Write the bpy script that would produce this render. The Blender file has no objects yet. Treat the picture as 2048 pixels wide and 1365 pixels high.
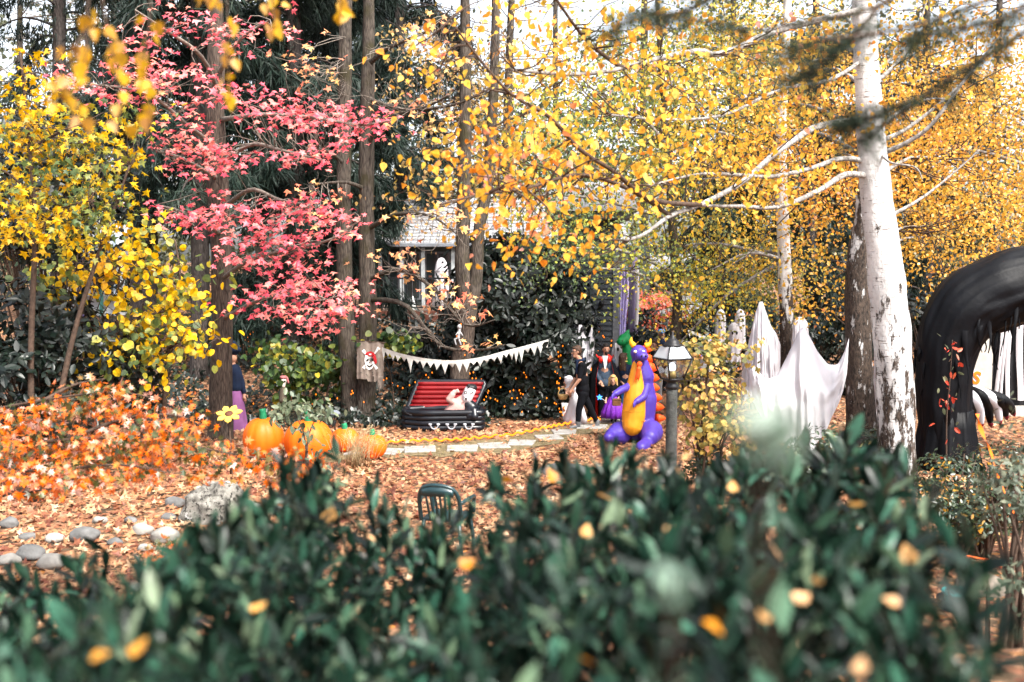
import bpy, bmesh, math, random
import numpy as np
from mathutils import Vector, Matrix, noise

# ------------------------------------------------------------------ camera, world, sun, exposure
sc = bpy.context.scene
COL = sc.collection
FPX, PITCH, CAMZ = 1991.0, math.atan(160.5 / 1991.0), 3.54
cam = bpy.data.cameras.new('camera'); camo = bpy.data.objects.new('camera', cam); COL.objects.link(camo)
cam.lens = 35.0; cam.sensor_width = 36.0; cam.clip_end = 3000; cam.clip_start = 0.05
camo.location = (0, 0, CAMZ); camo.rotation_euler = (math.pi / 2 - PITCH, 0, 0)
cam.dof.use_dof = True; cam.dof.focus_distance = 19.0; cam.dof.aperture_fstop = 1.35
sc.camera = camo

SUN_EL, SUN_AZ = math.radians(52), math.radians(140)     # high, from behind the camera's right shoulder
world = bpy.data.worlds.new('World'); sc.world = world; world.use_nodes = True
wn, wl = world.node_tree.nodes, world.node_tree.links
sky = wn.new('ShaderNodeTexSky'); sky.sky_type = 'NISHITA'; sky.sun_disc = False
sky.sun_elevation = SUN_EL; sky.sun_rotation = SUN_AZ; sky.dust_density = 4.0; sky.air_density = 1.0
hs = wn.new('ShaderNodeHueSaturation'); hs.inputs['Saturation'].default_value = 0.35
wl.new(sky.outputs[0], hs.inputs['Color'])
wl.new(hs.outputs[0], wn['Background'].inputs[0]); wn['Background'].inputs[1].default_value = 0.125
sun = bpy.data.lights.new('sun', 'SUN'); suno = bpy.data.objects.new('sun', sun); COL.objects.link(suno)
sun.energy = 2.2; sun.angle = math.radians(14); sun.color = (1.0, 0.95, 0.87)
sd = Vector((math.sin(SUN_AZ) * math.cos(SUN_EL), math.cos(SUN_AZ) * math.cos(SUN_EL), math.sin(SUN_EL)))
suno.rotation_euler = sd.to_track_quat('Z', 'Y').to_euler()
sc.view_settings.view_transform = 'Standard'; sc.view_settings.look = 'None'
sc.view_settings.gamma = 1.0; sc.view_settings.use_curve_mapping = False
sc.view_settings.exposure = 2.1
sc.render.engine = 'CYCLES'
cy = sc.cycles
cy.use_denoising = True; cy.use_adaptive_sampling = True; cy.adaptive_threshold = 0.02
cy.max_bounces = 6; cy.diffuse_bounces = 3; cy.glossy_bounces = 2; cy.transmission_bounces = 4; cy.transparent_max_bounces = 6
cy.sample_clamp_indirect = 6.0

# ------------------------------------------------------------------ coordinates
SP, CP = math.sin(PITCH), math.cos(PITCH)
def P(px, py, Y):
    """world point at distance Y that the photograph shows at (px, py) of 2048 x 1365"""
    cx = (px - 1024) / FPX; c2 = -(py - 682.5) / FPX
    d = Vector((cx, CP + c2 * SP, -SP + c2 * CP))
    return Vector((0, 0, CAMZ)) + d * (Y / d.y)
def G(px, py, z=0.0):
    cx = (px - 1024) / FPX; c2 = -(py - 682.5) / FPX
    d = Vector((cx, CP + c2 * SP, -SP + c2 * CP))
    return Vector((0, 0, CAMZ)) + d * ((z - CAMZ) / d.z)
def proj(p):
    v = np.asarray(p, float) - np.array([0, 0, CAMZ])
    f = v[..., 1] * CP - v[..., 2] * SP; u = v[..., 1] * SP + v[..., 2] * CP
    f = np.maximum(f, 1e-3)
    return 1024 + v[..., 0] / f * FPX, 682.5 - u / f * FPX
def sm(a, b, x):
    t = np.clip((np.asarray(x, float) - a) / (b - a), 0, 1); return t * t * (3 - 2 * t)
def T(x, y):
    """height of the ground"""
    x = np.asarray(x, float); y = np.asarray(y, float)
    near = 1.9 * (1 - sm(3.6, 8.6, y))
    bank = sm(21.6, 29.5, y) * 1.75 * (1 - sm(-0.2, 1.5, x - 0.02 * (y - 21)))
    bank2 = sm(25, 34, y) * 0.5 * sm(1.0, 3.0, x)
    wob = 0.04 * np.sin(x * 1.3 + 1) * np.sin(y * 0.9) + 0.02 * np.sin(x * 3.1) * np.cos(y * 2.7)
    return near + bank + bank2 + wob * sm(8, 11, y) * (1 - 0.8 * sm(17, 18, y) * (1 - sm(20.8, 21.6, y)))
def Tf(x, y): return float(T(x, y))

# ------------------------------------------------------------------ mesh helpers
class Geo:
    def __init__(s): s.v = []; s.f = []
    def add(s, v, f):
        n = len(s.v); s.v += [tuple(a) for a in v]; s.f += [tuple(i + n for i in q) for q in f]; return s
    def mesh(s, name, smooth=True):
        me = bpy.data.meshes.new(name); me.from_pydata(s.v, [], s.f); me.update()
        if smooth: me.polygons.foreach_set('use_smooth', [True] * len(me.polygons))
        return me
def tube(pts, rad, sides=8, g=None, rough=0.0, rs=None):
    """tapered tube along a polyline"""
    g = g or Geo()
    pts = [Vector(p) for p in pts]
    if not hasattr(rad, '__len__'): rad = [rad] * len(pts)
    t0 = (pts[1] - pts[0]).normalized()
    ref = Vector((0, 0, 1)) if abs(t0.z) < .9 else Vector((1, 0, 0))
    u = t0.cross(ref).normalized(); vs = []; n = len(pts)
    for i, p in enumerate(pts):
        t = (pts[min(i + 1, n - 1)] - pts[max(i - 1, 0)])
        t = t.normalized() if t.length > 1e-9 else t0
        u = (u - t * u.dot(t)); u = u.normalized() if u.length > 1e-6 else t.orthogonal().normalized()
        w = t.cross(u)
        for k in range(sides):
            a = 2 * math.pi * k / sides
            r = rad[i]
            if rough: r *= 1 + rough * noise.noise(Vector((math.cos(a) * 1.8, math.sin(a) * 1.8, i * .35 + (rs or 0))))
            vs.append(p + u * (math.cos(a) * r) + w * (math.sin(a) * r))
    fs = [(i * sides + k, i * sides + (k + 1) % sides, (i + 1) * sides + (k + 1) % sides, (i + 1) * sides + k) for i in range(n - 1) for k in range(sides)]
    fs += [tuple(range(sides - 1, -1, -1)), tuple((n - 1) * sides + k for k in range(sides))]
    return g.add(vs, fs)
def resample(pts, n):
    """smooth curve through points"""
    pts = [Vector(p) for p in pts]
    if len(pts) == 2: return [pts[0].lerp(pts[1], i / (n - 1)) for i in range(n)]
    out = []; m = len(pts) - 1
    for i in range(n):
        s = i / (n - 1) * m; k = min(int(s), m - 1); t = s - k
        p0 = pts[max(k - 1, 0)]; p1 = pts[k]; p2 = pts[k + 1]; p3 = pts[min(k + 2, m)]
        out.append(0.5 * ((2 * p1) + (p2 - p0) * t + (2 * p0 - 5 * p1 + 4 * p2 - p3) * t * t + (3 * p1 - p0 - 3 * p2 + p3) * t ** 3))
    return out
def ell(c, r, rot=None, seg=18, rings=11, g=None):
    g = g or Geo(); c = Vector(c)
    if not hasattr(r, '__len__'): r = (r, r, r)
    M = rot or Matrix.Identity(3)
    vs = [c + M @ Vector((0, 0, r[2]))]
    for i in range(1, rings):
        a = math.pi * i / rings
        for k in range(seg):
            b = 2 * math.pi * k / seg
            vs.append(c + M @ Vector((r[0] * math.sin(a) * math.cos(b), r[1] * math.sin(a) * math.sin(b), r[2] * math.cos(a))))
    vs.append(c - M @ Vector((0, 0, r[2])))
    fs = [(0, 1 + k, 1 + (k + 1) % seg) for k in range(seg)]
    for i in range(rings - 2):
        for k in range(seg):
            a = 1 + i * seg + k; b = 1 + i * seg + (k + 1) % seg
            fs.append((a, a + seg, b + seg, b))
    l = len(vs) - 1; o = 1 + (rings - 2) * seg
    fs += [(l, o + (k + 1) % seg, o + k) for k in range(seg)]
    return g.add(vs, fs)
def cap(p0, r0, p1, r1, g=None, sides=12):
    """tapered capsule"""
    p0 = Vector(p0); p1 = Vector(p1); d = (p1 - p0); L = d.length; d = d.normalized()
    pts, rad = [], []
    for a in (-.98, -.8, -.4): pts.append(p0 + d * (r0 * a)); rad.append(r0 * math.sqrt(1 - a * a))
    pts += [p0, p1]; rad += [r0, r1]
    for a in (.4, .8, .98): pts.append(p1 + d * (r1 * a)); rad.append(r1 * math.sqrt(1 - a * a))
    return tube(pts, rad, sides, g)
def box(c, s, rot=None, g=None):
    g = g or Geo(); c = Vector(c); M = rot or Matrix.Identity(3)
    vs = [c + M @ Vector((sx * s[0] / 2, sy * s[1] / 2, sz * s[2] / 2)) for sx in (-1, 1) for sy in (-1, 1) for sz in (-1, 1)]
    return g.add(vs, [(0, 1, 3, 2), (4, 6, 7, 5), (0, 4, 5, 1), (2, 3, 7, 6), (0, 2, 6, 4), (1, 5, 7, 3)])
def boxp(p0, p1, w, t, g=None):
    """bar from p0 to p1"""
    return tube([p0, p1], [w, w], 4, g)
def bevel(me, w, seg=2):
    bm = bmesh.new(); bm.from_mesh(me)
    bmesh.ops.bevel(bm, geom=bm.edges[:], offset=w, segments=seg, profile=.5, affect='EDGES')
    bm.to_mesh(me); bm.free(); return me
def lathe(prof, seg=24, g=None, c=(0, 0, 0), fn=None):
    g = g or Geo(); c = Vector(c); vs = []; n = len(prof)
    for i, (r, z) in enumerate(prof):
        for k in range(seg):
            a = 2 * math.pi * k / seg
            rr, zz = fn(r, z, a, i / (n - 1)) if fn else (r, z)
            vs.append(c + Vector((rr * math.cos(a), rr * math.sin(a), zz)))
    fs = [(i * seg + k, i * seg + (k + 1) % seg, (i + 1) * seg + (k + 1) % seg, (i + 1) * seg + k) for i in range(n - 1) for k in range(seg)]
    fs += [tuple(range(seg - 1, -1, -1)), tuple((n - 1) * seg + k for k in range(seg))]
    return g.add(vs, fs)
def prism(poly, y0, y1, g=None, M=None):
    """outline in x-z given thickness along y"""
    g = g or Geo(); n = len(poly); M = M or Matrix.Identity(4)
    vs = [M @ Vector((x, y0, z)) for x, z in poly] + [M @ Vector((x, y1, z)) for x, z in poly]
    return g.add(vs, [tuple(range(n)), tuple(range(2 * n - 1, n - 1, -1))] + [(i, i + n, (i + 1) % n + n, (i + 1) % n) for i in range(n)])
def fuse(g, voxel, it=3, name='fused', fac=.5):
    """union of overlapping closed shapes as one continuous skin"""
    me = g.mesh(name) if isinstance(g, Geo) else g
    ob = bpy.data.objects.new('tmp', me); COL.objects.link(ob)
    m = ob.modifiers.new('r', 'REMESH'); m.mode = 'VOXEL'; m.voxel_size = voxel; m.use_smooth_shade = True
    if it:
        s = ob.modifiers.new('s', 'SMOOTH'); s.factor = fac; s.iterations = it
    dg = bpy.context.evaluated_depsgraph_get()
    out = bpy.data.meshes.new_from_object(ob.evaluated_get(dg), depsgraph=dg)
    out.name = name
    bpy.data.objects.remove(ob); bpy.data.meshes.remove(me)
    return out
def hexcol(h):
    c = [int(h[i:i + 2], 16) / 255 for i in (0, 2, 4)]
    return tuple(x / 12.92 if x <= .04045 else ((x + .055) / 1.055) ** 2.4 for x in c) + (1,)

# ------------------------------------------------------------------ objects
def tag(o, label=None, cat=None, group=None, kind=None):
    if label: o['label'] = label
    if cat: o['category'] = cat
    if group: o['group'] = group
    if kind: o['kind'] = kind
    return o
def thing(name, label, cat, loc, group=None):
    o = bpy.data.objects.new(name, None); COL.objects.link(o); o.location = loc; o.empty_display_size = .2
    return tag(o, label, cat, group)
def part(parent, name, me, mat=None, kind=None, label=None):
    """mesh in world coordinates as a child"""
    if isinstance(me, Geo): me = me.mesh(name)
    me.name = name
    o = bpy.data.objects.new(name, me); COL.objects.link(o)
    if mat is not None and not me.materials: me.materials.append(mat)
    if parent is not None:
        root = parent; off = Vector((0, 0, 0))
        o.parent = parent
        w = WORLD.get(parent.name)
        if w is None: w = Vector(parent.location) if parent.parent is None else Vector((0, 0, 0))
        o.matrix_parent_inverse = Matrix.Translation(-Vector(w))
    WORLD[o.name] = Vector((0, 0, 0))
    if kind: o['kind'] = kind
    if label: o['label'] = label
    return o
WORLD = {}
def single(name, me, mat, label, cat, group=None):
    o = part(None, name, me, mat); return tag(o, label, cat, group)
def struct(name, me, mat, kind='structure'):
    o = part(None, name, me, mat); o['kind'] = kind; return o
def inst(parent, name, me, M, mat=None):
    """one more object sharing mesh data, at world matrix M"""
    o = bpy.data.objects.new(name, me); COL.objects.link(o)
    if mat and not me.materials: me.materials.append(mat)
    if parent is not None:
        o.parent = parent
        w = WORLD.get(parent.name)
        if w is None: w = Vector(parent.location) if parent.parent is None else Vector((0, 0, 0))
        o.matrix_parent_inverse = Matrix.Translation(-Vector(w))
    o.matrix_basis = M
    return o

# ------------------------------------------------------------------ materials
MATS = {}
def newmat(name):
    m = bpy.data.materials.new(name); m.use_nodes = True; MATS[name] = m
    nt = m.node_tree
    return m, nt, nt.nodes, nt.links, nt.nodes['Principled BSDF']
def ramp(nd, stops, interp='LINEAR'):
    r = nd.new('ShaderNodeValToRGB'); e = r.color_ramp.elements; r.color_ramp.interpolation = interp
    while len(e) > 1: e.remove(e[-1])
    e[0].position = stops[0][0]; e[0].color = stops[0][1]
    for p, c in stops[1:]:
        n = e.new(p); n.color = c
    return r
def c4(c): return tuple(c) + (1,) if len(c) == 3 else tuple(c)
def plain(name, col, rough=.6, var=.25, scale=6, bump=.0, bscale=30, metal=0, emit=None, estr=0, spec=.25, sheen=0, trans=0):
    """surface with a little colour variation and relief"""
    m, nt, nd, lk, b = newmat(name)
    col = c4(col); tc = nd.new('ShaderNodeTexCoord')
    nz = nd.new('ShaderNodeTexNoise'); nz.inputs['Scale'].default_value = scale; nz.inputs['Detail'].default_value = 6
    lk.new(tc.outputs['Object'], nz.inputs['Vector'])
    lo = tuple(max(0, x * (1 - var)) for x in col[:3]) + (1,); hi = tuple(min(1, x * (1 + var)) for x in col[:3]) + (1,)
    r = ramp(nd, [(.3, lo), (.7, hi)]); lk.new(nz.outputs['Fac'], r.inputs[0]); lk.new(r.outputs[0], b.inputs['Base Color'])
    b.inputs['Roughness'].default_value = rough; b.inputs['Metallic'].default_value = metal
    b.inputs['Specular IOR Level'].default_value = spec
    if bump:
        n2 = nd.new('ShaderNodeTexNoise'); n2.inputs['Scale'].default_value = bscale; n2.inputs['Detail'].default_value = 5
        lk.new(tc.outputs['Object'], n2.inputs['Vector'])
        bp = nd.new('ShaderNodeBump'); bp.inputs['Strength'].default_value = bump; bp.inputs['Distance'].default_value = .02
        lk.new(n2.outputs['Fac'], bp.inputs['Height']); lk.new(bp.outputs[0], b.inputs['Normal'])
    if emit: b.inputs['Emission Color'].default_value = c4(emit); b.inputs['Emission Strength'].default_value = estr
    if trans:
        tr = nd.new('ShaderNodeBsdfTranslucent'); lk.new(r.outputs[0], tr.inputs['Color'])
        mx = nd.new('ShaderNodeMixShader'); mx.inputs[0].default_value = trans
        lk.new(b.outputs[0], mx.inputs[1]); lk.new(tr.outputs[0], mx.inputs[2]); lk.new(mx.outputs[0], nd['Material Output'].inputs['Surface'])
    return m
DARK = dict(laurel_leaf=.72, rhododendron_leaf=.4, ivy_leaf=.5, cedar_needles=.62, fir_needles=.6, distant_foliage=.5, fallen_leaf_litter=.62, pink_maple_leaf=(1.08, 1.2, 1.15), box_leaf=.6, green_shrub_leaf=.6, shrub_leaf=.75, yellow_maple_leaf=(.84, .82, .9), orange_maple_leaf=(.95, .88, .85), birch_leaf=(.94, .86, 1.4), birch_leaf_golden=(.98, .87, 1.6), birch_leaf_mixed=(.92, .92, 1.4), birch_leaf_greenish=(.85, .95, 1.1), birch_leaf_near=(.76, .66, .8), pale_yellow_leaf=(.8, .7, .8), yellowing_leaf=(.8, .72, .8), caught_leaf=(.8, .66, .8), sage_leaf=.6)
def leafmat(name, stops, nscale=.6, nw=.45, trans=.4, rough=.45, spec=.4, interp='LINEAR'):
    """leaf: colour by leaf and by clump of leaves, light passes through"""
    kd = DARK.get(name, 1.0); kd = kd if isinstance(kd, tuple) else (kd,) * 3; stops = [(p, tuple(x * k for x, k in zip(c, kd))) for p, c in stops]
    m, nt, nd, lk, b = newmat(name)
    ge = nd.new('ShaderNodeNewGeometry'); oi = nd.new('ShaderNodeObjectInfo')
    ad = nd.new('ShaderNodeMath'); ad.operation = 'ADD'; lk.new(ge.outputs['Random Per Island'], ad.inputs[0]); lk.new(oi.outputs['Random'], ad.inputs[1])
    fr = nd.new('ShaderNodeMath'); fr.operation = 'FRACT'; lk.new(ad.outputs[0], fr.inputs[0])
    nz = nd.new('ShaderNodeTexNoise'); nz.inputs['Scale'].default_value = nscale; nz.inputs['Detail'].default_value = 2
    lk.new(ge.outputs['Position'], nz.inputs['Vector'])
    mr = nd.new('ShaderNodeMapRange'); mr.inputs[1].default_value = .3; mr.inputs[2].default_value = .7; lk.new(nz.outputs['Fac'], mr.inputs[0])
    mx = nd.new('ShaderNodeMix'); mx.inputs[0].default_value = nw; lk.new(fr.outputs[0], mx.inputs[2]); lk.new(mr.outputs[0], mx.inputs[3])
    r = ramp(nd, [(p, c4(c)) for p, c in stops], interp); lk.new(mx.outputs[0], r.inputs[0])
    # blotches within a leaf
    n2 = nd.new('ShaderNodeTexNoise'); n2.inputs['Scale'].default_value = 22; n2.inputs['Detail'].default_value = 3; lk.new(ge.outputs['Position'], n2.inputs['Vector'])
    m2 = nd.new('ShaderNodeMapRange'); m2.inputs[1].default_value = .32; m2.inputs[2].default_value = .68; m2.inputs[3].default_value = .62; m2.inputs[4].default_value = 1.18; lk.new(n2.outputs['Fac'], m2.inputs[0])
    hv = nd.new('ShaderNodeHueSaturation'); hv.inputs['Saturation'].default_value = 1.06; lk.new(r.outputs[0], hv.inputs['Color']); lk.new(m2.outputs[0], hv.inputs['Value']); r = hv
    lk.new(r.outputs[0], b.inputs['Base Color']); b.inputs['Roughness'].default_value = rough; b.inputs['Specular IOR Level'].default_value = spec
    if trans:
        tr = nd.new('ShaderNodeBsdfTranslucent'); lk.new(r.outputs[0], tr.inputs['Color'])
        ms = nd.new('ShaderNodeMixShader'); ms.inputs[0].default_value = trans
        lk.new(b.outputs[0], ms.inputs[1]); lk.new(tr.outputs[0], ms.inputs[2]); lk.new(ms.outputs[0], nd['Material Output'].inputs['Surface'])
    return m
def barkmat(name, dark, light, moss=None, zs=.18, scale=22, bump=.8):
    kd = .55 if 'limb' in name else .42; dark = tuple(x * kd for x in dark); light = tuple(x * kd for x in light)
    m, nt, nd, lk, b = newmat(name)
    tc = nd.new('ShaderNodeTexCoord'); mp = nd.new('ShaderNodeMapping'); mp.inputs['Scale'].default_value = (1, 1, zs)
    lk.new(tc.outputs['Object'], mp.inputs['Vector'])
    nz = nd.new('ShaderNodeTexNoise'); nz.inputs['Scale'].default_value = scale; nz.inputs['Detail'].default_value = 7; nz.inputs['Roughness'].default_value = .65
    lk.new(mp.outputs[0], nz.inputs['Vector'])
    vo = nd.new('ShaderNodeTexVoronoi'); vo.inputs['Scale'].default_value = scale * 1.1; vo.feature = 'DISTANCE_TO_EDGE'; lk.new(mp.outputs[0], vo.inputs['Vector'])
    mu = nd.new('ShaderNodeMath'); mu.operation = 'MULTIPLY_ADD'; mu.inputs[1].default_value = .9; lk.new(vo.outputs['Distance'], mu.inputs[0]); lk.new(nz.outputs['Fac'], mu.inputs[2])
    r = ramp(nd, [(.35, c4(dark)), (.75, c4(light))]); lk.new(mu.outputs[0], r.inputs[0])
    out = r.outputs[0]
    if moss:
        n3 = nd.new('ShaderNodeTexNoise'); n3.inputs['Scale'].default_value = 2.2; n3.inputs['Detail'].default_value = 4; lk.new(tc.outputs['Object'], n3.inputs['Vector'])
        r3 = ramp(nd, [(.52, (0, 0, 0, 1)), (.66, (1, 1, 1, 1))]); lk.new(n3.outputs['Fac'], r3.inputs[0])
        mx = nd.new('ShaderNodeMix'); mx.data_type = 'RGBA'; lk.new(r3.outputs[0], mx.inputs[0]); lk.new(out, mx.inputs[6]); mx.inputs[7].default_value = c4(moss)
        out = mx.outputs[2]
    lk.new(out, b.inputs['Base Color']); b.inputs['Roughness'].default_value = .9; b.inputs['Specular IOR Level'].default_value = .2
    bp = nd.new('ShaderNodeBump'); bp.inputs['Strength'].default_value = bump; bp.inputs['Distance'].default_value = .03
    lk.new(mu.outputs[0], bp.inputs['Height']); lk.new(bp.outputs[0], b.inputs['Normal'])
    return m
def birchmat(name, zb0, zb1):
    """white papery bark with dark lenticels; corky and split between heights zb0 and zb1"""
    m, nt, nd, lk, b = newmat(name)
    tc = nd.new('ShaderNodeTexCoord')
    def nz(scale, sx, sz, det=5, rough=.6):
        mp = nd.new('ShaderNodeMapping'); mp.inputs['Scale'].default_value = (sx, sx, sz); lk.new(tc.outputs['Object'], mp.inputs['Vector'])
        n = nd.new('ShaderNodeTexNoise'); n.inputs['Scale'].default_value = scale; n.inputs['Detail'].default_value = det; n.inputs['Roughness'].default_value = rough
        lk.new(mp.outputs[0], n.inputs['Vector']); return n
    base = nz(3, 1, 1); rb = ramp(nd, [(.3, (.38, .37, .365, 1)), (.7, (.66, .655, .65, 1))]); lk.new(base.outputs['Fac'], rb.inputs[0])
    len_ = nz(5, 1, 9, 3); rl = ramp(nd, [(.60, (0, 0, 0, 1)), (.67, (1, 1, 1, 1))]); lk.new(len_.outputs['Fac'], rl.inputs[0])
    mx = nd.new('ShaderNodeMix'); mx.data_type = 'RGBA'; lk.new(rl.outputs[0], mx.inputs[0]); lk.new(rb.outputs[0], mx.inputs[6]); mx.inputs[7].default_value = (.10, .075, .06, 1)
    # corky base
    sep = nd.new('ShaderNodeSeparateXYZ'); lk.new(tc.outputs['Object'], sep.inputs[0])
    mr = nd.new('ShaderNodeMapRange'); mr.inputs[1].default_value = zb0; mr.inputs[2].default_value = zb1; mr.inputs[3].default_value = .66; mr.inputs[4].default_value = .385; lk.new(sep.outputs[2], mr.inputs[0])
    ck = nz(8, 1, .36, 9, .72)
    ad = nd.new('ShaderNodeMath'); ad.operation = 'ADD'; lk.new(ck.outputs['Fac'], ad.inputs[0]); lk.new(mr.outputs[0], ad.inputs[1])
    rc = ramp(nd, [(.95, (0, 0, 0, 1)), (1.0, (1, 1, 1, 1))]);
    sb = nd.new('ShaderNodeMath'); sb.operation = 'MULTIPLY'; sb.inputs[1].default_value = .93; lk.new(ad.outputs[0], sb.inputs[0]); lk.new(sb.outputs[0], rc.inputs[0])
    fine = nz(30, 1, .4, 6); rf = ramp(nd, [(.35, (.008, .006, .005, 1)), (.7, (.085, .06, .045, 1))]); lk.new(fine.outputs['Fac'], rf.inputs[0])
    m2 = nd.new('ShaderNodeMix'); m2.data_type = 'RGBA'; lk.new(rc.outputs[0], m2.inputs[0]); lk.new(mx.outputs[2], m2.inputs[6]); lk.new(rf.outputs[0], m2.inputs[7])
    lk.new(m2.outputs[2], b.inputs['Base Color']); b.inputs['Roughness'].default_value = .75; b.inputs['Specular IOR Level'].default_value = .25
    bp = nd.new('ShaderNodeBump'); bp.inputs['Strength'].default_value = .7; bp.inputs['Distance'].default_value = .03
    h = nd.new('ShaderNodeMath'); h.operation = 'ADD'; lk.new(rc.outputs[0], h.inputs[0]); lk.new(fine.outputs['Fac'], h.inputs[1])
    lk.new(h.outputs[0], bp.inputs['Height']); lk.new(bp.outputs[0], b.inputs['Normal'])
    return m

# leaves
M_HEDGE = leafmat('laurel_leaf', [(0, (.002, .006, .004)), (.38, (.004, .014, .009)), (.56, (.013, .036, .022)), (.72, (.032, .075, .045)), (.86, (.05, .15, .10)), (.94, (.15, .22, .13)), (1, (.32, .38, .26))], 2.5, .08, .12, .35, .25)  # paler stops put sky highlights into the colour of some leaves
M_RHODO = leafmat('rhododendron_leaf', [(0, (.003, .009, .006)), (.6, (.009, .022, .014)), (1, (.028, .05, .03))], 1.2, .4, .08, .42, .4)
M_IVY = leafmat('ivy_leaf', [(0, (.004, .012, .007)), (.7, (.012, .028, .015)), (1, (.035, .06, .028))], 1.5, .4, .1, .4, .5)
M_PINK = leafmat('pink_maple_leaf', [(0, (.45, .04, .075)), (.22, (.62, .09, .13)), (.55, (.74, .17, .19)), (.82, (.76, .27, .23)), (.93, (.76, .40, .24)), (1, (.72, .46, .22))], .5, .35, .36, .45, .5)
M_YEL = leafmat('yellow_maple_leaf', [(0, (.04, .08, .03)), (.28, (.11, .16, .045)), (.42, (.32, .32, .05)), (.52, (.74, .47, .03)), (.85, (.84, .48, .035)), (1, (.78, .33, .03))], .8, .55, .38, .5, .4)
M_BIRCH = leafmat('birch_leaf', [(0, (.30, .34, .08)), (.18, (.62, .52, .07)), (.45, (.86, .58, .06)), (.72, (.88, .47, .06)), (.9, (.80, .30, .04)), (1, (.82, .55, .35))], .35, .35, .45, .5, .4)
M_BIRCHF = leafmat('birch_leaf_golden', [(0, (.07, .09, .03)), (.16, (.30, .28, .06)), (.30, (.68, .46, .05)), (.58, (.86, .54, .06)), (.82, (.82, .40, .06)), (.94, (.55, .24, .07)), (1, (.88, .70, .40))], .45, .4, .42, .38, .55)  # last pale stop paints the sheen of bright sky onto leaves
M_BIRCHG = leafmat('birch_leaf_greenish', [(0, (.07, .11, .055)), (.4, (.18, .22, .09)), (.62, (.5, .45, .07)), (.85, (.84, .58, .07)), (1, (.8, .42, .07))], .35, .5, .4, .55, .3)
M_BIRCHM = leafmat('birch_leaf_mixed', [(0, (.05, .08, .03)), (.25, (.17, .21, .06)), (.42, (.42, .40, .07)), (.6, (.78, .54, .06)), (.85, (.84, .46, .06)), (1, (.86, .66, .36))], .45, .45, .42, .4, .5)
M_ORANGE = leafmat('orange_maple_leaf', [(0, (.02, .04, .012)), (.26, (.07, .085, .025)), (.38, (.30, .17, .05)), (.46, (.66, .15, .02)), (.64, (.76, .17, .025)), (.74, (.70, .25, .12)), (.86, (.62, .40, .34)), (1, (.82, .68, .62))], 1.6, .25, .22, .35, .5)  # whitish stops paint reflected sky; dark green ones also paint shaded gaps
M_LITTER = leafmat('fallen_leaf_litter', [(0, (.10, .03, .025)), (.22, (.28, .10, .06)), (.5, (.48, .23, .12)), (.76, (.62, .36, .20)), (.9, (.74, .54, .36)), (1, (.66, .26, .05))], .5, .25, .1, .55, .35)
M_SPARSE = leafmat('peach_maple_leaf', [(0, (.7, .14, .13)), (.4, (.82, .34, .2)), (.8, (.85, .55, .25)), (1, (.85, .55, .1))], .6, .3, .4, .5, .3)
M_NEEDLE = leafmat('cedar_needles', [(0, (.008, .02, .015)), (.6, (.02, .042, .03)), (1, (.06, .085, .055))], .5, .6, .12, .6, .3)
M_FIR = leafmat('fir_needles', [(0, (.012, .028, .016)), (.6, (.035, .06, .03)), (1, (.10, .11, .045))], 2, .4, .2, .5, .3)
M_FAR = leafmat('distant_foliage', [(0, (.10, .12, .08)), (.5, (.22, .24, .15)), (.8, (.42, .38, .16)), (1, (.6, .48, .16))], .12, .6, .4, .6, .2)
M_REDB = leafmat('red_bush_leaf', [(0, (.5, .1, .06)), (1, (.8, .3, .2))], 1, .3, .4)
M_SHRUB = leafmat('shrub_leaf', [(0, (.02, .05, .015)), (.5, (.06, .11, .03)), (.72, (.2, .23, .045)), (1, (.75, .52, .05))], 1.2, .35, .3, .45, .4)
M_GRASS = leafmat('dry_grass_blade', [(0, (.45, .33, .17)), (1, (.75, .6, .38))], 2, .2, .3)
# bark
M_BARK = barkmat('brown_bark', (.03, .022, .018), (.20, .15, .12))
M_BARKG = barkmat('grey_mossy_bark', (.022, .017, .014), (.20, .165, .135), moss=(.035, .03, .016))
M_BARKD = barkmat('dark_conifer_bark', (.028, .022, .02), (.15, .125, .115), zs=.3, scale=16)
M_TWIG = plain('twig_bark', (.06, .038, .027), .85, .4, 20)
M_TWIGG = plain('pale_twig_bark', (.16, .135, .115), .85, .4, 20)
M_LIMB = barkmat('birch_limb_bark', (.10, .08, .065), (.56, .53, .50), zs=1, scale=10, bump=.3)

# ------------------------------------------------------------------ leaves in bulk
def tmpl(right, fold=.12, mid=None):
    """leaf outline: right-hand side from base to tip, mirrored, folded along the midrib"""
    r = [Vector((x, y, abs(x) * fold * 2 if fold > 0 else x * fold * 2)) for x, y in right]
    n = len(r)
    v = r + [Vector((-p.x, p.y, p.z)) for p in r[1:-1]]
    f = [tuple(range(n)), (0, n - 1) + tuple(range(n + len(r) - 3, n - 1, -1))]
    return np.array([tuple(p) for p in v]), f
T_RHOMB = tmpl([(0, 0), (.40, .42), (0, 1)])
T_OVAL = tmpl([(0, 0), (.2, .22), (.24, .6), (.1, .9), (0, 1)])
T_BIRCH = tmpl([(0, 0), (.36, .16), (.40, .38), (.2, .72), (0, 1)])
T_ROUND = tmpl([(0, .02), (.3, -.04), (.5, .25), (.46, .6), (.22, .85), (0, 1)], .08)
T_STAR = tmpl([(0, 0), (.40, -.08), (.24, .2), (.60, .42), (.19, .5), (0, 1)], -.22)
T_STAR7 = tmpl([(0, 0), (.26, -.12), (.16, .1), (.56, .12), (.2, .27), (.5, .6), (.14, .5), (0, 1)], -.12)
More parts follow.
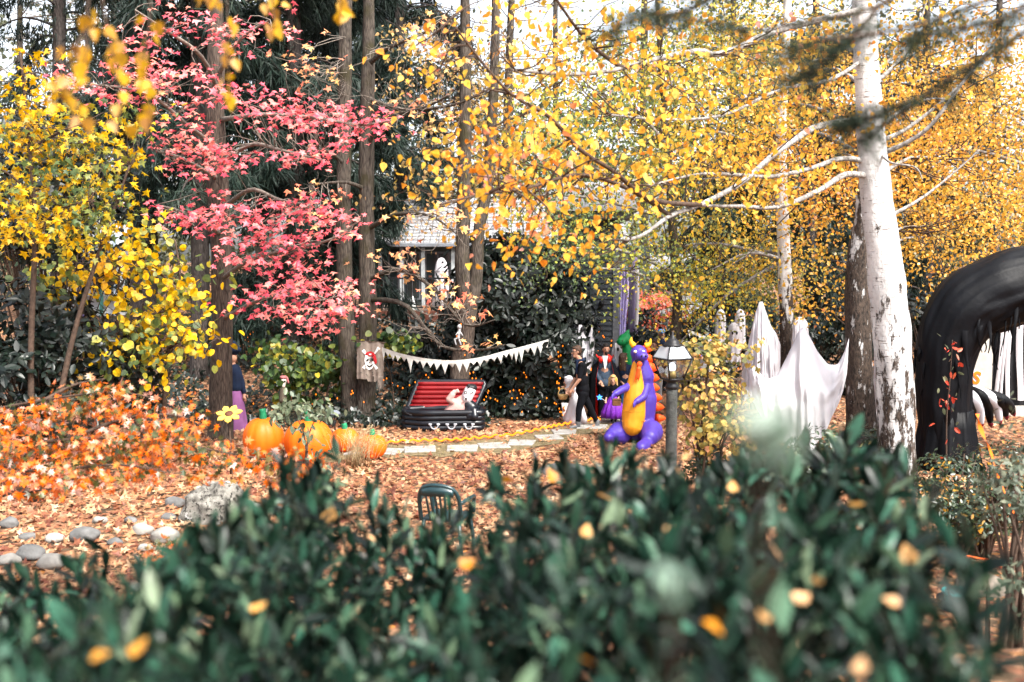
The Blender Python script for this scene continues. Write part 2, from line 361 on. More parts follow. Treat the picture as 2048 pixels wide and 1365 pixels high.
T_LANCE = (np.array([(0, 0, 0), (.075, .12, .02), (.165, .42, .06), (.13, .74, .04), (0, 1, -.05), (-.13, .74, .04), (-.165, .42, .06), (-.075, .12, .02), (0, .42, .0), (0, .74, 0.0)]),
           [(0, 1, 2, 8), (8, 2, 3, 9), (9, 3, 4), (0, 8, 6, 7), (8, 9, 5, 6), (9, 4, 5)])
T_NEEDLE = tmpl([(0, 0), (.05, .3), (0, 1)], .02)
T_IVY = tmpl([(0, 0), (.38, .0), (.28, .3), (.44, .5), (0, 1)], .1)

def leafmesh(name, tm, pos, axis, nrm, size):
    tv, tf = tm
    pos = np.asarray(pos, float); n = len(pos); axis = np.asarray(axis, float)
    axis = axis / (np.linalg.norm(axis, axis=1, keepdims=True) + 1e-9)
    x = np.cross(axis, nrm); x /= (np.linalg.norm(x, axis=1, keepdims=True) + 1e-9)
    z = np.cross(x, axis)
    rs = np.random.default_rng(n); R = np.stack([x * rs.uniform(.72, 1.1, (n, 1)), axis, z * rs.uniform(-.9, 2.2, (n, 1))], axis=2) * np.asarray(size, float).reshape(-1, 1, 1)
    V = np.einsum('nij,kj->nki', R, tv) + pos[:, None, :]
    k = len(tv); loops = np.concatenate([np.array(f) for f in tf]); tot = np.array([len(f) for f in tf]); L = len(loops)
    me = bpy.data.meshes.new(name)
    me.vertices.add(n * k); me.vertices.foreach_set('co', V.astype(np.float32).ravel())
    me.loops.add(n * L); me.loops.foreach_set('vertex_index', (loops[None, :] + (np.arange(n) * k)[:, None]).astype(np.int32).ravel())
    st = np.concatenate([[0], np.cumsum(tot)[:-1]])
    me.polygons.add(n * len(tf))
    me.polygons.foreach_set('loop_start', (st[None, :] + (np.arange(n) * L)[:, None]).astype(np.int32).ravel())
    me.polygons.foreach_set('loop_total', np.tile(tot, n).astype(np.int32))
    me.update(calc_edges=True)
    return me
def one_leaf(name, tm, mat):
    me = bpy.data.meshes.new(name); me.from_pydata([tuple(v) for v in tm[0]], [], tm[1]); me.update(); me.materials.append(mat); return me
def unit(v): return v / (np.linalg.norm(v, axis=-1, keepdims=True) + 1e-9)
def foliage(parent, tm, mat, pos, axis, nrm, size, npick=0, bulk='foliage', leafname='leaf'):
    """the leaves that show largest as leaves of their own, the rest in one mass"""
    pos = np.asarray(pos, float); size = np.broadcast_to(np.asarray(size, float), (len(pos),)).copy()
    keep = np.ones(len(pos), bool)
    if npick:
        px, py = proj(pos); vis = (px > -20) & (px < 2068) & (py > -20) & (py < 1385)
        app = np.where(vis, size / np.maximum(pos[:, 1], .2), 0)
        pick = np.argsort(-app)[:npick]
        pick = pick[app[pick] > 0]
        me = one_leaf(leafname, tm, mat)
        a = unit(axis); x = unit(np.cross(a, nrm)); z = np.cross(x, a)
        rp = np.random.default_rng(3); x = x * rp.uniform(.72, 1.1, (len(x), 1)); z = z * rp.uniform(-.9, 2.2, (len(x), 1))
        for i in pick:
            s = size[i]
            M = Matrix(((x[i, 0] * s, a[i, 0] * s, z[i, 0] * s, pos[i, 0]), (x[i, 1] * s, a[i, 1] * s, z[i, 1] * s, pos[i, 1]), (x[i, 2] * s, a[i, 2] * s, z[i, 2] * s, pos[i, 2]), (0, 0, 0, 1)))
            inst(parent, leafname, me, M)
        keep[pick] = False
    if keep.any():
        return part(parent, bulk, leafmesh(bulk, tm, pos[keep], axis[keep], nrm[keep], size[keep]), mat, kind='stuff')
def blobs(rng, spec, n):
    """points filling ellipsoids given as (px, py, Y, rx px, ry px, half depth m[, weight])"""
    w = np.array([(s[6] if len(s) > 6 else 1) * s[3] * s[4] for s in spec]); w = w / w.sum()
    idx = rng.choice(len(spec), n, p=w); d = unit(rng.normal(size=(n, 3))) * (rng.random((n, 1)) ** (1 / 2.4))
    C = np.array([tuple(P(s[0], s[1], s[2])) for s in spec]); R = np.array([(s[3] * s[2] / FPX, s[5], s[4] * s[2] / FPX) for s in spec])
    return C[idx] + d * R[idx]
def clumps(rng, cen, per, cr, flat=.6):
    n = len(cen); p = np.repeat(cen, per, axis=0) + rng.normal(size=(n * per, 3)) * np.array([cr, cr, cr * flat])
    return p
def hang(rng, n, down=1.0, spread=.7):
    a = unit(rng.normal(size=(n, 3)) * spread + np.array([0, 0, -down])); return a, rng.normal(size=(n, 3)) + np.array([0, -.5, .2])
def flatl(rng, n, up=1.0, spread=.45, droop=.25):
    nr = unit(rng.normal(size=(n, 3)) * spread + np.array([0, -.25, up]))
    a = rng.normal(size=(n, 3)); a = unit(a - nr * np.sum(a * nr, axis=1, keepdims=True)) + np.array([0, 0, -droop]); return a, nr
def twigs(parent, cen, skel, rng, mat, r0=.012, name='twigs', frac=1.0, sag=.1, sides=4):
    """thin twigs from the nearest limb to each clump"""
    g = Geo(); S = np.array([tuple(s) for s in skel])
    for c in cen:
        if rng.random() > frac: continue
        d = np.linalg.norm(S - c, axis=1); k = int(np.argmin(d + rng.random(len(d)) * .4)); s = Vector(S[k]); e = Vector(c)
        L = (e - s).length
        m1 = s.lerp(e, .35) + Vector(rng.normal(size=3)) * .08 * L; m2 = s.lerp(e, .7) + Vector(rng.normal(size=3)) * .07 * L + Vector((0, 0, sag * L * .4))
        tube(resample([s, m1, m2, e], 6), [r0, r0 * .85, r0 * .7, r0 * .55, r0 * .4, r0 * .25], sides, g)
    if g.v: return part(parent, name, g, mat, kind='stuff')
def trunk_geo(pts, rads, n=40, sides=18, rough=.16, flare=.5, seed=0, g=None):
    c = resample(pts, n); rr = np.interp(np.linspace(0, 1, n), np.linspace(0, 1, len(rads)), rads)
    L = sum((c[i + 1] - c[i]).length for i in range(n - 1))
    rr = [r * (1 + flare * math.exp(-(i / (n - 1)) * L / .45)) for i, r in enumerate(rr)]
    return tube(c, rr, sides, g, rough, seed), c

# ------------------------------------------------------------------ ground
def make_ground():
    xs = np.concatenate([[-500, -250, -120, -60, -40, -30], np.arange(-24, 24.1, .35), [30, 40, 60, 120, 250, 500]])
    ys = np.concatenate([[-60, -30, -12, -6], np.arange(-2, 40.1, .35), [44, 50, 60, 80, 120, 250, 500, 900]])
    X, Y = np.meshgrid(xs, ys); Z = T(X, np.minimum(Y, 60))
    g = Geo(); nx = len(xs)
    g.v = [tuple(a) for a in np.stack([X.ravel(), Y.ravel(), Z.ravel()], 1)]
    g.f = [(j * nx + i, j * nx + i + 1, (j + 1) * nx + i + 1, (j + 1) * nx + i) for j in range(len(ys) - 1) for i in range(nx - 1)]
    m, nt, nd, lk, b = newmat('leafy_soil')
    ge = nd.new('ShaderNodeNewGeometry')
    n1 = nd.new('ShaderNodeTexNoise'); n1.inputs['Scale'].default_value = 1.1; n1.inputs['Detail'].default_value = 8; lk.new(ge.outputs['Position'], n1.inputs[0])
    vo = nd.new('ShaderNodeTexVoronoi'); vo.inputs['Scale'].default_value = 14; lk.new(ge.outputs['Position'], vo.inputs[0])
    r1 = ramp(nd, [(.35, (.035, .026, .018, 1)), (.6, (.12, .075, .045, 1))]); lk.new(n1.outputs[0], r1.inputs[0])
    sep = nd.new('ShaderNodeSeparateColor'); lk.new(vo.outputs['Color'], sep.inputs[0])
    r2 = ramp(nd, [(0, (.09, .03, .02, 1)), (.4, (.22, .10, .055, 1)), (.8, (.34, .19, .11, 1)), (1, (.32, .13, .035, 1))]); lk.new(sep.outputs[0], r2.inputs[0])
    mx = nd.new('ShaderNodeMix'); mx.data_type = 'RGBA'; r3 = ramp(nd, [(.4, (0, 0, 0, 1)), (.5, (1, 1, 1, 1))]); lk.new(sep.outputs[1], r3.inputs[0])
    lk.new(r3.outputs[0], mx.inputs[0]); lk.new(r1.outputs[0], mx.inputs[6]); lk.new(r2.outputs[0], mx.inputs[7]); lk.new(mx.outputs[2], b.inputs['Base Color'])
    b.inputs['Roughness'].default_value = .95; b.inputs['Specular IOR Level'].default_value = .1
    bp = nd.new('ShaderNodeBump'); bp.inputs['Strength'].default_value = .8; bp.inputs['Distance'].default_value = .03; lk.new(vo.outputs['Distance'], bp.inputs['Height']); lk.new(bp.outputs[0], b.inputs['Normal'])
    struct('ground', g, m)
make_ground()

# path of short grass and flagstones, curving to the right past the coffin
STONES = [(720, 908, 50), (779, 906, 58), (840, 902, 60), (923, 899, 62), (986, 893, 60), (1043, 887, 58), (1098, 876, 56), (1128, 866, 50), (1183, 855, 56), (1215, 843, 48)]
def make_path():
    cl = resample([G(600, 915), G(720, 908), G(840, 902), G(923, 898), G(1043, 886), G(1120, 866), G(1190, 850), G(1225, 832), G(1250, 812), G(1265, 795)], 60)
    g = Geo(); n = len(cl); W = 7
    for i, p in enumerate(cl):
        t = (cl[min(i + 1, n - 1)] - cl[max(i - 1, 0)]).normalized(); s = Vector((-t.y, t.x, 0))
        for k in range(W):
            u = (k / (W - 1) - .5) * 2; q = p + s * u * (.62 + .12 * math.sin(i * .9 + k)) ; g.v.append((q.x, q.y, Tf(q.x, q.y) + .012))
    g.f = [(i * W + k, i * W + k + 1, (i + 1) * W + k + 1, (i + 1) * W + k) for i in range(n - 1) for k in range(W - 1)]
    po = struct('path', g, plain('mossy_path_soil', (.13, .10, .055), .95, .5, 9, .5, 60))
    ms = plain('flagstone_concrete', (.25, .24, .225), .9, .25, 8, .5, 60)
    rng = random.Random(4)
    for px, py, w in STONES:
        c = G(px, py); s = w * c.y / FPX / 2; a = rng.uniform(-.25, .25); q = Geo()
        poly = [(-s, -s * .9), (s * .96, -s * .95), (s * 1.02, s * .9), (-s * .93, s)]
        R = Matrix.Rotation(a, 3, 'Z'); pts = [R @ Vector((x + rng.uniform(-.04, .04), y + rng.uniform(-.04, .04), 0)) + Vector((c.x, c.y, 0)) for x, y in poly]
        z = Tf(c.x, c.y)
        q.add([p + Vector((0, 0, z - .05)) for p in pts] + [p + Vector((0, 0, z + .035)) for p in pts], [(3, 2, 1, 0), (4, 5, 6, 7), (0, 1, 5, 4), (1, 2, 6, 5), (2, 3, 7, 6), (3, 0, 4, 7)])
        part(po, 'flagstone', bevel(q.mesh('flagstone', False), .012, 1), ms)
    # sparse short grass of the path
    r2 = np.random.default_rng(5); k = 5000; i = r2.integers(0, n - 1, k)
    C = np.array([tuple(p) for p in cl]); tt = unit(np.gradient(C, axis=0)); S = np.stack([-tt[:, 1], tt[:, 0], 0 * tt[:, 0]], 1)
    q = C[i] + S[i] * r2.uniform(-.75, .75, (k, 1)) + tt[i] * r2.uniform(-.1, .1, (k, 1)); q[:, 2] = T(q[:, 0], q[:, 1]) + .01
    a = unit(r2.normal(size=(k, 3)) * .5 + np.array([0, 0, 1]))
    part(po, 'grass', leafmesh('grass', T_NEEDLE, q, a, r2.normal(size=(k, 3)), r2.uniform(.03, .07, k)), leafmat('path_grass', [(0, (.10, .10, .03)), (.6, (.2, .17, .06)), (1, (.36, .29, .14))]), kind='stuff')
    return cl
PATHC = make_path()

def make_litter():
    rng = np.random.default_rng(11)
    def lay(n, x0, x1, y0, y1, s0, s1, thin=None, tm=T_STAR):
        p = np.stack([rng.uniform(x0, x1, n), rng.uniform(y0, y1, n), np.zeros(n)], 1)
        if thin is not None: p = p[thin(p)]
        n = len(p); p[:, 2] = T(p[:, 0], p[:, 1]) + .014 + rng.random(n) ** 2 * .035
        a, nr = flatl(rng, n, 1.0, .38, .0)
        return p, a, nr, rng.uniform(s0, s1, n)
    C = np.array([(p.x, p.y) for p in PATHC])
    def offpath(p):
        d = np.min(np.linalg.norm(p[:, None, :2] - C[None], axis=2), axis=1); return ((d > .5 + .3 * rng.random(len(p))) & (np.array([noise.noise(Vector((a[0] * .9, a[1] * .9, 1.7))) for a in p]) > rng.random(len(p)) * .9 - .95)) | (rng.random(len(p)) < .12)
    A = [lay(20000, -9, 5.5, 10, 21.4, .07, .14, offpath), lay(5000, -14, 10, 21.3, 27, .07, .13, lambda p: rng.random(len(p)) < .55), lay(6500, 1, 12, 6.5, 24, .06, .12, offpath), lay(2500, -8, 0, 6, 11, .07, .13)]
    cat = [np.concatenate([a[k] for a in A]) for k in range(4)]
    o = part(None, 'leaf_litter', leafmesh('leaf_litter', T_STAR, *cat), M_LITTER)
    tag(o, 'carpet of fallen pink and tan maple leaves covering the ground', 'fallen leaves', kind='stuff')
make_litter()

def make_ivy():
    rng = np.random.default_rng(12)
    n = 15000
    p = np.stack([rng.uniform(-13, 1.0, n), 20.75 + rng.random(n) ** 1.3 * 8.5, np.zeros(n)], 1)
    px, py = proj(p); ok = np.ones(n, bool)
    ok &= ~((p[:, 0] > -0.5) & (p[:, 1] < 21.8)); ok &= rng.random(n) < .9
    nz = np.array([noise.noise(Vector((a[0] * .8, a[1] * .8, 3))) for a in p]); ok &= nz > -.28
    p = p[ok]; n = len(p); h = rng.random(n) * .28 * (1 + nz[ok]); p[:, 2] = T(p[:, 0], p[:, 1]) + .03 + h
    nr = unit(rng.normal(size=(n, 3)) * .5 + np.array([0, -.7, .8])); a = unit(np.cross(nr, rng.normal(size=(n, 3))) + np.array([0, -.2, -.5]))
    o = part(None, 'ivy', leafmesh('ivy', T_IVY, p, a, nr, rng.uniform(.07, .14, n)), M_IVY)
    tag(o, 'dark green ivy covering the bank behind the coffin and pumpkins', 'ivy', kind='stuff')
make_ivy()

# ------------------------------------------------------------------ trees
def limb(g, pix, r0, r1, n=14, sides=9, sk=None):
    """limb through (px, py, Y) points"""
    c = resample([P(*p) for p in pix], n)
    tube(c, [r0 + (r1 - r0) * i / (n - 1) for i in range(n)], sides, g, .12, pix[0][0] * .01)
    if sk is not None: sk += c
    return c

def big_birch():
    rng = np.random.default_rng(21)
    b = P(1795, 985, 15.5); b.z = Tf(b.x, b.y) - .1
    t = thing('birch_tree', 'large white-barked birch with split corky base in front of the black arch', 'tree', b, 'birch trees')
    Y = 15.5
    g, c = trunk_geo([b, P(1792, 850, Y), P(1785, 700, Y), P(1772, 560, Y), P(1756, 420, Y), P(1742, 280, Y), P(1733, 140, Y), P(1728, 0, Y), P(1722, -160, Y), P(1715, -400, Y)],
                     [.27, .275, .285, .27, .235, .21, .185, .165, .13, .08], 60, 26, .13, .3, 3)
    part(t, 'trunk', g, birchmat('birch_bark_corky', -1.4, 4.4))
    sk = list(c[12:])
    L = [[(1735, 352, Y), (1690, 350, 15), (1640, 380, 14.4), (1560, 414, 13.6), (1480, 413, 13), (1400, 412, 12.5)],
         [(1728, 322, Y), (1680, 318, 15.2), (1620, 338, 14.8), (1540, 354, 14.2), (1460, 349, 13.6), (1390, 350, 13), (1300, 372, 12.4)],
         [(1730, 238, Y), (1640, 252, 14.6), (1590, 280, 14), (1540, 316, 13.4), (1480, 368, 12.8), (1400, 410, 12.2), (1340, 432, 11.6), (1290, 468, 11), (1250, 482, 10.8)],
         [(1725, 20, Y), (1640, 40, 14.5), (1540, 66, 13.5), (1480, 95, 12.8), (1430, 110, 12.3), (1400, 102, 12), (1320, 116, 11.3), (1245, 137, 10.8), (1150, 150, 10.2), (1030, 140, 9.6)],
         [(1245, 137, 10.8), (1180, 88, 10.4), (1120, 10, 10), (1080, -60, 9.8)],
         [(1400, 410, 12.2), (1300, 400, 11), (1230, 345, 10.3), (1160, 300, 10), (1100, 235, 9.7), (1024, 190, 9.4), (960, 120, 9.2), (900, 40, 9)],
         [(1340, 432, 11.6), (1260, 380, 10.8), (1160, 350, 10), (1060, 375, 9.3), (960, 390, 8.8), (880, 410, 8.5)],
         [(1726, 120, Y), (1660, 160, 14.8), (1560, 180, 14), (1450, 230, 13), (1330, 240, 12), (1220, 230, 11.2)],
         [(1745, 170, Y), (1790, 130, 15.6), (1830, 70, 15.8), (1860, -20, 16)], [(1750, 285, Y), (1810, 260, 15.6), (1890, 198, 15.8), (1950, 140, 16)],
         [(1760, 310, Y), (1850, 262, 15.2), (1930, 160, 15), (2010, 60, 14.8)], [(1765, 440, Y), (1830, 405, 15.8), (1885, 365, 16), (1960, 300, 16)],
         [(1755, 300, Y), (1780, 325, 15.1), (1830, 335, 15), (1845, 360, 15)]]
    R = [.07, .06, .07, .07, .035, .04, .035, .045, .05, .055, .055, .045, .03]
    for k, (l, r) in enumerate(zip(L, R)):
        r *= .74; gg = Geo(); limb(gg, l, r, r * .3, 22, 10, sk); part(t, 'branch', gg, M_TWIG if k in (4, 5, 6) else M_LIMB)
    # clumps along and below the limbs, larger leaves near the camera
    spec = [(1250, 130, 11, 260, 110, 1.6), (1100, 90, 10, 200, 100, 1.2), (960, 330, 9.2, 190, 110, .9), (1150, 350, 10.2, 200, 120, 1.2), (1330, 330, 12, 230, 120, 1.6), (1060, 470, 9.8, 150, 70, .9),
            (1500, 330, 13.8, 180, 110, 1.4), (1620, 180, 15, 160, 130, 1.5), (1880, 120, 15.8, 180, 160, 1.5), (900, 130, 9.2, 90, 110, .8, .7), (1470, 150, 13, 200, 120, 1.5), (1150, 520, 10.4, 90, 40, .6), (1380, 560, 15, 80, 40, .8, .5)]
    cen = blobs(rng, spec, 400)
    twigs(t, cen, sk, rng, M_TWIG, .011, frac=.55)
    pos = clumps(rng, cen, 10, .18, .9); n = len(pos); a, nr = hang(rng, n, .9, .8)
    foliage(t, T_BIRCH, M_BIRCH, pos, a, nr, rng.uniform(.04, .105, n), 280)
big_birch()

def birch2(px, base, Y, pts, rads, label, spec, mat, nclump, per, seed, cork, size=(.06, .10), cr=.34, bmat=None):
    rng = np.random.default_rng(seed)
    b = P(px, base, Y); b.z = Tf(b.x, b.y) - .1
    t = thing('birch_tree', label, 'tree', b, 'birch trees')
    g, c = trunk_geo([b] + [P(x, y, Y) for x, y in pts], rads, 44, 18, .14, .35, seed)
    part(t, 'trunk', g, bmat or birchmat('birch_bark_%d' % seed, *cork))
    sk = list(c[8:]); cen = blobs(rng, spec, nclump)
    # main limbs
    S = np.array([tuple(p) for p in c[14:]])
    for e in cen[:: max(1, nclump // 12)]:
        s = S[np.argmin(np.linalg.norm(S - (e - np.array([0, 0, .8])), axis=1))]; s = Vector(s); e = Vector(e)
        m = s.lerp(e, .5) + Vector((0, 0, .25)); q = resample([s, m, e], 9); gg = tube(q, [.05 * (1 - i / 11) for i in range(9)], 7); part(t, 'branch', gg, M_LIMB); sk += q
    twigs(t, cen, sk, rng, M_TWIG, .014, frac=.5)
    pos = clumps(rng, cen, per, cr, .9); n = len(pos); a, nr = hang(rng, n, .8, .9)
    foliage(t, T_RHOMB if size[1] < .115 else T_BIRCH, mat, pos, a, nr, rng.uniform(*size, n))
    return t
birch2(1726, 905, 18.2, [(1721, 800), (1716, 650), (1718, 520), (1734, 400), (1742, 250), (1738, 60), (1735, -250)], [.27, .25, .23, .21, .18, .14, .1, .06],
       'dark-fissured birch standing just left behind the large white birch', [(1880, 380, 20, 200, 200, 2.5), (1650, 300, 20, 200, 260, 2.2), (1950, 150, 21, 160, 150, 2), (1900, 540, 20.5, 150, 70, 1.5, .6), (1640, 600, 20.5, 130, 50, 1.2, .5)], M_BIRCHF, 330, 36, 22, (3.2, 6.8))
birch2(1572, 850, 21.5, [(1574, 700), (1570, 560), (1565, 420), (1562, 300), (1568, 150), (1575, 0), (1580, -250)], [.15, .145, .14, .13, .12, .1, .08, .05],
       'slim birch trunk rising behind the raised ghost sheet', [(1430, 330, 22.5, 230, 220, 2.2), (1500, 130, 23, 260, 150, 2.2), (1420, 560, 22, 170, 110, 1.6), (1560, 560, 22.5, 120, 80, 1.4), (1330, 690, 21.8, 60, 30, .5, .4)], M_BIRCHM, 330, 40, 23, (1.5, 4.2))
birch2(1352, 830, 22.6, [(1350, 700), (1355, 600), (1345, 450), (1335, 300), (1320, 100), (1310, -100)], [.13, .12, .11, .1, .08, .06, .04],
       'dark slender leaning trunk with green-yellow crown behind the lantern', [(1200, 300, 23, 210, 190, 2.0), (1160, 480, 21.8, 150, 80, 1.0), (1300, 540, 21.8, 150, 80, 1.0), (1330, 150, 24, 250, 170, 2.2), (1080, 360, 22.6, 130, 120, 1.2), (1430, 610, 21.6, 110, 55, .8), (1120, 560, 21.6, 70, 40, .6, .6)], M_BIRCHG, 320, 42, 24, (1.5, 4), bmat=M_BARKG)
birch2(2090, 860, 24, [(2090, 600), (2085, 300), (2080, 0), (2080, -250)], [.2, .18, .14, .1, .05],
       'golden birch crown filling the far right edge above the arch', [(1960, 400, 24, 150, 200, 2.4), (2020, 200, 24, 120, 140, 2.2), (1850, 300, 25, 150, 180, 2), (2060, 330, 24, 80, 260, 1.5)], M_BIRCHF, 230, 40, 25, (2, 5))

def pink_maple():
    rng = np.random.default_rng(31)
    Y = 19.7; b = P(440, 885, Y); b.z = Tf(b.x, b.y) - .1
    t = thing('maple_tree', 'pink-leaved maple on a straight brown trunk left of the pumpkins', 'tree', b)
    g, c = trunk_geo([b, P(441, 800, Y), P(445, 660, Y), P(443, 520, Y), P(436, 380, Y), P(430, 240, Y), P(432, 100, Y), P(430, -40, Y), P(428, -300, Y)], [.235, .225, .20, .2, .2, .185, .16, .13, .06], 56, 20, .14, .3, 5)
    part(t, 'trunk', g, M_BARK); sk = []
    L = [[(443, 300, Y), (380, 255, 18.5), (300, 190, 17.6), (200, 170, 17)], [(440, 240, Y), (520, 230, 18.6), (620, 235, 17.6), (720, 250, 17), (790, 240, 16.6)],
         [(443, 560, Y), (500, 520, 18.6), (580, 500, 17.8), (660, 480, 17.2), (720, 440, 17)], [(444, 470, Y), (400, 440, 18.6), (350, 420, 18), (310, 410, 17.6)],
         [(442, 640, Y), (520, 600, 18.4), (600, 580, 17.6), (690, 620, 17)], [(440, 360, Y), (370, 320, 18.4), (310, 300, 17.8)], [(436, 180, Y), (400, 110, 18.6), (330, 60, 18), (270, 20, 17.6)],
         [(436, 150, Y), (480, 80, 18.8), (540, 40, 18.2)], [(443, 420, Y), (500, 380, 18.4), (560, 400, 17.8), (620, 410, 17.2)], [(440, 330, Y), (500, 290, 18), (560, 300, 17.2), (640, 320, 16.8)]]
    for l in L:
        gg = Geo(); limb(gg, l, .05, .014, 14, 8, sk); part(t, 'branch', gg, M_TWIGG)
    spec = [(230, 165, 17.2, 110, 40, 1), (330, 140, 17.6, 90, 45, 1), (410, 185, 17.6, 80, 35, .9), (520, 215, 17.4, 95, 45, 1), (620, 240, 17.2, 100, 48, 1), (720, 250, 16.8, 65, 28, .7), (590, 310, 17, 60, 30, .7), (660, 300, 17, 50, 28, .6), (370, 290, 17.8, 70, 60, .8), (430, 330, 17.8, 55, 60, .7),
            (400, 430, 17.8, 80, 35, .8), (500, 440, 17.6, 130, 45, .9), (600, 430, 17.4, 110, 45, .9), (540, 510, 17.4, 100, 50, .8), (640, 560, 17.2, 90, 45, .8), (620, 630, 17, 95, 40, .8), (530, 600, 17.4, 60, 45, .6), (690, 600, 17, 45, 35, .6), (450, 70, 18, 70, 50, .8, .5), (350, 60, 18, 80, 50, .8, .5), (260, 80, 17.6, 70, 45, .7, .35), (560, 60, 18, 60, 45, .7, .3), (680, 450, 17, 50, 40, .6, .6), (320, 420, 17.8, 40, 25, .5)]
    cen = blobs(rng, spec, 400)
    twigs(t, cen, sk, rng, M_TWIGG, .009, frac=.7)
    pos = clumps(rng, cen, 6, .20, .28); n = len(pos); a, nr = flatl(rng, n, .9, .32, .35); nr[:, 1] -= .3
    foliage(t, T_STAR, M_PINK, pos, a, nr, rng.uniform(.085, .155, n), 290)
pink_maple()

def twin_maple():
    rng = np.random.default_rng(32)
    Y = 21.9; b = P(716, 850, Y); b.z = Tf(b.x, b.y) - .1
    t = thing('maple_tree', 'twin-trunked mossy maple with the pirate flag pinned to it', 'tree', b)
    ga, c1 = trunk_geo([b + Vector((-.14, .1, 0)), P(698, 760, Y + .1), P(692, 640, Y + .1), P(688, 480, Y), P(688, 300, Y), P(690, 120, Y), P(692, -40, Y), P(690, -300, Y)], [.2, .19, .18, .16, .15, .14, .12, .06], 50, 18, .17, .25, 7)
    part(t, 'trunk', ga, M_BARKG)
    gb, c2 = trunk_geo([b + Vector((.14, 0, 0)), P(733, 780, Y), P(736, 640, Y), P(733, 480, Y), P(733, 330, Y), P(736, 160, Y), P(738, 0, Y), P(742, -300, Y)], [.25, .2, .19, .17, .16, .14, .12, .06], 50, 18, .17, .25, 9)
    part(t, 'trunk', gb, M_BARKG); sk = []
    L = [[(735, 290, Y), (770, 240, 21.3), (850, 215, 20.6), (900, 190, 20)], [(734, 460, Y), (790, 430, 21.2), (860, 432, 20.4), (915, 470, 20)], [(736, 560, Y), (800, 540, 21), (870, 580, 20.2), (930, 650, 19.6), (990, 640, 19)],
         [(736, 130, Y), (780, 95, 21.3), (860, 60, 20.8), (900, 20, 20.5)], [(690, 330, Y), (640, 300, 21.2), (560, 340, 20.8)], [(738, 200, Y), (810, 220, 21), (900, 212, 20.4), (960, 190, 20)],
         [(734, 380, Y), (690, 365, 21.4), (620, 370, 20.8)], [(736, 600, Y), (810, 610, 20.8), (880, 690, 19.8), (960, 700, 19.3), (1010, 690, 19)]]
    for l in L:
        gg = Geo(); limb(gg, l, .06, .012, 16, 8, sk); part(t, 'branch', gg, M_BARKG)
    spec = [(830, 220, 20.4, 90, 40, .8), (870, 440, 20.2, 80, 40, .8), (900, 600, 19.6, 80, 50, .7), (860, 90, 20.6, 80, 60, .9), (620, 120, 20.8, 90, 60, .8), (650, 400, 20.8, 60, 50, .6), (960, 690, 19.2, 50, 20, .4), (800, 520, 20.5, 60, 60, .7)]
    cen = blobs(rng, spec, 150); twigs(t, cen, sk + c1[25:] + c2[25:], rng, M_TWIGG, .01, sag=-.3)
    twigs(t, blobs(rng, [(820, 150, 20.6, 110, 110, 1), (870, 640, 19.6, 110, 50, .7), (620, 250, 21, 90, 150, 1), (870, 460, 20.2, 100, 50, .7)], 150), sk + c1[25:] + c2[25:], rng, M_TWIGG, .008, name='bare_twigs', sag=-.3)
    pos = clumps(rng, cen, 2, .16, .5); n = len(pos); a, nr = flatl(rng, n, .85, .4, .4); nr[:, 1] -= .4
    foliage(t, T_STAR, M_SPARSE, pos, a, nr, rng.uniform(.11, .18, n), 120)
twin_maple()

def forked_maple():
    rng = np.random.default_rng(33)
    Y = 21.9; b = P(916, 835, Y); b.z = Tf(b.x, b.y) - .15
    t = thing('maple_tree', 'forked grey-brown tree trunk rising behind the open coffin', 'tree', b)
    g, c = trunk_geo([b, P(920, 740, Y), P(932, 660, Y), P(938, 600, Y)], [.24, .21, .19, .2], 20, 18, .15, .2, 11); part(t, 'trunk', g, M_BARK)
    g, c1 = trunk_geo([P(936, 625, Y), P(925, 540, Y), P(926, 440, Y), P(930, 300, Y), P(931, 150, Y), P(930, 0, Y), P(930, -200, Y)], [.16, .16, .15, .14, .12, .1, .06], 40, 16, .15, 0, 12); part(t, 'trunk', g, M_BARKG)
    g, c2 = trunk_geo([P(936, 640, Y), P(952, 560, Y), P(957, 470, Y), P(972, 380, Y), P(984, 240, Y), P(990, 100, Y), P(994, -200, Y)], [.15, .14, .13, .12, .11, .1, .06], 40, 16, .15, 0, 13); part(t, 'trunk', g, M_BARKG)
    spec = [(900, 240, 24, 150, 180, 1.6), (840, 420, 22, 100, 45, .7), (980, 130, 24.5, 120, 130, 1.6), (1000, 330, 24, 100, 120, 1.2), (810, 120, 24.5, 90, 120, 1.2, .6)]
    cen = blobs(rng, spec, 210); twigs(t, cen, c1[8:] + c2[8:], rng, M_TWIG, .012, sag=.3)
    pos = clumps(rng, cen, 10, .3, .9); n = len(pos); a, nr = hang(rng, n, .8, .9)
    foliage(t, T_BIRCH, leafmat('pale_yellow_leaf', [(0, (.45, .42, .2)), (.4, (.75, .6, .2)), (.8, (.85, .62, .28)), (1, (.82, .35, .25))], .4, .3, .45), pos, a, nr, rng.uniform(.07, .13, n), 60)
forked_maple()

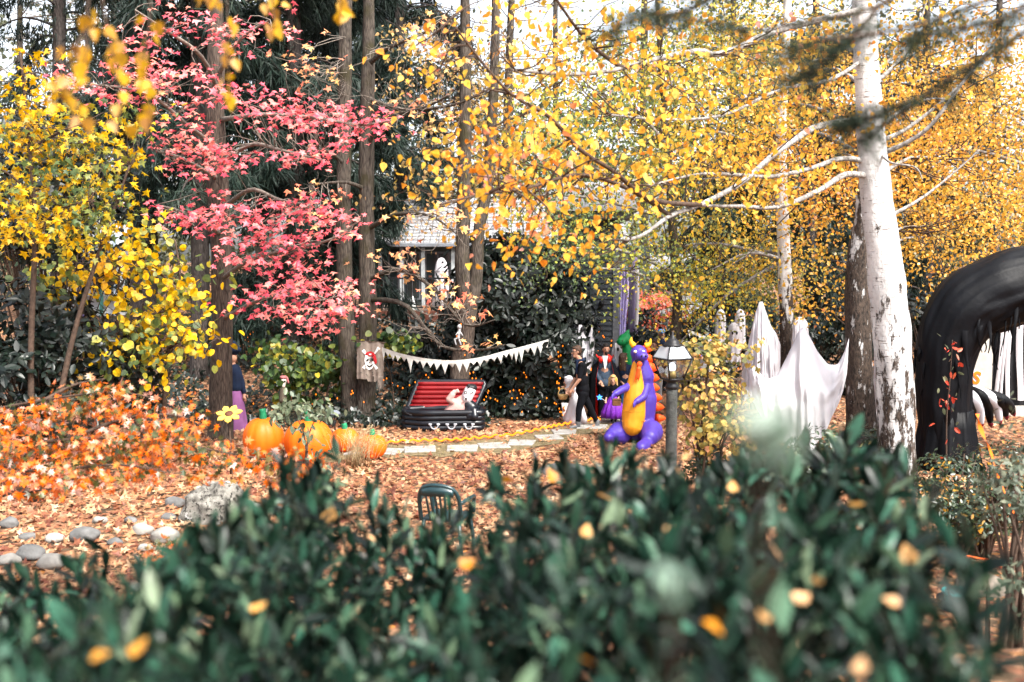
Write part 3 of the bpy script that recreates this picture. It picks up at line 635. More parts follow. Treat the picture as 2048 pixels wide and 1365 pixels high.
def yellow_tree(nm, label, base, pts, rad, limbs, spec, nclump, per, seed, npick, mat=None, tm=None, size=(.12, .2), cr=.2):
    rng = np.random.default_rng(seed); Y = base[2]; b = P(*base); b.z = Tf(b.x, b.y) - .05
    t = thing(nm, label, 'tree' if 'tree' in nm else 'shrub', b)
    sk = []
    for k, pp in enumerate(pts):
        g, c = trunk_geo([b + Vector((.1 * k, 0, 0))] + [P(*p) for p in pp], [rad, rad * .8, rad * .55, rad * .3], 20, 10, .1, .2, seed + k); part(t, 'trunk', g, M_TWIG); sk += c[6:]
    for l in limbs:
        gg = Geo(); limb(gg, l, rad * .5, rad * .15, 10, 7, sk); part(t, 'branch', gg, M_TWIG)
    cen = blobs(rng, spec, nclump); twigs(t, cen, sk, rng, M_TWIG, rad * .16, frac=.6)
    pos = clumps(rng, cen, per, cr, .6); n = len(pos); a, nr = hang(rng, n, .6, .6); nr = unit(nr * .5) + np.array([0, -.5, .7])
    foliage(t, tm or T_STAR, mat or M_YEL, pos, a, nr, rng.uniform(*size, n), npick)
    return t
yellow_tree('maple_tree', 'yellow and green maple sapling filling the left edge', (60, 900, 14.5), [[(62, 700, 14.5), (70, 450, 14.5), (55, 250, 14.5), (40, 100, 14.5)], [(140, 700, 14.8), (200, 500, 15), (260, 330, 15)]], .05,
            [[(62, 480, 14.5), (120, 420, 14.3), (190, 400, 14)], [(68, 400, 14.5), (20, 350, 14.3), (-30, 330, 14)], [(60, 300, 14.5), (130, 260, 14.2), (200, 240, 14)]],
            [(60, 180, 14.4, 50, 80, .6), (40, 260, 14.4, 60, 50, .7), (120, 300, 14.6, 110, 60, .9), (220, 300, 14.8, 60, 70, .8), (100, 400, 14.4, 120, 55, .9), (220, 400, 14.5, 70, 50, .8), (40, 450, 14.3, 60, 40, .6), (160, 460, 14.5, 110, 40, .8), (260, 230, 15, 50, 25, .5)], 210, 7, 41, 250, size=(.075, .14), cr=.25)
yellow_tree('maple_tree', 'low yellow-leaved tree spreading in front of the pink maple trunk', (330, 905, 16.5), [[(330, 780, 16.5), (345, 650, 16.5), (360, 560, 16.5), (350, 480, 16.5)], [(240, 780, 16.6), (235, 640, 16.7), (240, 520, 16.8)]], .045,
            [[(335, 700, 16.5), (400, 660, 16.2), (440, 680, 16)], [(345, 620, 16.5), (270, 640, 16.2), (210, 690, 16)], [(355, 570, 16.5), (300, 540, 16.3), (220, 520, 16.2)]],
            [(330, 560, 16.3, 70, 50, .8), (370, 590, 16.2, 50, 50, .7), (300, 640, 16.2, 90, 50, .9), (250, 700, 16, 60, 40, .7), (360, 680, 16, 80, 35, .8), (410, 690, 15.9, 35, 25, .5), (220, 520, 16.4, 70, 40, .7), (130, 560, 16.4, 70, 30, .6), (210, 750, 16, 30, 25, .4), (290, 490, 16.6, 50, 40, .6), (200, 580, 16.6, 60, 40, .6, .5), (330, 730, 16, 60, 25, .5)], 190, 6, 42, 220, tm=T_ROUND, size=(.08, .14), cr=.24)
yellow_tree('shrub', 'green and yellow round-leaved shrub above the pumpkins', (600, 850, 22), [[(610, 800, 22), (600, 760, 22), (590, 720, 22)], [(650, 800, 22.2), (660, 740, 22.4), (670, 700, 22.6)]], .03, [],
            [(560, 720, 22, 60, 35, .6), (640, 730, 22.2, 60, 35, .6), (600, 770, 22, 55, 30, .5), (680, 760, 22.4, 40, 30, .4), (540, 700, 22.6, 40, 20, .4)], 110, 7, 43, 80, mat=M_SHRUB, tm=T_ROUND, size=(.11, .18), cr=.18)
yellow_tree('shrub', 'small leafy shrub with upright grey-green leaves in front of the orange pumpkins', (612, 985, 16), [[(612, 900, 16), (605, 860, 16), (590, 830, 16)], [(614, 900, 16), (625, 850, 16), (650, 825, 16)]], .018, [],
            [(580, 815, 16, 45, 22, .3), (630, 820, 16, 50, 22, .3), (600, 850, 16, 40, 20, .3, .6), (640, 930, 16, 30, 40, .3, .3)], 40, 6, 44, 60, mat=leafmat('grey_green_leaf', [(0, (.04, .07, .04)), (1, (.2, .22, .14))], 2, .2, .2), tm=T_OVAL, size=(.10, .16), cr=.1)
yellow_tree('shrub', 'yellow-green vine leaves around the pirate flag and twin trunk', (790, 850, 22.4), [[(785, 780, 22.4), (775, 720, 22.2), (760, 690, 22)]], .02, [], [(790, 685, 22, 50, 20, .4), (740, 690, 21.6, 25, 12, .2, .4)], 30, 7, 45, 30, mat=M_SHRUB, tm=T_ROUND, size=(.10, .16), cr=.13)

def weeping_maple():
    rng = np.random.default_rng(51); Y = 11.0
    b = P(-420, 1150, Y); b.z = Tf(b.x, b.y) - .05
    t = thing('lace_leaf_maple', 'orange-red lace-leaf maple boughs sweeping in from the left edge above the stones', 'tree', b)
    sk = []
    c = trunk_geo([b, P(-400, 1000, Y), P(-330, 900, Y), P(-240, 860, Y - .3)], [.08, .07, .06, .045], 14, 10); part(t, 'trunk', c[0], M_BARK)
    L = [[(-260, 870, 10.75), (-60, 830, 10.24), (90, 800, 9.98), (230, 785, 9.86), (320, 800, 9.73)], [(-260, 870, 10.75), (-40, 890, 9.98), (140, 880, 9.60), (300, 875, 9.47), (420, 900, 9.47), (540, 920, 9.47), (620, 925, 9.60)], [(-260, 880, 10.75), (-60, 940, 9.73), (100, 940, 9.22), (240, 930, 9.09), (330, 945, 9.09)],
         [(-260, 880, 10.75), (-80, 990, 9.47), (40, 985, 8.96), (130, 975, 8.83)], [(140, 880, 9.60), (240, 840, 9.73), (340, 830, 9.73), (400, 850, 9.73)], [(90, 800, 9.98), (150, 770, 10.11), (210, 758, 10.11)]]
    for l in L:
        g = Geo(); limb(g, l, .022, .005, 22, 7, sk); part(t, 'branch', g, M_TWIG)
    spec = [(0, 850, 10.11, 90, 35, .4), (110, 825, 9.86, 90, 38, .45), (220, 805, 9.86, 80, 34, .4), (300, 825, 9.73, 70, 32, .4), (360, 855, 9.60, 50, 30, .35), (60, 900, 9.60, 110, 35, .45), (180, 890, 9.47, 110, 38, .45), (290, 895, 9.47, 90, 36, .4), (390, 905, 9.47, 70, 28, .35), (470, 915, 9.47, 60, 24, .3), (550, 925, 9.47, 60, 22, .3), (610, 925, 9.60, 30, 18, .25), (50, 960, 9.09, 100, 30, .4), (170, 950, 9.09, 110, 30, .4), (290, 945, 9.22, 80, 24, .35), (420, 950, 9.34, 50, 14, .25, .6),
            (200, 770, 9.98, 50, 16, .25, .6), (370, 815, 9.73, 22, 22, .2, .7), (130, 775, 10.11, 14, 8, .12, .4)]
    cen = blobs(rng, spec, 470); twigs(t, cen, sk, rng, M_TWIG, .0035, frac=.6)
    pos = clumps(rng, cen, 6, .095, .5); n = len(pos); a, nr = hang(rng, n, .5, .6); nr = rng.normal(size=(n, 3)) * .55 + np.array([0, -.45, .75])
    foliage(t, T_STAR7, M_ORANGE, pos, a, nr, rng.uniform(.055, .10, n), 290)
    # a smaller one at the stones
    b2 = P(330, 1225, 9.2); b2.z = Tf(b2.x, b2.y)
    t2 = thing('weeping_maple', 'small orange maple sprig low among the river stones behind the hedge', 'tree', b2)
    cen = blobs(rng, [(325, 1110, 9.4, 45, 28, .25)], 22)
    sk2 = resample([b2, P(325, 1150, 9.3), P(325, 1110, 9.4)], 8); part(t2, 'trunk', tube(sk2, [.015] * 8, 6), M_TWIG)
    twigs(t2, cen, sk2, rng, M_TWIG, .004)
    pos = clumps(rng, cen, 7, .06, .7); n = len(pos); a, nr = hang(rng, n, .4, .7); nr = rng.normal(size=(n, 3)) * .5 + np.array([0, -.5, .8])
    foliage(t2, T_STAR7, M_ORANGE, pos, a, nr, rng.uniform(.05, .085, n), 60)
weeping_maple()

def broadleaf_bush(nm, label, spec, n, per, seed, mat, tm, size, base, cr=.14, npick=0, rosette=True, stem=M_TWIG):
    rng = np.random.default_rng(seed); b = P(*base); b.z = Tf(b.x, b.y) - .05
    t = thing(nm, label, 'bush', b)
    w = np.array([s[3] * s[4] * (s[6] if len(s) > 6 else 1) for s in spec], float); w /= w.sum(); idx = rng.choice(len(spec), n, p=w)
    d = unit(rng.normal(size=(n, 3)) + np.array([0, -.45, .2])); rr = rng.uniform(.62, 1.04, (n, 1))
    Cc = np.array([tuple(P(s[0], s[1], s[2])) for s in spec]); R = np.array([(s[3] * s[2] / FPX, s[5], s[4] * s[2] / FPX) for s in spec])
    cen = Cc[idx] + d * rr * R[idx]; zmin = T(cen[:, 0], cen[:, 1]) + .05; cen[:, 2] = np.maximum(cen[:, 2], zmin)
    g = Geo()
    for k in range(0, n, 6):
        s = b + Vector((rng.uniform(-.2, .2), rng.uniform(-.2, .2), 0)); e = Vector(cen[k]); tube(resample([s, s.lerp(e, .45) + Vector((0, 0, .25)), e], 7), [.03, .025, .02, .017, .013, .009, .005], 5, g)
    part(t, 'stems', g, stem, kind='stuff')
    ax = np.repeat(d, per, axis=0); m = n * per; ang = np.tile(np.arange(per) / per * 2 * math.pi, n) + np.repeat(rng.random(n) * 6.28, per)
    e1 = unit(np.cross(ax, np.array([0.3, .2, .9]))); e2 = np.cross(ax, e1)
    out = e1 * np.cos(ang)[:, None] + e2 * np.sin(ang)[:, None]
    a = unit(out + ax * rng.uniform(-.1, .7, (m, 1)) + np.array([0, 0, -.35]) + rng.normal(size=(m, 3)) * .2); nr = ax + rng.normal(size=(m, 3)) * .25 + np.array([0, -.1, .3])
    pos = np.repeat(cen, per, axis=0) + a * .03 + rng.normal(size=(m, 3)) * cr * .3
    foliage(t, tm, mat, pos, a, nr, rng.uniform(*size, m), npick)
    return t
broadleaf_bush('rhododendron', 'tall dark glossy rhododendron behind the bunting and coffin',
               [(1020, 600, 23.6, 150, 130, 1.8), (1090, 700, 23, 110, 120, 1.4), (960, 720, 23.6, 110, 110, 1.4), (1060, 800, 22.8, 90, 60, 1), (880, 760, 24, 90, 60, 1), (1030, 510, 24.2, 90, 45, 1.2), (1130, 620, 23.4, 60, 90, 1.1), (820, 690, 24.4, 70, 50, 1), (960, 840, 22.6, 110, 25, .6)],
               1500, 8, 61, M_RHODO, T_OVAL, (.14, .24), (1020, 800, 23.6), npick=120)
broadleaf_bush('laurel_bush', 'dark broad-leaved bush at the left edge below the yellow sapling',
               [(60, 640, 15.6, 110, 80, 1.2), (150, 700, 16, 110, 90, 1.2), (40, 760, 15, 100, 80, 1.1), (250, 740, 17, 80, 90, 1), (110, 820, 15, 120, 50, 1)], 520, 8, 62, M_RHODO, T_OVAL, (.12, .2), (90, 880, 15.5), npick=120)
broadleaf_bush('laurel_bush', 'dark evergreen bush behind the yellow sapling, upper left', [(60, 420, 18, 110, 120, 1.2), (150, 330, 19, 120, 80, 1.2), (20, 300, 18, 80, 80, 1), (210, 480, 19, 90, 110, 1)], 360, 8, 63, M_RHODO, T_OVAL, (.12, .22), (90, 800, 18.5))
broadleaf_bush('shrub', 'small-leaved green and yellow shrub at the foot of the large birch', [(1900, 960, 12.2, 90, 60, .6), (1990, 930, 12.4, 80, 50, .6), (1940, 1020, 11.8, 110, 50, .6), (1860, 1010, 11.8, 60, 60, .5), (2040, 1000, 11.8, 60, 60, .5)], 520, 8, 64,
               leafmat('box_leaf', [(0, (.012, .03, .012)), (.6, (.035, .07, .03)), (.86, (.10, .14, .06)), (.9, (.6, .3, .05)), (1, (.75, .4, .08))], 2, .15, .15, .35, .5), T_OVAL, (.04, .075), (1940, 1080, 12), cr=.06, npick=60)
broadleaf_bush('shrub', 'green shrub between the big ghost and the birch trunks', [(1650, 900, 15.2, 70, 50, .6), (1740, 900, 16, 40, 50, .5), (1580, 930, 14.8, 80, 40, .6), (1450, 930, 14.5, 100, 40, .6)], 330, 8, 65,
               leafmat('green_shrub_leaf', [(0, (.015, .035, .015)), (.7, (.05, .085, .04)), (.88, (.12, .15, .07)), (1, (.75, .45, .1))], 2, .2, .15, .4, .5), T_OVAL, (.06, .11), (1620, 960, 15.2), cr=.08)
broadleaf_bush('shrub', 'yellowing hydrangea-like shrub right of the lantern post', [(1420, 800, 14.5, 70, 70, .5), (1400, 720, 14.6, 55, 45, .4), (1470, 700, 14.8, 50, 40, .4, .6), (1440, 870, 14.2, 70, 50, .5)], 150, 7, 66,
               leafmat('yellowing_leaf', [(0, (.06, .10, .04)), (.35, (.2, .22, .07)), (.6, (.6, .48, .12)), (.8, (.75, .5, .16)), (.92, (.85, .55, .3)), (1, (.85, .15, .02))], 2, .3, .4, .5, .3), T_ROUND, (.055, .10), (1420, 950, 14.4), cr=.2, npick=80)
broadleaf_bush('hedge', 'clipped dark hedge in the background behind the bunting and lantern', [(1330, 650, 27, 100, 35, .8), (1420, 665, 27, 70, 35, .8), (1290, 690, 26.5, 60, 40, .8), (1380, 730, 26.5, 120, 50, .8)], 380, 8, 67, M_RHODO, T_OVAL, (.11, .18), (1350, 760, 27))
broadleaf_bush('bush', 'red-leaved bush in the distance left of the dark leaning trunk', [(1310, 615, 31, 60, 30, .9), (1290, 640, 31, 40, 25, .7)], 130, 8, 68, M_REDB, T_OVAL, (.12, .2), (1310, 700, 31))
broadleaf_bush('laurel_bush', 'dark evergreen shrubs behind the ghosts and slim birch', [(1560, 690, 27, 110, 60, 1), (1690, 680, 27, 120, 80, 1), (1620, 770, 26, 120, 50, .9), (1740, 780, 26, 70, 60, .8)], 330, 8, 167, M_RHODO, T_OVAL, (.12, .2), (1640, 800, 27))
broadleaf_bush('laurel_bush', 'dark evergreen shrub seen past the right side of the large birch', [(1830, 640, 27, 60, 60, .9), (1840, 740, 27, 70, 70, .9), (1960, 600, 29, 120, 60, 1)], 190, 8, 168, M_RHODO, T_OVAL, (.12, .2), (1840, 790, 27))
broadleaf_bush('wreath_bush', 'round dark bush behind the dragon horns', [(1285, 690, 24, 28, 35, .4)], 70, 8, 69, M_RHODO, T_OVAL, (.1, .16), (1285, 780, 24))
broadleaf_bush('shrub', 'sparse grey-green leafy stems along the right edge', [(2010, 980, 8.4, 60, 70, .4), (2040, 1180, 7.6, 60, 60, .4), (1985, 1100, 8.6, 30, 30, .3, .3), (2040, 860, 8.6, 30, 70, .3)], 90, 6, 70, leafmat('sage_leaf', [(0, (.05, .08, .05)), (.7, (.2, .23, .16)), (1, (.35, .36, .24))], 2, .2, .2, .5, .3), T_OVAL, (.05, .09), (2030, 1250, 8), cr=.1, npick=80)

def conifer(px, base, Y, r, top, label, seed, spread, nb, dens=26, y0=650, mat=None, w=1.0):
    """tall conifer with drooping branchlets"""
    rng = np.random.default_rng(seed); b = P(px, base, Y); b.z = Tf(b.x, b.y) - .2; tp = P(px + top[0], top[1], Y)
    t = thing('conifer_tree', label, 'tree', b, 'tall conifers behind the maples')
    g, c = trunk_geo([b, b.lerp(tp, .33) + Vector((.03, 0, 0)), b.lerp(tp, .66), tp], [r, r * .9, r * .75, r * .5], 50, 18, .1, .3, seed); part(t, 'trunk', g, mat or M_BARKD)
    pos, ax = [], []; z0 = P(px, y0, Y).z
    if nb:
        gb = Geo()
        for k in range(nb):
            z = z0 + (tp.z - z0) * (k + rng.random()) / nb; f = min(1, max(0, (z - b.z) / (tp.z - b.z))); s = b.lerp(tp, f)
            an = rng.random() * 2 * math.pi; L = spread * rng.uniform(.5, 1); d = Vector((math.cos(an), math.sin(an), 0))
            q = resample([s, s + d * L * .4 + Vector((0, 0, .12 * L)), s + d * L * .8 - Vector((0, 0, .05 * L)), s + d * L - Vector((0, 0, .28 * L))], 10)
            tube(q, [.045 * (1 - i / 11) for i in range(10)], 5, gb)
            m = int(dens * L); u = rng.random(m) ** .7 * 9; Q = np.array([tuple(p) for p in q]); i0 = np.minimum(u.astype(int), 8); fr = (u - i0)[:, None]
            p = Q[i0] * (1 - fr) + Q[i0 + 1] * fr + rng.normal(size=(m, 3)) * np.array([.14, .14, .03]) * w
            pos.append(p); ax.append(unit(rng.normal(size=(m, 3)) * .35 + np.array([d.x * .2, d.y * .2, -1])))
        part(t, 'branches', gb, M_BARKD, kind='stuff')
        pos = np.concatenate(pos); ax = np.concatenate(ax); n = len(pos)
        # each branchlet a spray of needles
        per = 7; P2 = np.repeat(pos, per, axis=0) + np.repeat(ax, per, axis=0) * rng.random((n * per, 1)) * .5 * w; A2 = unit(np.repeat(ax, per, axis=0) + rng.normal(size=(n * per, 3)) * .35)
        foliage(t, T_NEEDLE, M_NEEDLE, P2, A2, rng.normal(size=(n * per, 3)), rng.uniform(.25, .5, n * per) * w, bulk='needles')
conifer(290, 800, 26, .37, (-12, -260), 'thick grey-barked conifer trunk behind the yellow sapling', 71, 2.4, 40, 40, 420)
conifer(400, 780, 25, .24, (-6, -260), 'slimmer conifer trunk just left of the pink maple trunk', 72, 2.2, 36, 40, 420)
conifer(592, 760, 27, .27, (-8, -260), 'dark weeping cedar between the pink maple and the twin trunks', 73, 3.0, 60, 60, 640)
conifer(800, 740, 37.5, .25, (0, -260), 'dark cedar with drooping boughs behind the twin-trunked maple', 74, 3.0, 55, 60, 400)
conifer(680, 740, 33, .28, (0, -260), 'distant dark cedar farthest back above the house roof', 75, 3.0, 50, 55, 470)
conifer(120, 760, 31, .25, (0, -260), 'grey bare-branched conifer at the upper left against the white sky', 76, 3.2, 44, 30, 560)

def far_wood():
    rng = np.random.default_rng(81)
    spec = [(100, 200, 44, 200, 260, 3, .5), (350, 250, 44, 200, 330, 3, .9), (620, 250, 46, 200, 330, 3), (850, 250, 46, 150, 260, 3, .8), (1050, 330, 46, 150, 200, 3, .8), (1250, 330, 46, 200, 280, 3), (1500, 330, 46, 200, 360, 3, 1.2), (1750, 330, 46, 220, 380, 3, 1.2), (1980, 450, 44, 200, 240, 3, 1.2), (150, 560, 44, 300, 100, 3), (500, 560, 44, 250, 100, 3), (1500, 620, 42, 300, 90, 3), (1900, 640, 42, 250, 80, 3)]
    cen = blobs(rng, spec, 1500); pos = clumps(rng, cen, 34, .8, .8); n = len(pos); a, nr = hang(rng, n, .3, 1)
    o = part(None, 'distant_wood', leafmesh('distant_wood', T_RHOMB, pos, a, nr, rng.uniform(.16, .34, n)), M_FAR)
    tag(o, 'pale olive mass of distant trees closing the view', 'woodland', kind='stuff')
    # bare far trunks
    for k, (px, Y, r) in enumerate([(40, 38, .15), (160, 40, .2), (235, 36, .14), (520, 40, .2), (1015, 40, .22), (1130, 41, .16), (1290, 40, .2), (1450, 38, .18), (1640, 40, .2), (1850, 39, .2), (1990, 38, .18)]):
        b = P(px, 640, Y); b.z = Tf(b.x, b.y) - .1; tp = P(px + 20 * math.sin(k * 2.1), -200, Y)
        t = thing('distant_tree', ['far bare tree at the upper left corner', 'far grey trunk left of the thick conifer', 'thin far trunk beside the thick conifer', 'far trunk behind the pink leaves', 'far trunk seen between the forked tree and the golden leaves', 'slender far trunk above the house roof', 'far trunk above the lavender drape', 'far trunk behind the greenish birch crown', 'far trunk behind the slim birch', 'far trunk right of the large birch', 'far trunk at the right edge behind golden leaves'][k], 'tree', b, 'bare trees far behind')
        g, c = trunk_geo([b, b.lerp(tp, .5) + Vector((.2 * math.sin(k), 0, 0)), tp], [r, r * .8, r * .4], 24, 10, .1, .3, 80 + k); part(t, 'trunk', g, M_BARKG)
        twigs(t, np.array([tuple(q) for q in c[8:]])[rng.integers(0, 16, 60)] + rng.normal(size=(60, 3)) * np.array([1.6, .8, .7]), c[6:], rng, M_TWIGG, .035, sag=.2)
far_wood()
conifer(1620, 760, 34, .25, (0, 60), 'dark conifer behind the slim birch and golden leaves', 77, 2.6, 45, 55, 700)
conifer(1850, 760, 35, .25, (0, 150), 'dark conifer behind the right side of the large birch', 78, 2.4, 40, 55, 700)
conifer(1440, 760, 34, .22, (0, 250), 'dark conifer low behind the lantern shrub and ghosts', 79, 2.2, 30, 55, 700)

# ------------------------------------------------------------------ foreground hedge and near leaves
def make_hedge():
    rng = np.random.default_rng(91)
    b = Vector((-.3, 3.4, 1.85)); t = thing('laurel_hedge', 'dark green laurel hedge with long pointed leaves, blurred across the foreground', 'hedge', b)
    LX = [-400, 0, 120, 250, 400, 520, 600, 690, 760, 850, 960, 1050, 1200, 1290, 1380, 1500, 1620, 1720, 1800, 1850, 2100]
    LY = [1080, 1080, 1060, 1050, 1055, 990, 905, 835, 910, 990, 915, 870, 825, 850, 840, 810, 815, 840, 905, 1020, 1340]
    def ztop(x, Y):
        px = 1024 + x / 4.6 * FPX
        yl = np.interp(px, LX, LY); s = np.clip((Y - 1.5) / 3.1, 0, 1)
        zl = CAMZ - (yl - 522) / FPX * 4.6
        return zl * 1.0 + (1 - s) * .22
    n = 2300
    y = 1.45 + 2.9 * rng.random(n) ** .8; x = rng.uniform(-1.05, 1.0, n) * (y * .56 + .25)
    xmax = .98 + (y - 2) * .30; ok = x < xmax; x, y = x[ok], y[ok]; n = len(x)
    zt = ztop(x, y) - rng.random(n) ** 1.6 * .85 - .07 + (rng.random(n) < .12) * rng.random(n) * .12
    zt = np.maximum(zt, T(x, y) + .1)
    tip = np.stack([x, y, zt], 1); up = unit(rng.normal(size=(n, 3)) * .38 + np.array([0, -.1, 1]))
    g = Geo()
    for k in range(0, n, 2):
        q = Vector(tip[k]); u = Vector(up[k]); tube([q - u * .32 - Vector((0, 0, .05)), q - u * .16, q], [.006, .0045, .003], 4, g)
    for k in range(90):
        q = Vector(tip[k * 7])
        if q.y < 2.7: continue
        s = Vector((q.x * .9, q.y + .05, Tf(q.x, q.y) - .05)); tube(resample([s, s.lerp(q, .5) + Vector((.05, 0, 0)), q], 6), [.015, .013, .011, .009, .007, .004], 5, g)
    part(t, 'stems', g, plain('hedge_stem_bark', (.014, .018, .010), .9), kind='stuff')
    per = 9; m = n * per; j = np.tile(np.arange(per), n); ang = j * 2.4 + np.repeat(rng.random(n) * 6.28, per)
    U = np.repeat(up, per, axis=0); e1 = unit(np.cross(U, np.array([.9, .3, .1]))); e2 = np.cross(U, e1)
    out = e1 * np.cos(ang)[:, None] + e2 * np.sin(ang)[:, None]; low = (j / per)[:, None]
    a = unit(U * (1.15 - low * .9) + out * (.35 + low * .9) + rng.normal(size=(m, 3)) * .15); nr = U * 1.0 - out * .35 + rng.normal(size=(m, 3)) * .2
    pos = np.repeat(tip, per, axis=0) - U * (low * .2 + .05)
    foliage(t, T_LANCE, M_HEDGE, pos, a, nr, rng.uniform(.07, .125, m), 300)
    # fallen leaves caught on top
    M = leafmat('caught_leaf', [(0, (.6, .26, .03)), (.4, (.75, .46, .09)), (1, (.85, .68, .38))], 3, .1, .3)
    me = one_leaf('fallen_leaf', T_BIRCH, M)
    spots = [(372, 1135), (505, 1225), (640, 1075), (655, 1045), (750, 1085), (955, 1135), (1110, 965), (1180, 925), (1220, 1000), (1360, 955), (1465, 985), (1170, 1075), (1430, 1240), (1445, 1265), (1535, 1245), (1660, 1030), (1710, 1015), (1800, 1095), (1820, 1130), (1590, 1205), (1165, 1320), (70, 1285), (300, 1345), (265, 1315), (180, 1320), (920, 1135), (1640, 1170), (1770, 1270), (1720, 1350), (1800, 1210), (1375, 920), (1010, 965), (860, 1310), (1330, 1070), (275, 1225), (1560, 1120)]
    spots = [s for i, s in enumerate(spots) if i % 5 != 2]
    rr = random.Random(5)
    def cell(px, py):
        a = next(w for x, w in [(200, 'near the left edge'), (480, 'below the boulder'), (700, 'below the pumpkins'), (860, 'left of the green chair'), (1000, 'below the green chair'), (1250, 'below the flagstone path'), (1330, 'below the dragon'), (1420, 'below the lantern'), (1600, 'below the big ghost'), (1740, 'left of the large birch'), (3000, 'below the large birch')] if px < x)
        return next(w for y, w in [(1010, 'on top of the hedge'), (1120, 'high in the hedge'), (1250, 'halfway down the hedge'), (3000, 'at the bottom of the picture')] if py < y) + ' ' + a
    cells = {}
    for k, s in enumerate(spots): cells.setdefault(cell(*s), []).append(k)
    LEAFLAB = {}
    for w, ks in cells.items():
        ks.sort(key=lambda k: spots[k][0])
        for i, k in enumerate(ks): LEAFLAB[k] = 'yellow fallen leaf caught ' + w + ('' if len(ks) == 1 else ', ' + {2: ['left one', 'right one'], 3: ['left one', 'middle one', 'right one'], 4: ['leftmost', 'second from left', 'third from left', 'rightmost']}[min(4, len(ks))][min(i, 3)])
    for k, (px, py) in enumerate(spots):
        Y = 4.6
        while Y > 1.5:
            p = P(px, py, Y)
            if p.z > float(ztop(p.x, Y)) - .13: break
            Y -= .05
        s = rr.uniform(.04, .07) * min(1, .35 + Y * .2); R = Matrix.Rotation(rr.uniform(0, 6.28), 4, 'Z') @ Matrix.Rotation(rr.uniform(.2, 1.2), 4, 'X') @ Matrix.Rotation(rr.uniform(-.6, .6), 4, 'Y')
        o = inst(None, 'fallen_leaf', me, Matrix.Translation(p) @ R @ Matrix.Scale(s, 4))
        tag(o, LEAFLAB[k], 'leaf', 'fallen leaves caught in the hedge')
    # tall shoots right in front of the lens
    for px, py, Y, s, lab in [(1535, 880, .6, .042, 'pale blurred leaf tip rising in front of the big ghost'), (1345, 1168, .8, .022, 'pale blurred leaf low in the foreground centre-right')]:
        p = P(px, py, Y); r = thing('laurel_shoot', lab, 'leaf', Vector((p.x, p.y, 1.9)))
        part(r, 'stem', tube(resample([Vector((p.x + .04, p.y + .1, 1.88)), Vector((p.x + .02, p.y + .06, (1.9 + p.z) / 2)), p], 8), [.0012] * 8, 5), M_TWIG)
        for q in range(5):
            a = q * 1.4 + px; M4 = Matrix.Translation(p - Vector((0, 0, .004 * q))) @ Matrix.Rotation(a, 4, 'Z') @ Matrix.Rotation(.5 + .15 * q, 4, 'X') @ Matrix.Scale(s, 4)
            inst(r, 'leaf', one_leaf('leaf', T_ROUND, M_SHOOT), M4)
M_SHOOT = leafmat('young_laurel_leaf', [(0, (.17, .27, .21)), (1, (.27, .36, .29))], 2, .2, .35, .3, .6)
make_hedge()

def hanging_twigs():
    """near birch twigs that hang into the top left of the picture"""
    rng = np.random.default_rng(95)
    for lines, lab in [([[(190, -90, 3.6), (175, 20, 3.5), (170, 120, 3.45), (150, 230, 3.4)], [(190, -90, 3.6), (215, 60, 3.6), (235, 160, 3.6), (240, 260, 3.6)], [(300, -90, 3.7), (300, 40, 3.7), (290, 120, 3.7), (305, 240, 3.7)], [(170, 60, 3.5), (140, 120, 3.4), (120, 200, 3.4)]], 'blurred yellow birch twigs hanging in the upper left corner'),
                       ([[(450, -90, 4), (455, 40, 4), (455, 110, 4), (460, 195, 4)]], 'single blurred hanging twig with pale yellow leaves in front of the pink maple'),
                       ([[(540, -90, 4.4), (545, 0, 4.4), (550, 60, 4.4)], [(690, -90, 4.6), (685, -10, 4.6), (680, 25, 4.6)], [(420, -60, 4), (425, 10, 4)]], 'blurred yellow leaves dangling along the top edge left of centre')]:
        c = P(*lines[0][0]); t = thing('birch_twig', lab, 'branch', c, 'near hanging birch twigs'); pos = []
        for l in lines:
            q = resample([P(*p) for p in l], 14); g = tube(q, [.004 - .002 * i / 13 for i in range(14)], 5); part(t, 'twig', g, M_TWIG)
            for p in q[4:]:
                for _ in range(1 + (rng.random() < .5)): pos.append(np.array(p) + rng.normal(size=3) * .022)
        pos = np.array(pos); n = len(pos); a, nr = hang(rng, n, 1.2, .5); nr = nr + np.array([0, -.6, 0])
        foliage(t, T_BIRCH, MATS['birch_leaf_near'], pos, a, nr, rng.uniform(.04, .066, n), 300)
leafmat('birch_leaf_near', [(0, (.40, .22, .06)), (.3, (.80, .5, .05)), (.7, (.88, .62, .06)), (1, (.86, .6, .3))], 3, .1, .5, .45, .5)
hanging_twigs()

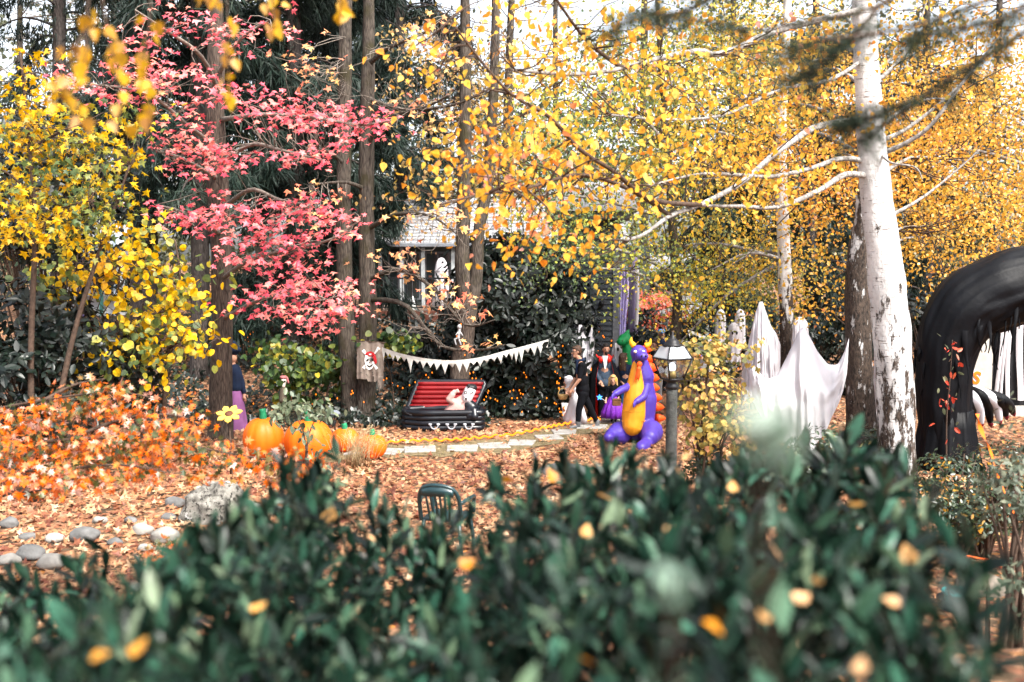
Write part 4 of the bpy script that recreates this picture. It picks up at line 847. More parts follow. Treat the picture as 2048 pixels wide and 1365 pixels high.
def fir_bough():
    rng = np.random.default_rng(96)
    t = thing('fir_bough', 'blurred dark green fir bough hanging across the top right corner', 'branch', P(2120, -60, 3.4)); sk = []
    L = [[(2120, -60, 3.4), (1950, 10, 3.4), (1800, 60, 3.4), (1650, 80, 3.4), (1560, 110, 3.4)], [(1900, -70, 3.7), (1760, 10, 3.7), (1640, 40, 3.7), (1500, 60, 3.7), (1400, 40, 3.7), (1240, 35, 3.7)], [(2100, 30, 3.5), (1980, 110, 3.5), (1880, 170, 3.5), (1800, 230, 3.5), (1740, 270, 3.5)],
         [(1760, 10, 3.6), (1700, 80, 3.6), (1640, 130, 3.6), (1610, 150, 3.6)], [(1500, -60, 3.7), (1380, 20, 3.7), (1290, 30, 3.7), (1220, 60, 3.7)], [(2100, -20, 3.4), (2000, 40, 3.4), (1900, 60, 3.4), (1830, 70, 3.4)], [(1820, 200, 3.5), (1760, 230, 3.5), (1700, 245, 3.5)]]
    P_, A_ = [], []
    for l in L:
        q = resample([P(*p) for p in l], 30); part(t, 'twig', tube(q, [.009 - .006 * i / 29 for i in range(30)], 6), M_TWIG)
        Q = np.array([tuple(p) for p in q]); d = unit(np.gradient(Q, axis=0))
        for s in range(60):
            i = rng.integers(2, 30); L2 = rng.uniform(.06, .2); sd_ = unit(d[i] * .8 + rng.normal(size=3) * np.array([.8, .8, .5]) + np.array([0, 0, -.25])); m = int(L2 * 330); u = rng.random((m, 1)) * L2
            P_.append(Q[i] + sd_ * u); A_.append(unit(sd_ * .7 + rng.normal(size=(m, 3)) * .6))
    pos = np.concatenate(P_); n = len(pos)
    foliage(t, T_NEEDLE, M_FIR, pos, np.concatenate(A_), rng.normal(size=(n, 3)), rng.uniform(.022, .042, n), bulk='needles')
fir_bough()

# ------------------------------------------------------------------ house, deck, fences
def V(*a): return Vector(a)
def slab(parent, name, x0, x1, y0, y1, z0, z1, mat, bev=0):
    me = box(((x0 + x1) / 2, (y0 + y1) / 2, (z0 + z1) / 2), (abs(x1 - x0), abs(y1 - y0), abs(z1 - z0))).mesh(name, False)
    if bev: bevel(me, bev, 1)
    return part(parent, name, me, mat)
M_ROOF = plain('grey_roof_shingle', (.25, .25, .26), .9, .3, 14, .6, 40)
M_SIDE = plain('dark_grey_siding', (.05, .057, .068), .7, .2, 5, .15, 40)
M_TRIM = plain('grey_trim', (.15, .16, .18), .7, .2)
M_WHITE = plain('white_paint', (.62, .62, .61), .6, .08)
M_GLASS = plain('window_glass', (.03, .045, .05), .06, .2, 2, spec=.9)
M_BLACK = plain('black_metal', (.012, .012, .014), .45, .3)
M_RUST = plain('rust_red_timber', (.08, .028, .018), .8, .3, 6, .4, 30)
M_DECK = plain('deck_board', (.13, .09, .07), .85, .3, 6, .4, 30)
M_BEIGE = plain('beige_wall', (.36, .34, .31), .8, .12)

def house():
    Y = 34.0; b = P(980, 660, Y); b.z = 0.9
    t = thing('house', 'grey-shingled house half hidden behind the trees and rhododendron', 'house', b)
    # roof in courses
    e0, e1 = P(690, 485, Y - 1), P(1330, 488, Y - 1); zE = e0.z; zR = P(900, 398, Y + 3).z; N = 14
    x0, x1 = e0.x, P(1250, 400, Y).x
    roof = part(t, 'roof', prism([(Y - 1, zE - .12), (Y + 3, zR - .12), (Y + 7, zE - .12)], x0, x1, M=Matrix(((0, 1, 0, 0), (1, 0, 0, 0), (0, 0, 1, 0), (0, 0, 0, 1)))), M_ROOF)
    rr = random.Random(2)
    for k in range(N):
        u0, u1 = k / N, (k + 1) / N; ya, yb = Y - 1.06 + 4 * u0, Y - 1.0 + 4 * u1; za, zb = zE - .05 + (zR - zE) * u0, zE - .05 + (zR - zE) * u1
        g = Geo(); x = x0 - .1; vs = []
        nseg = 46
        for i in range(nseg):
            xa = x0 - .1 + (x1 - x0 + .2) * i / nseg; xb = x0 - .1 + (x1 - x0 + .2) * (i + 1) / nseg - .02; dz = rr.uniform(.03, .06); dd = rr.uniform(-.04, .04)
            g.add([(xa, ya + dd, za + dz), (xb, ya + dd, za + dz), (xb, yb, zb + .01), (xa, yb, zb + .01), (xa, ya + dd, za), (xb, ya + dd, za)], [(0, 1, 2, 3), (4, 5, 1, 0)])
        part(roof, 'shingle_course', g.mesh('shingle_course', False), M_ROOF, kind='stuff')
    # walls
    zf = 1.9; wl, wr = P(720, 500, Y).x, P(1300, 500, Y).x
    slab(t, 'wall', wl, wr, Y, Y + 6, .3, zE - .14, plain('grey_green_house_wall', (.06, .07, .066), .8, .2))
    slab(t, 'gutter', x0 - .1, x1 + .1, Y - 1.16, Y - 1.07, zE - .16, zE - .03, M_TRIM, .02)
    for k, (a, c) in enumerate([(758, 798), (806, 842), (850, 902)]):
        xa, xb = P(a, 500, Y).x, P(c, 500, Y).x; z1 = zE - .3; z0 = P(800, 600, Y).z
        w = slab(t, 'window', xa, xb, Y - .06, Y - .003, z0, z1, M_TRIM)
        slab(w, 'pane', xa + .07, xb - .07, Y - .075, Y - .064, z0 + .07, z1 - .07, M_GLASS)
        slab(w, 'mullion', (xa + xb) / 2 - .025, (xa + xb) / 2 + .025, Y - .09, Y - .078, z0 + .07, z1 - .07, M_TRIM)
    for a in (760, 803, 846, 906): slab(t, 'post', P(a, 500, Y - .8).x - .06, P(a, 500, Y - .8).x + .06, Y - .86, Y - .74, 1.8, zE - .17, MATS.get('pale_post_paint') or plain('pale_post_paint', (.3, .32, .33), .6))
    # deck in front
    Yd = 30.0; d = thing('deck', 'raised timber deck with dark railing under the house windows', 'deck', V(P(800, 640, Yd).x, Yd, .5))
    xa, xb = P(470, 640, Yd).x, P(960, 640, Yd).x; zt = P(800, 622, Yd).z
    for k in range(12): slab(d, 'deck_board', xa, xb, Yd + .02 + k * .32, Yd + .32 + k * .32, zt - .05, zt, M_DECK)
    slab(d, 'fascia_beam', xa, xb, Yd - .06, Yd + .015, zt - .32, zt - .002, M_RUST, .01)
    for px in (480, 560, 650, 760, 860, 950): slab(d, 'support_post', P(px, 640, Yd).x - .09, P(px, 640, Yd).x + .09, Yd + .05, Yd + .23, -.2, zt - .06, M_RUST)
    ra = zt + 1.0
    slab(d, 'handrail', xa, xb, Yd + .04, Yd + .11, ra - .05, ra, M_BLACK); slab(d, 'bottom_rail', xa, xb, Yd + .05, Yd + .1, zt + .08, zt + .12, M_BLACK)
    me = box((0, 0, 0), (.028, .028, ra - zt - .17)).mesh('baluster', False); me.materials.append(M_BLACK); n = int((xb - xa) / .14)
    for k in range(n): inst(d, 'baluster', me, Matrix.Translation((xa + (k + .5) * (xb - xa) / n, Yd + .075, (zt + .12 + ra - .05) / 2)))
    for px in (480, 560, 650, 760, 860, 950): slab(d, 'rail_post', P(px, 600, Yd).x - .05, P(px, 600, Yd).x + .05, Yd + .12, Yd + .22, zt + .002, ra + .06, M_RUST)
    # dark sheet standing in for the shade under the deck
    slab(d, 'under_deck_shade', xa, xb, Yd + 3.6, Yd + 3.75, -.2, zt - .06, plain('deck_shade_dark', (.02, .018, .016), .9, .3))
    # things on the deck
    for k, (px, w) in enumerate([(795, 9), (865 - 40, 7)]):
        c = P(px, 612, Yd + .5); c.z = zt; o = thing('traffic_cone', ['small white and orange cone on the deck, left one', 'small white and orange cone on the deck, right one'][k], 'cone', c, 'cones on the deck')
        part(o, 'cone', lathe([(.14, 0), (.13, .03), (.03, .42), (.02, .43)], 16, c=c), M_WHITE); part(o, 'band', lathe([(.098, .13), (.075, .22), (.06, .27)], 16, c=c), MATS.get('cone_orange') or plain('cone_orange', (.85, .2, .02)))
    c = P(883, 600, Yd + 1.2); c.z = zt; o = thing('ghost_figure', 'pale ghost figure standing on the deck behind the railing', 'ghost decoration', c)
    part(o, 'sheet', lathe([(.30, 0), (.27, .4), (.22, .9), (.2, 1.25), (.16, 1.45), (.09, 1.57), (.01, 1.6)], 28, c=c, fn=lambda r, z, a, f: (r * (1 + .09 * (1 - f) * math.sin(a * 7)), z)), M_SHEET)
    part(o, 'ribbon_tie', tube([c + V(.205 * math.cos(a), .205 * math.sin(a), 1.2) for a in np.linspace(0, 6.28, 20)], .02, 6), M_SHEET)
    # dark siding annex
    Ya = 25.5; xa, xb = P(1130, 600, Ya).x, P(1236, 600, Ya).x; a = thing('annex', 'dark grey lap-sided corner of a building behind the vampire-caped man', 'building', V((xa + xb) / 2, Ya, 0))
    z1 = P(1200, 440, Ya).z
    slab(a, 'wall_core', xa, xb - .1, Ya + .04, Ya + 4, -.1, z1, M_SIDE)
    k = 0; z = 0.0
    while z < z1 - .02:
        g = Geo(); h = .135; g.add([(xa, Ya + .0, z), (xb - .13, Ya + .0, z), (xb - .13, Ya + .03, z + h), (xa, Ya + .03, z + h), (xa, Ya + .038, z), (xb - .13, Ya + .038, z)], [(0, 1, 2, 3), (4, 5, 1, 0)])
        part(a, 'siding_board', g.mesh('siding_board', False), M_SIDE)
        g = Geo(); g.add([(xb + .0, Ya + .14, z), (xb + .0, Ya + 4, z), (xb - .03, Ya + 4, z + h), (xb - .03, Ya + .14, z + h), (xb - .04, Ya + .14, z), (xb - .04, Ya + 4, z)], [(0, 1, 2, 3), (4, 5, 1, 0)]); part(a, 'siding_board', g.mesh('siding_board', False), M_SIDE); z += h
    slab(a, 'corner_trim', xb - .128, xb + .02, Ya - .02, Ya + .135, -.1, z1, M_TRIM)
    slab(a, 'eave', xa - .3, xb + .35, Ya - .35, Ya + 4.2, z1, z1 + .18, M_TRIM, .02)
    part(a, 'roof', prism([(Ya - .5, z1 + .2), (Ya + 1.9, z1 + 1.1), (Ya + 4.3, z1 + .2)], xa - .4, xb + .45, M=Matrix(((0, 1, 0, 0), (1, 0, 0, 0), (0, 0, 1, 0), (0, 0, 0, 1)))).mesh('roof', False), M_ROOF)
    w0, w1 = P(1162, 600, Ya).x, P(1192, 600, Ya).x; zz0, zz1 = P(1180, 672, Ya).z, P(1180, 626, Ya).z
    w = slab(a, 'window', w0, w1, Ya - .05, Ya - .002, zz0, zz1, M_TRIM); slab(w, 'blind', w0 + .06, w1 - .06, Ya - .065, Ya - .053, zz0 + .06, zz1 - .06, plain('beige_blind', (.36, .35, .30), .8))
    part(a, 'wall_lamp', ell(P(1203, 608, Ya - .1), (.07, .1, .09)), M_BLACK)
    # white building far behind
    Yw = 40; c = thing('white_building', 'bright white board-clad building far behind the red bush', 'building', V(P(1320, 600, Yw).x, Yw, .4)); xl, xr = P(1270, 600, Yw).x, P(1392, 600, Yw).x; zz = P(1320, 545, Yw).z
    slab(c, 'wall', xl, xr, Yw, Yw + 5, .2, zz, M_WHITE); slab(c, 'corner_post', xr - .02, xr + .22, Yw - .1, Yw + .1, .2, zz, plain('grey_post', (.5, .52, .55), .6))
    n = 16; me = box((0, 0, 0), (.05, .03, zz - .2)).mesh('batten', False); me.materials.append(M_WHITE)
    for k in range(n): inst(c, 'batten', me, Matrix.Translation((xl + (k + .5) * (xr - xl) / n, Yw - .018, (zz + .2) / 2)))
    part(c, 'roof', prism([(Yw - .6, zz + .02), (Yw + 2.5, zz + .75), (Yw + 5.6, zz + .02)], xl - .4, xr + .5, M=Matrix(((0, 1, 0, 0), (1, 0, 0, 0), (0, 0, 1, 0), (0, 0, 0, 1)))).mesh('roof', False), M_ROOF)
    # second house at far left: pale bands behind the yellow leaves
    Yl = 33; c = thing('porch', 'pale porch with coloured poles behind the yellow sapling', 'building', V(P(200, 600, Yl).x, Yl, 1.5)); xl, xr = P(60, 600, Yl).x, P(265, 600, Yl).x; z0, z1 = P(100, 585, Yl).z, P(100, 395, Yl).z
    slab(c, 'wall', xl, xr, Yl, Yl + .2, .8, z1, plain('pale_wall', (.6, .62, .64), .7, .15)); slab(c, 'sill_rail', xl, xr, Yl - .12, Yl - .003, z0 - .3, z0 - .12, M_BEIGE)
    for px, col in [(160, (.25, .2, .5)), (198, (.06, .2, .18)), (228, (.4, .5, .62)), (259, (.75, .35, .05)), (90, (.05, .25, .25)), (60, (.6, .35, .05))]:
        slab(c, 'pole', P(px, 500, Yl - .3).x - .05, P(px, 500, Yl - .3).x + .05, Yl - .3, Yl - .2, 1.0, P(px, 470, Yl).z, plain('pole_paint_%d' % px, col, .5))
M_SHEET = plain('white_ghost_sheet', (.6, .58, .61), .8, .06, 4, .15, 60, trans=.25)
house()

def bridge_fence():
    Y = 23.5; a, b = P(1345, 757, Y), P(1512, 752, Y); z = 0.0
    t = thing('railing', 'weathered brown wooden railing behind the lantern and ghost', 'railing', V(a.x, Y, 0))
    m = plain('weathered_wood', (.16, .12, .095), .9, .35, 8, .5, 30)
    zt = a.z
    slab(t, 'top_rail', a.x, b.x, Y - .07, Y + .07, zt - .06, zt, m, .01); slab(t, 'bottom_rail', a.x, b.x, Y - .04, Y + .04, .12, .19, m)
    me = box((0, 0, 0), (.045, .04, zt - .26)).mesh('baluster', False); me.materials.append(m); n = int((b.x - a.x) / .125)
    for k in range(n): inst(t, 'baluster', me, Matrix.Translation((a.x + (k + .5) * (b.x - a.x) / n, Y, (.19 + zt - .06) / 2)))
    for x in (a.x + .05, b.x - .05): slab(t, 'post', x - .06, x + .06, Y - .065, Y + .065, -.1, zt + .06, m)
bridge_fence()

# ------------------------------------------------------------------ lights strung about
M_BULB = plain('orange_bulb_glow', (.3, .04, .0), .4, 0, emit=(1, .2, .006), estr=.8)
M_WIRE = plain('dark_green_wire', (.012, .02, .014), .6)
M_PBULB = plain('violet_bulb_glow', (.2, .1, .5), .4, 0, emit=(.3, .16, 1), estr=1.2)
def lights(label, pix, n, seed, mat=None, r=.012, sag=.05, jit=.05, name='string_lights'):
    rng = random.Random(seed); c = resample([P(*p) for p in pix], n * 2)
    t = thing(name, label, 'string lights', c[0], 'orange string lights' if mat is None else None)
    part(t, 'wire', tube([p + V(rng.gauss(0, jit * .3), 0, rng.gauss(0, jit * .3)) for p in c], .006, 4), M_WIRE)
    g = Geo()
    for p in c[::2]: ell(p + V(rng.gauss(0, jit), -.02 + rng.gauss(0, jit), rng.gauss(0, jit)), (r, r, r * 1.7), seg=6, rings=5, g=g)
    part(t, 'bulbs', g, mat or M_BULB, kind='stuff')
lights('orange fairy lights winding down the forked trunk', [(915, 655, 21.65), (935, 690, 21.65), (928, 720, 21.65), (945, 745, 21.7), (960, 765, 21.8), (985, 800, 21.8)], 18, 1)
lights('vertical string of orange fairy lights left of the white-clad child', [(1116, 700, 21.9), (1114, 730, 21.9), (1118, 765, 21.8), (1114, 800, 21.8), (1122, 830, 21.7)], 26, 2)
lights('orange fairy lights looping through the bush behind the caped man', [(1190, 665, 23.4), (1205, 668, 23.4), (1222, 690, 23.3), (1180, 705, 23), (1178, 725, 22.8), (1184, 745, 22.8)], 22, 3)
lights('orange fairy lights across the ivy left of the coffin', [(770, 758, 22.6), (800, 775, 22.4), (830, 772, 22.4), (850, 760, 22.6), (865, 745, 22.8)], 14, 4)
lights('orange fairy lights in the dark bush right of the coffin', [(960, 770, 22), (990, 790, 21.9), (1030, 800, 21.8), (1050, 780, 22), (1055, 745, 22.2), (1045, 770, 22), (1100, 810, 21.8)], 34, 5, jit=.14)
lights('orange fairy lights on the bank between the two maples', [(415, 825, 21.6), (480, 815, 21.8), (520, 822, 21.8), (560, 812, 22), (640, 795, 22.2), (690, 800, 21.6), (705, 795, 21.5)], 20, 6, jit=.12)
lights('orange fairy lights draped along the far deck stairs', [(440, 735, 26.5), (490, 740, 26.3), (500, 700, 26.5), (490, 680, 26.8), (515, 660, 27), (540, 630, 27.4)], 40, 7, jit=.03)
lights('orange fairy lights along the walkway edge behind the pink maple trunk', [(345, 738, 26), (380, 735, 26), (420, 733, 26)], 36, 8, jit=.015)
lights('orange fairy lights on the railing behind the lantern', [(1360, 750, 23.2), (1400, 745, 23.2), (1450, 752, 23.2), (1490, 760, 23.2), (1480, 790, 23.2)], 20, 9, jit=.08)
lights('cluster of violet fairy lights right of the lantern', [(1372, 720, 22.8), (1385, 715, 22.8), (1392, 735, 22.8), (1378, 725, 22.8), (1430, 700, 23), (1425, 680, 23)], 34, 10, M_PBULB, jit=.05)
lights('orange fairy lights in the hedge above the green inflatable', [(1330, 690, 24.6), (1370, 700, 24.6), (1395, 690, 24.6), (1440, 640, 25), (1490, 640, 25)], 16, 13, jit=.12)
def rope_light():
    pts = resample([G(690, 905), G(760, 893), G(830, 888), G(900, 886), G(960, 881), G(1030, 873), G(1085, 862), G(1120, 855), G(1160, 848), G(1200, 842)], 260)
    t = thing('rope_light', 'glowing orange rope light laid along the far edge of the path', 'string lights', pts[0])
    g = Geo(); q = []
    for i, p in enumerate(pts):
        p = V(p.x, p.y + .02 * math.sin(i * .3), Tf(p.x, p.y) + .05 + .02 * math.sin(i * .7)); q.append(p); ell(p + V(0, -.01, .012), (.016, .016, .02), seg=6, rings=5, g=g)
    part(t, 'cord', tube(q, .009, 5), M_WIRE); part(t, 'bulbs', g, M_BULB, kind='stuff')
rope_light()
def path_light(px, py, Y, h, lab):
    c = P(px, py, Y); z = Tf(c.x, Y); t = thing('path_light', lab, 'garden light', V(c.x, Y, z), 'garden path lights'); c = V(c.x, Y, 0)
    part(t, 'stake', lathe([(.013, z - .1), (.013, z + h)], 8, c=c), M_BLACK)
    part(t, 'shade', lathe([(.12, z + h - .01), (.115, z + h + .02), (.09, z + h + .05), (.05, z + h + .07), (.01, z + h + .078)], 20, c=c), plain('grey_metal_shade', (.14, .16, .19), .5))
path_light(670, 868, 20.2, .42, 'mushroom-shaped garden light between the pumpkins and twin trunk')
path_light(490, 745, 25.6, .5, 'small mushroom-shaped garden light on the bank by the far stairs')

# ------------------------------------------------------------------ bunting and flag
M_CLOTHW = plain('white_bunting_cloth', (.48, .475, .445), .85, .1, 10, .2, 60, trans=.15)
def bunting(label, pix, n, seed, hmin, hmax, group='white pennant buntings'):
    rng = random.Random(seed); c = resample([P(*p) for p in pix], n * 4 + 1); t = thing('bunting', label, 'bunting', c[0], group)
    g = Geo(); m = len(c)
    for i in range(m):
        for k, dz in enumerate((.0, -.08)): g.v.append(tuple(c[i] + V(0, .006 * math.sin(i), dz)))
    g.f = [(i * 2, i * 2 + 1, i * 2 + 3, i * 2 + 2) for i in range(m - 1)]; part(t, 'header_tape', g, M_CLOTHW)
    for k in range(n):
        i = k * 4; a = c[i] + V(0, -.006, -.06); b = c[i + 4] + V(0, -.006, -.06); h = rng.uniform(hmin, hmax) if rng.random() < .7 else rng.uniform(hmin * .6, hmin)
        tip = a.lerp(b, rng.uniform(.35, .65)) - V(0, rng.uniform(-.05, .05), h); q = Geo(); R = []
        for j in range(6):
            u = j / 5; w = (1 - u) ** 1.15; l = a.lerp(tip, u); r = b.lerp(tip, u); mid = l.lerp(r, .5); l = mid.lerp(l, w / max(1 - u, .05) if u < .95 else 0.2); r = mid.lerp(r, w / max(1 - u, .05) if u < .95 else .2)
            q.v += [tuple(l), tuple(mid + V(0, -.025 * math.sin(u * 3) * rng.uniform(.3, 1), 0)), tuple(r)]
        q.f = [f for j in range(5) for f in ((j * 3, j * 3 + 3, j * 3 + 4, j * 3 + 1), (j * 3 + 1, j * 3 + 4, j * 3 + 5, j * 3 + 2))]
        part(t, 'pennant', q, M_CLOTHW)
bunting('long white ragged pennant bunting sagging from the pirate flag to the rhododendron', [(764, 695, 21.3), (800, 707, 21), (850, 717, 20.8), (905, 721, 20.8), (960, 715, 20.9), (1010, 702, 21.1), (1050, 692, 21.3), (1097, 679, 21.6)], 27, 3, .13, .32)
bunting('white pennant bunting behind the lantern, upper string', [(1345, 675, 24), (1385, 685, 24), (1420, 690, 24)], 8, 4, .1, .16)
bunting('white pennant bunting hanging along the distant hedge top', [(1376, 660, 26), (1400, 668, 26), (1425, 680, 26)], 7, 5, .1, .16)
bunting('short white ragged bunting right of the lantern glass', [(1365, 716, 23), (1390, 722, 23), (1420, 735, 23)], 6, 6, .14, .22)

def pirate_flag():
    Y = 21.45; t = thing('pirate_flag', 'tattered tan cloth flag printed with a bandana skull and crossbones', 'flag', P(738, 684, Y)); nx, ny = 26, 30; g = Geo()
    def S(px, py, off=0):
        u = (px - 712) / 56; f = .035 * math.sin(u * 14 + .5) + .02 * math.sin(u * 29)
        return P(px, py, Y - .05 + f * (.3 + (py - 682) / 90) - off)
    rng = random.Random(3)
    for j in range(ny):
        for i in range(nx):
            u, v = i / (nx - 1), j / (ny - 1); px = 711 + 57 * u + (3 if j and i == 0 else 0); bot = 758 if u < .38 else (762 if .42 < u < .75 else (757 if u < .8 else 775 + 8 * math.sin(i)))
            g.v.append(tuple(S(px + rng.uniform(-.3, .3), 682 + 3 * u + (bot - 682) * v)))
    g.f = [(j * nx + i, j * nx + i + 1, (j + 1) * nx + i + 1, (j + 1) * nx + i) for j in range(ny - 1) for i in range(nx - 1) if not (i in (15, 20) and j > 24) and not (i >= 22 and j > 18 and (i * 7 + j * 3) % 5 == 0)]
    part(t, 'cloth', g, plain('tan_burlap', (.19, .155, .13), .95, .25, 12, .4, 80))
    part(t, 'rod', tube([P(702, 681, Y - .05), P(772, 686, Y - .05)], .011, 7), M_TWIG)
    mw = plain('white_print', (.75, .72, .7), .8, .1, 20); mr = plain('red_print', (.38, .015, .02), .8, .2, 20); mk = plain('black_print', (.02, .018, .016), .8, .1)
    def shape(name, poly, mat, off, par=None):
        # flat print that follows the cloth
        cx = sum(p[0] for p in poly) / len(poly); cyy = sum(p[1] for p in poly) / len(poly); n = len(poly); q = Geo(); q.v = [tuple(S(cx, cyy, off))]
        for r in (.5, 1): q.v += [tuple(S(cx + (x - cx) * r, cyy + (y - cyy) * r, off)) for x, y in poly]
        q.f = [(0, 1 + k, 1 + (k + 1) % n) for k in range(n)] + [(1 + k, 1 + n + k, 1 + n + (k + 1) % n, 1 + (k + 1) % n) for k in range(n)]
        return part(par or t, name, q, mat)
    def oval(cx, cy, rx, ry, n=18): return [(cx + rx * math.cos(2 * math.pi * k / n), cy + ry * math.sin(2 * math.pi * k / n)) for k in range(n)]
    def bone(x0, y0, x1, y1, w):
        dx, dy = x1 - x0, y1 - y0; L = math.hypot(dx, dy); ux, uy = dx / L, dy / L; nx_, ny_ = -uy, ux; o = []
        for s, e in ((0, 1), (1, -1)):
            bx, by = (x0, y0) if s == 0 else (x1, y1)
            pts = [(-.9, .7), (-1.1, 1.5), (-.1, 2), (.9, 1.3), (2.2, .8)] if s == 0 else [(2.2, -.8), (.9, -1.3), (-.1, -2), (-1.1, -1.5), (-.9, -.7)]
            for a, b in (pts if s == 0 else pts):
                o.append((bx + ux * a * w * e + nx_ * b * w, by + uy * a * w * e + ny_ * b * w))
            if s == 0: pass
        p0 = [(x0 + ux * a * w + nx_ * b * w, y0 + uy * a * w + ny_ * b * w) for a, b in [(-.7, 0), (-1.2, 1.3), (0, 1.8), (1.6, .8)]]
        p1 = [(x1 - ux * a * w + nx_ * b * w, y1 - uy * a * w + ny_ * b * w) for a, b in [(1.6, .8), (0, 1.8), (-1.2, 1.3), (-.7, 0), (-1.2, -1.3), (0, -1.8), (1.6, -.8)]]
        p2 = [(x0 + ux * a * w + nx_ * b * w, y0 + uy * a * w + ny_ * b * w) for a, b in [(1.6, -.8), (0, -1.8), (-1.2, -1.3)]]
        return p0 + p1 + p2
    shape('bone', bone(727, 702, 753, 737, 1.9), mw, .012); shape('bone', bone(757, 697, 728, 736, 1.9), mw, .014)
    sk = shape('skull', [(730, 716), (731, 711), (737, 708), (744, 708), (750, 712), (751, 720), (749, 727), (747, 732), (744, 738), (738, 740), (733, 737), (731, 729), (729, 722)], mw, .022)
    shape('bandana', [(730, 713), (731, 707), (736, 704), (742, 703), (748, 706), (751, 711), (753, 718), (754, 726), (750, 729), (749, 721), (748, 715), (740, 713)], mr, .028)
    shape('eye_socket', oval(735, 721, 3, 2.6), mk, .03, sk); shape('eye_patch', [(740, 717), (748, 716), (747, 722), (743, 724), (740, 721)], mk, .03, sk); shape('nose_hole', [(738, 724), (740, 727), (737, 727)], mk, .03, sk)
    shape('grin', [(732, 730), (736, 732.5), (742, 732), (747, 728), (743, 734), (736, 734.5)], mk, .03, sk)
    for k in range(5): shape('tear_mark', oval(722 + k * 6 + (k % 2) * 5, 746 + 3 * (k % 3), 1.6, .7, 8), mk, .012)
    for k in range(5):   # loose frayed threads
        x = 758 + k * 1.6; part(t, 'frayed_strip', tube(resample([S(x, 752), S(x + 2, 768), S(x + 1, 775 + 4 * k % 9)], 6), [.014, .012, .01, .008, .006, .003], 4), MATS['tan_burlap'])
pirate_flag()

# ------------------------------------------------------------------ pumpkins
M_PUMP = plain('inflatable_orange', (.8, .17, .008), .5, .1, 2, spec=.35, trans=.3)
M_STEM = plain('inflatable_green_stem', (.01, .16, .07), .5)
def pumpkin(px, base, Y, w, h, lab, stem=True, lobes=10):
    c = P(px, base, Y); c.z = Tf(c.x, c.y); rx = w * Y / FPX / 2; hz = h * Y / FPX
    t = thing('inflatable_pumpkin', lab, 'pumpkin', c, 'inflatable orange pumpkins'); prof = []
    for i in range(19):
        a = math.pi * i / 18; prof.append((max(.012, rx * math.sin(a) ** .85), hz * (.5 - .5 * math.cos(a))))
    part(t, 'body', lathe(prof, 80, c=c, fn=lambda r, z, a, f: (r * (1 - .045 * abs(math.cos(a * lobes / 2)) ** 6), z - (.05 * hz * math.exp(-((r / rx) / .25) ** 2) if f > .5 else 0))), M_PUMP)
    if stem: part(t, 'stem', tube(resample([c + V(0, 0, hz * .93), c + V(0, 0, hz * 1.06), c + V(-.04 * rx, 0, hz * 1.2)], 6), [.1 * rx + .03] * 3 + [.08 * rx + .03] * 3, 10), M_STEM)
    part(t, 'inner_lamp', ell(c + V(.08 * rx, -rx * .75, hz * .22), .03), M_BULB)
pumpkin(528, 925, 17.6, 82, 85, 'wide inflatable pumpkin with dark green stem, leftmost of the row')
pumpkin(618, 930, 17.3, 98, 90, 'tallest inflatable pumpkin behind the leafy shrub')
pumpkin(690, 915, 18.3, 60, 48, 'small inflatable pumpkin with pale green stem, third in the row')
pumpkin(745, 930, 17.6, 60, 50, 'inflatable pumpkin wrapped in dry grass at the end of the row', True)
def dry_grass():
    rng = np.random.default_rng(7); c = P(712, 955, 17); b = V(c.x, 17.0, Tf(c.x, 17)); t = thing('dry_grass', 'tuft of dry straw-coloured grass in front of the last pumpkin', 'grass', b); n = 110
    g = Geo()
    for k in range(n):
        p = b + V(rng.normal() * .16, rng.normal() * .12, 0); e = p + V(rng.normal() * .2 + .12, rng.normal() * .15, rng.uniform(.35, .75)); m = p.lerp(e, .5) + V(0, 0, .12)
        tube(resample([p, m, e, e + V(rng.normal() * .1 + .05, 0, -.1)], 6), [.004, .0035, .003, .0025, .002, .001], 3, g)
    part(t, 'blades', g, M_GRASS, kind='stuff')
dry_grass()
def flower_sign():
    Y = 16.2; c = P(458, 828, Y); t = thing('flower_sign', 'yellow wooden daisy cut-out with brown centre beside the maple trunk', 'garden sign', V(c.x, Y, Tf(c.x, Y))); m = plain('yellow_paint_wood', (.5, .33, .06), .7, .12, 12)
    part(t, 'stake', boxp(V(c.x, Y + .03, Tf(c.x, Y) - .1), V(c.x, Y + .03, c.z), .018, .018), M_TWIG)
    R = Matrix.Translation(c) @ Matrix.Rotation(math.radians(-58), 4, 'X')
    for k in range(7):
        a = k * 2 * math.pi / 7 + .35; L = S_ = .27
        poly = [(0.035, 0), (.09, .046), (.17, .054), (.225, 0), (.17, -.054), (.09, -.046)]; q = [(x * math.cos(a) - z * math.sin(a), x * math.sin(a) + z * math.cos(a)) for x, z in poly]
        part(t, 'petal', prism(q, -.008 + .001 * k, .01 + .001 * k, M=R).mesh('petal', False), m)
    part(t, 'centre', lathe([(.07, -.02), (.065, .012), (.04, .03), (.01, .035)], 18, c=(0, 0, 0)).mesh('centre'), plain('brown_paint', (.09, .035, .02), .8)).matrix_basis = R @ Matrix.Rotation(math.radians(90), 4, 'X')
flower_sign()

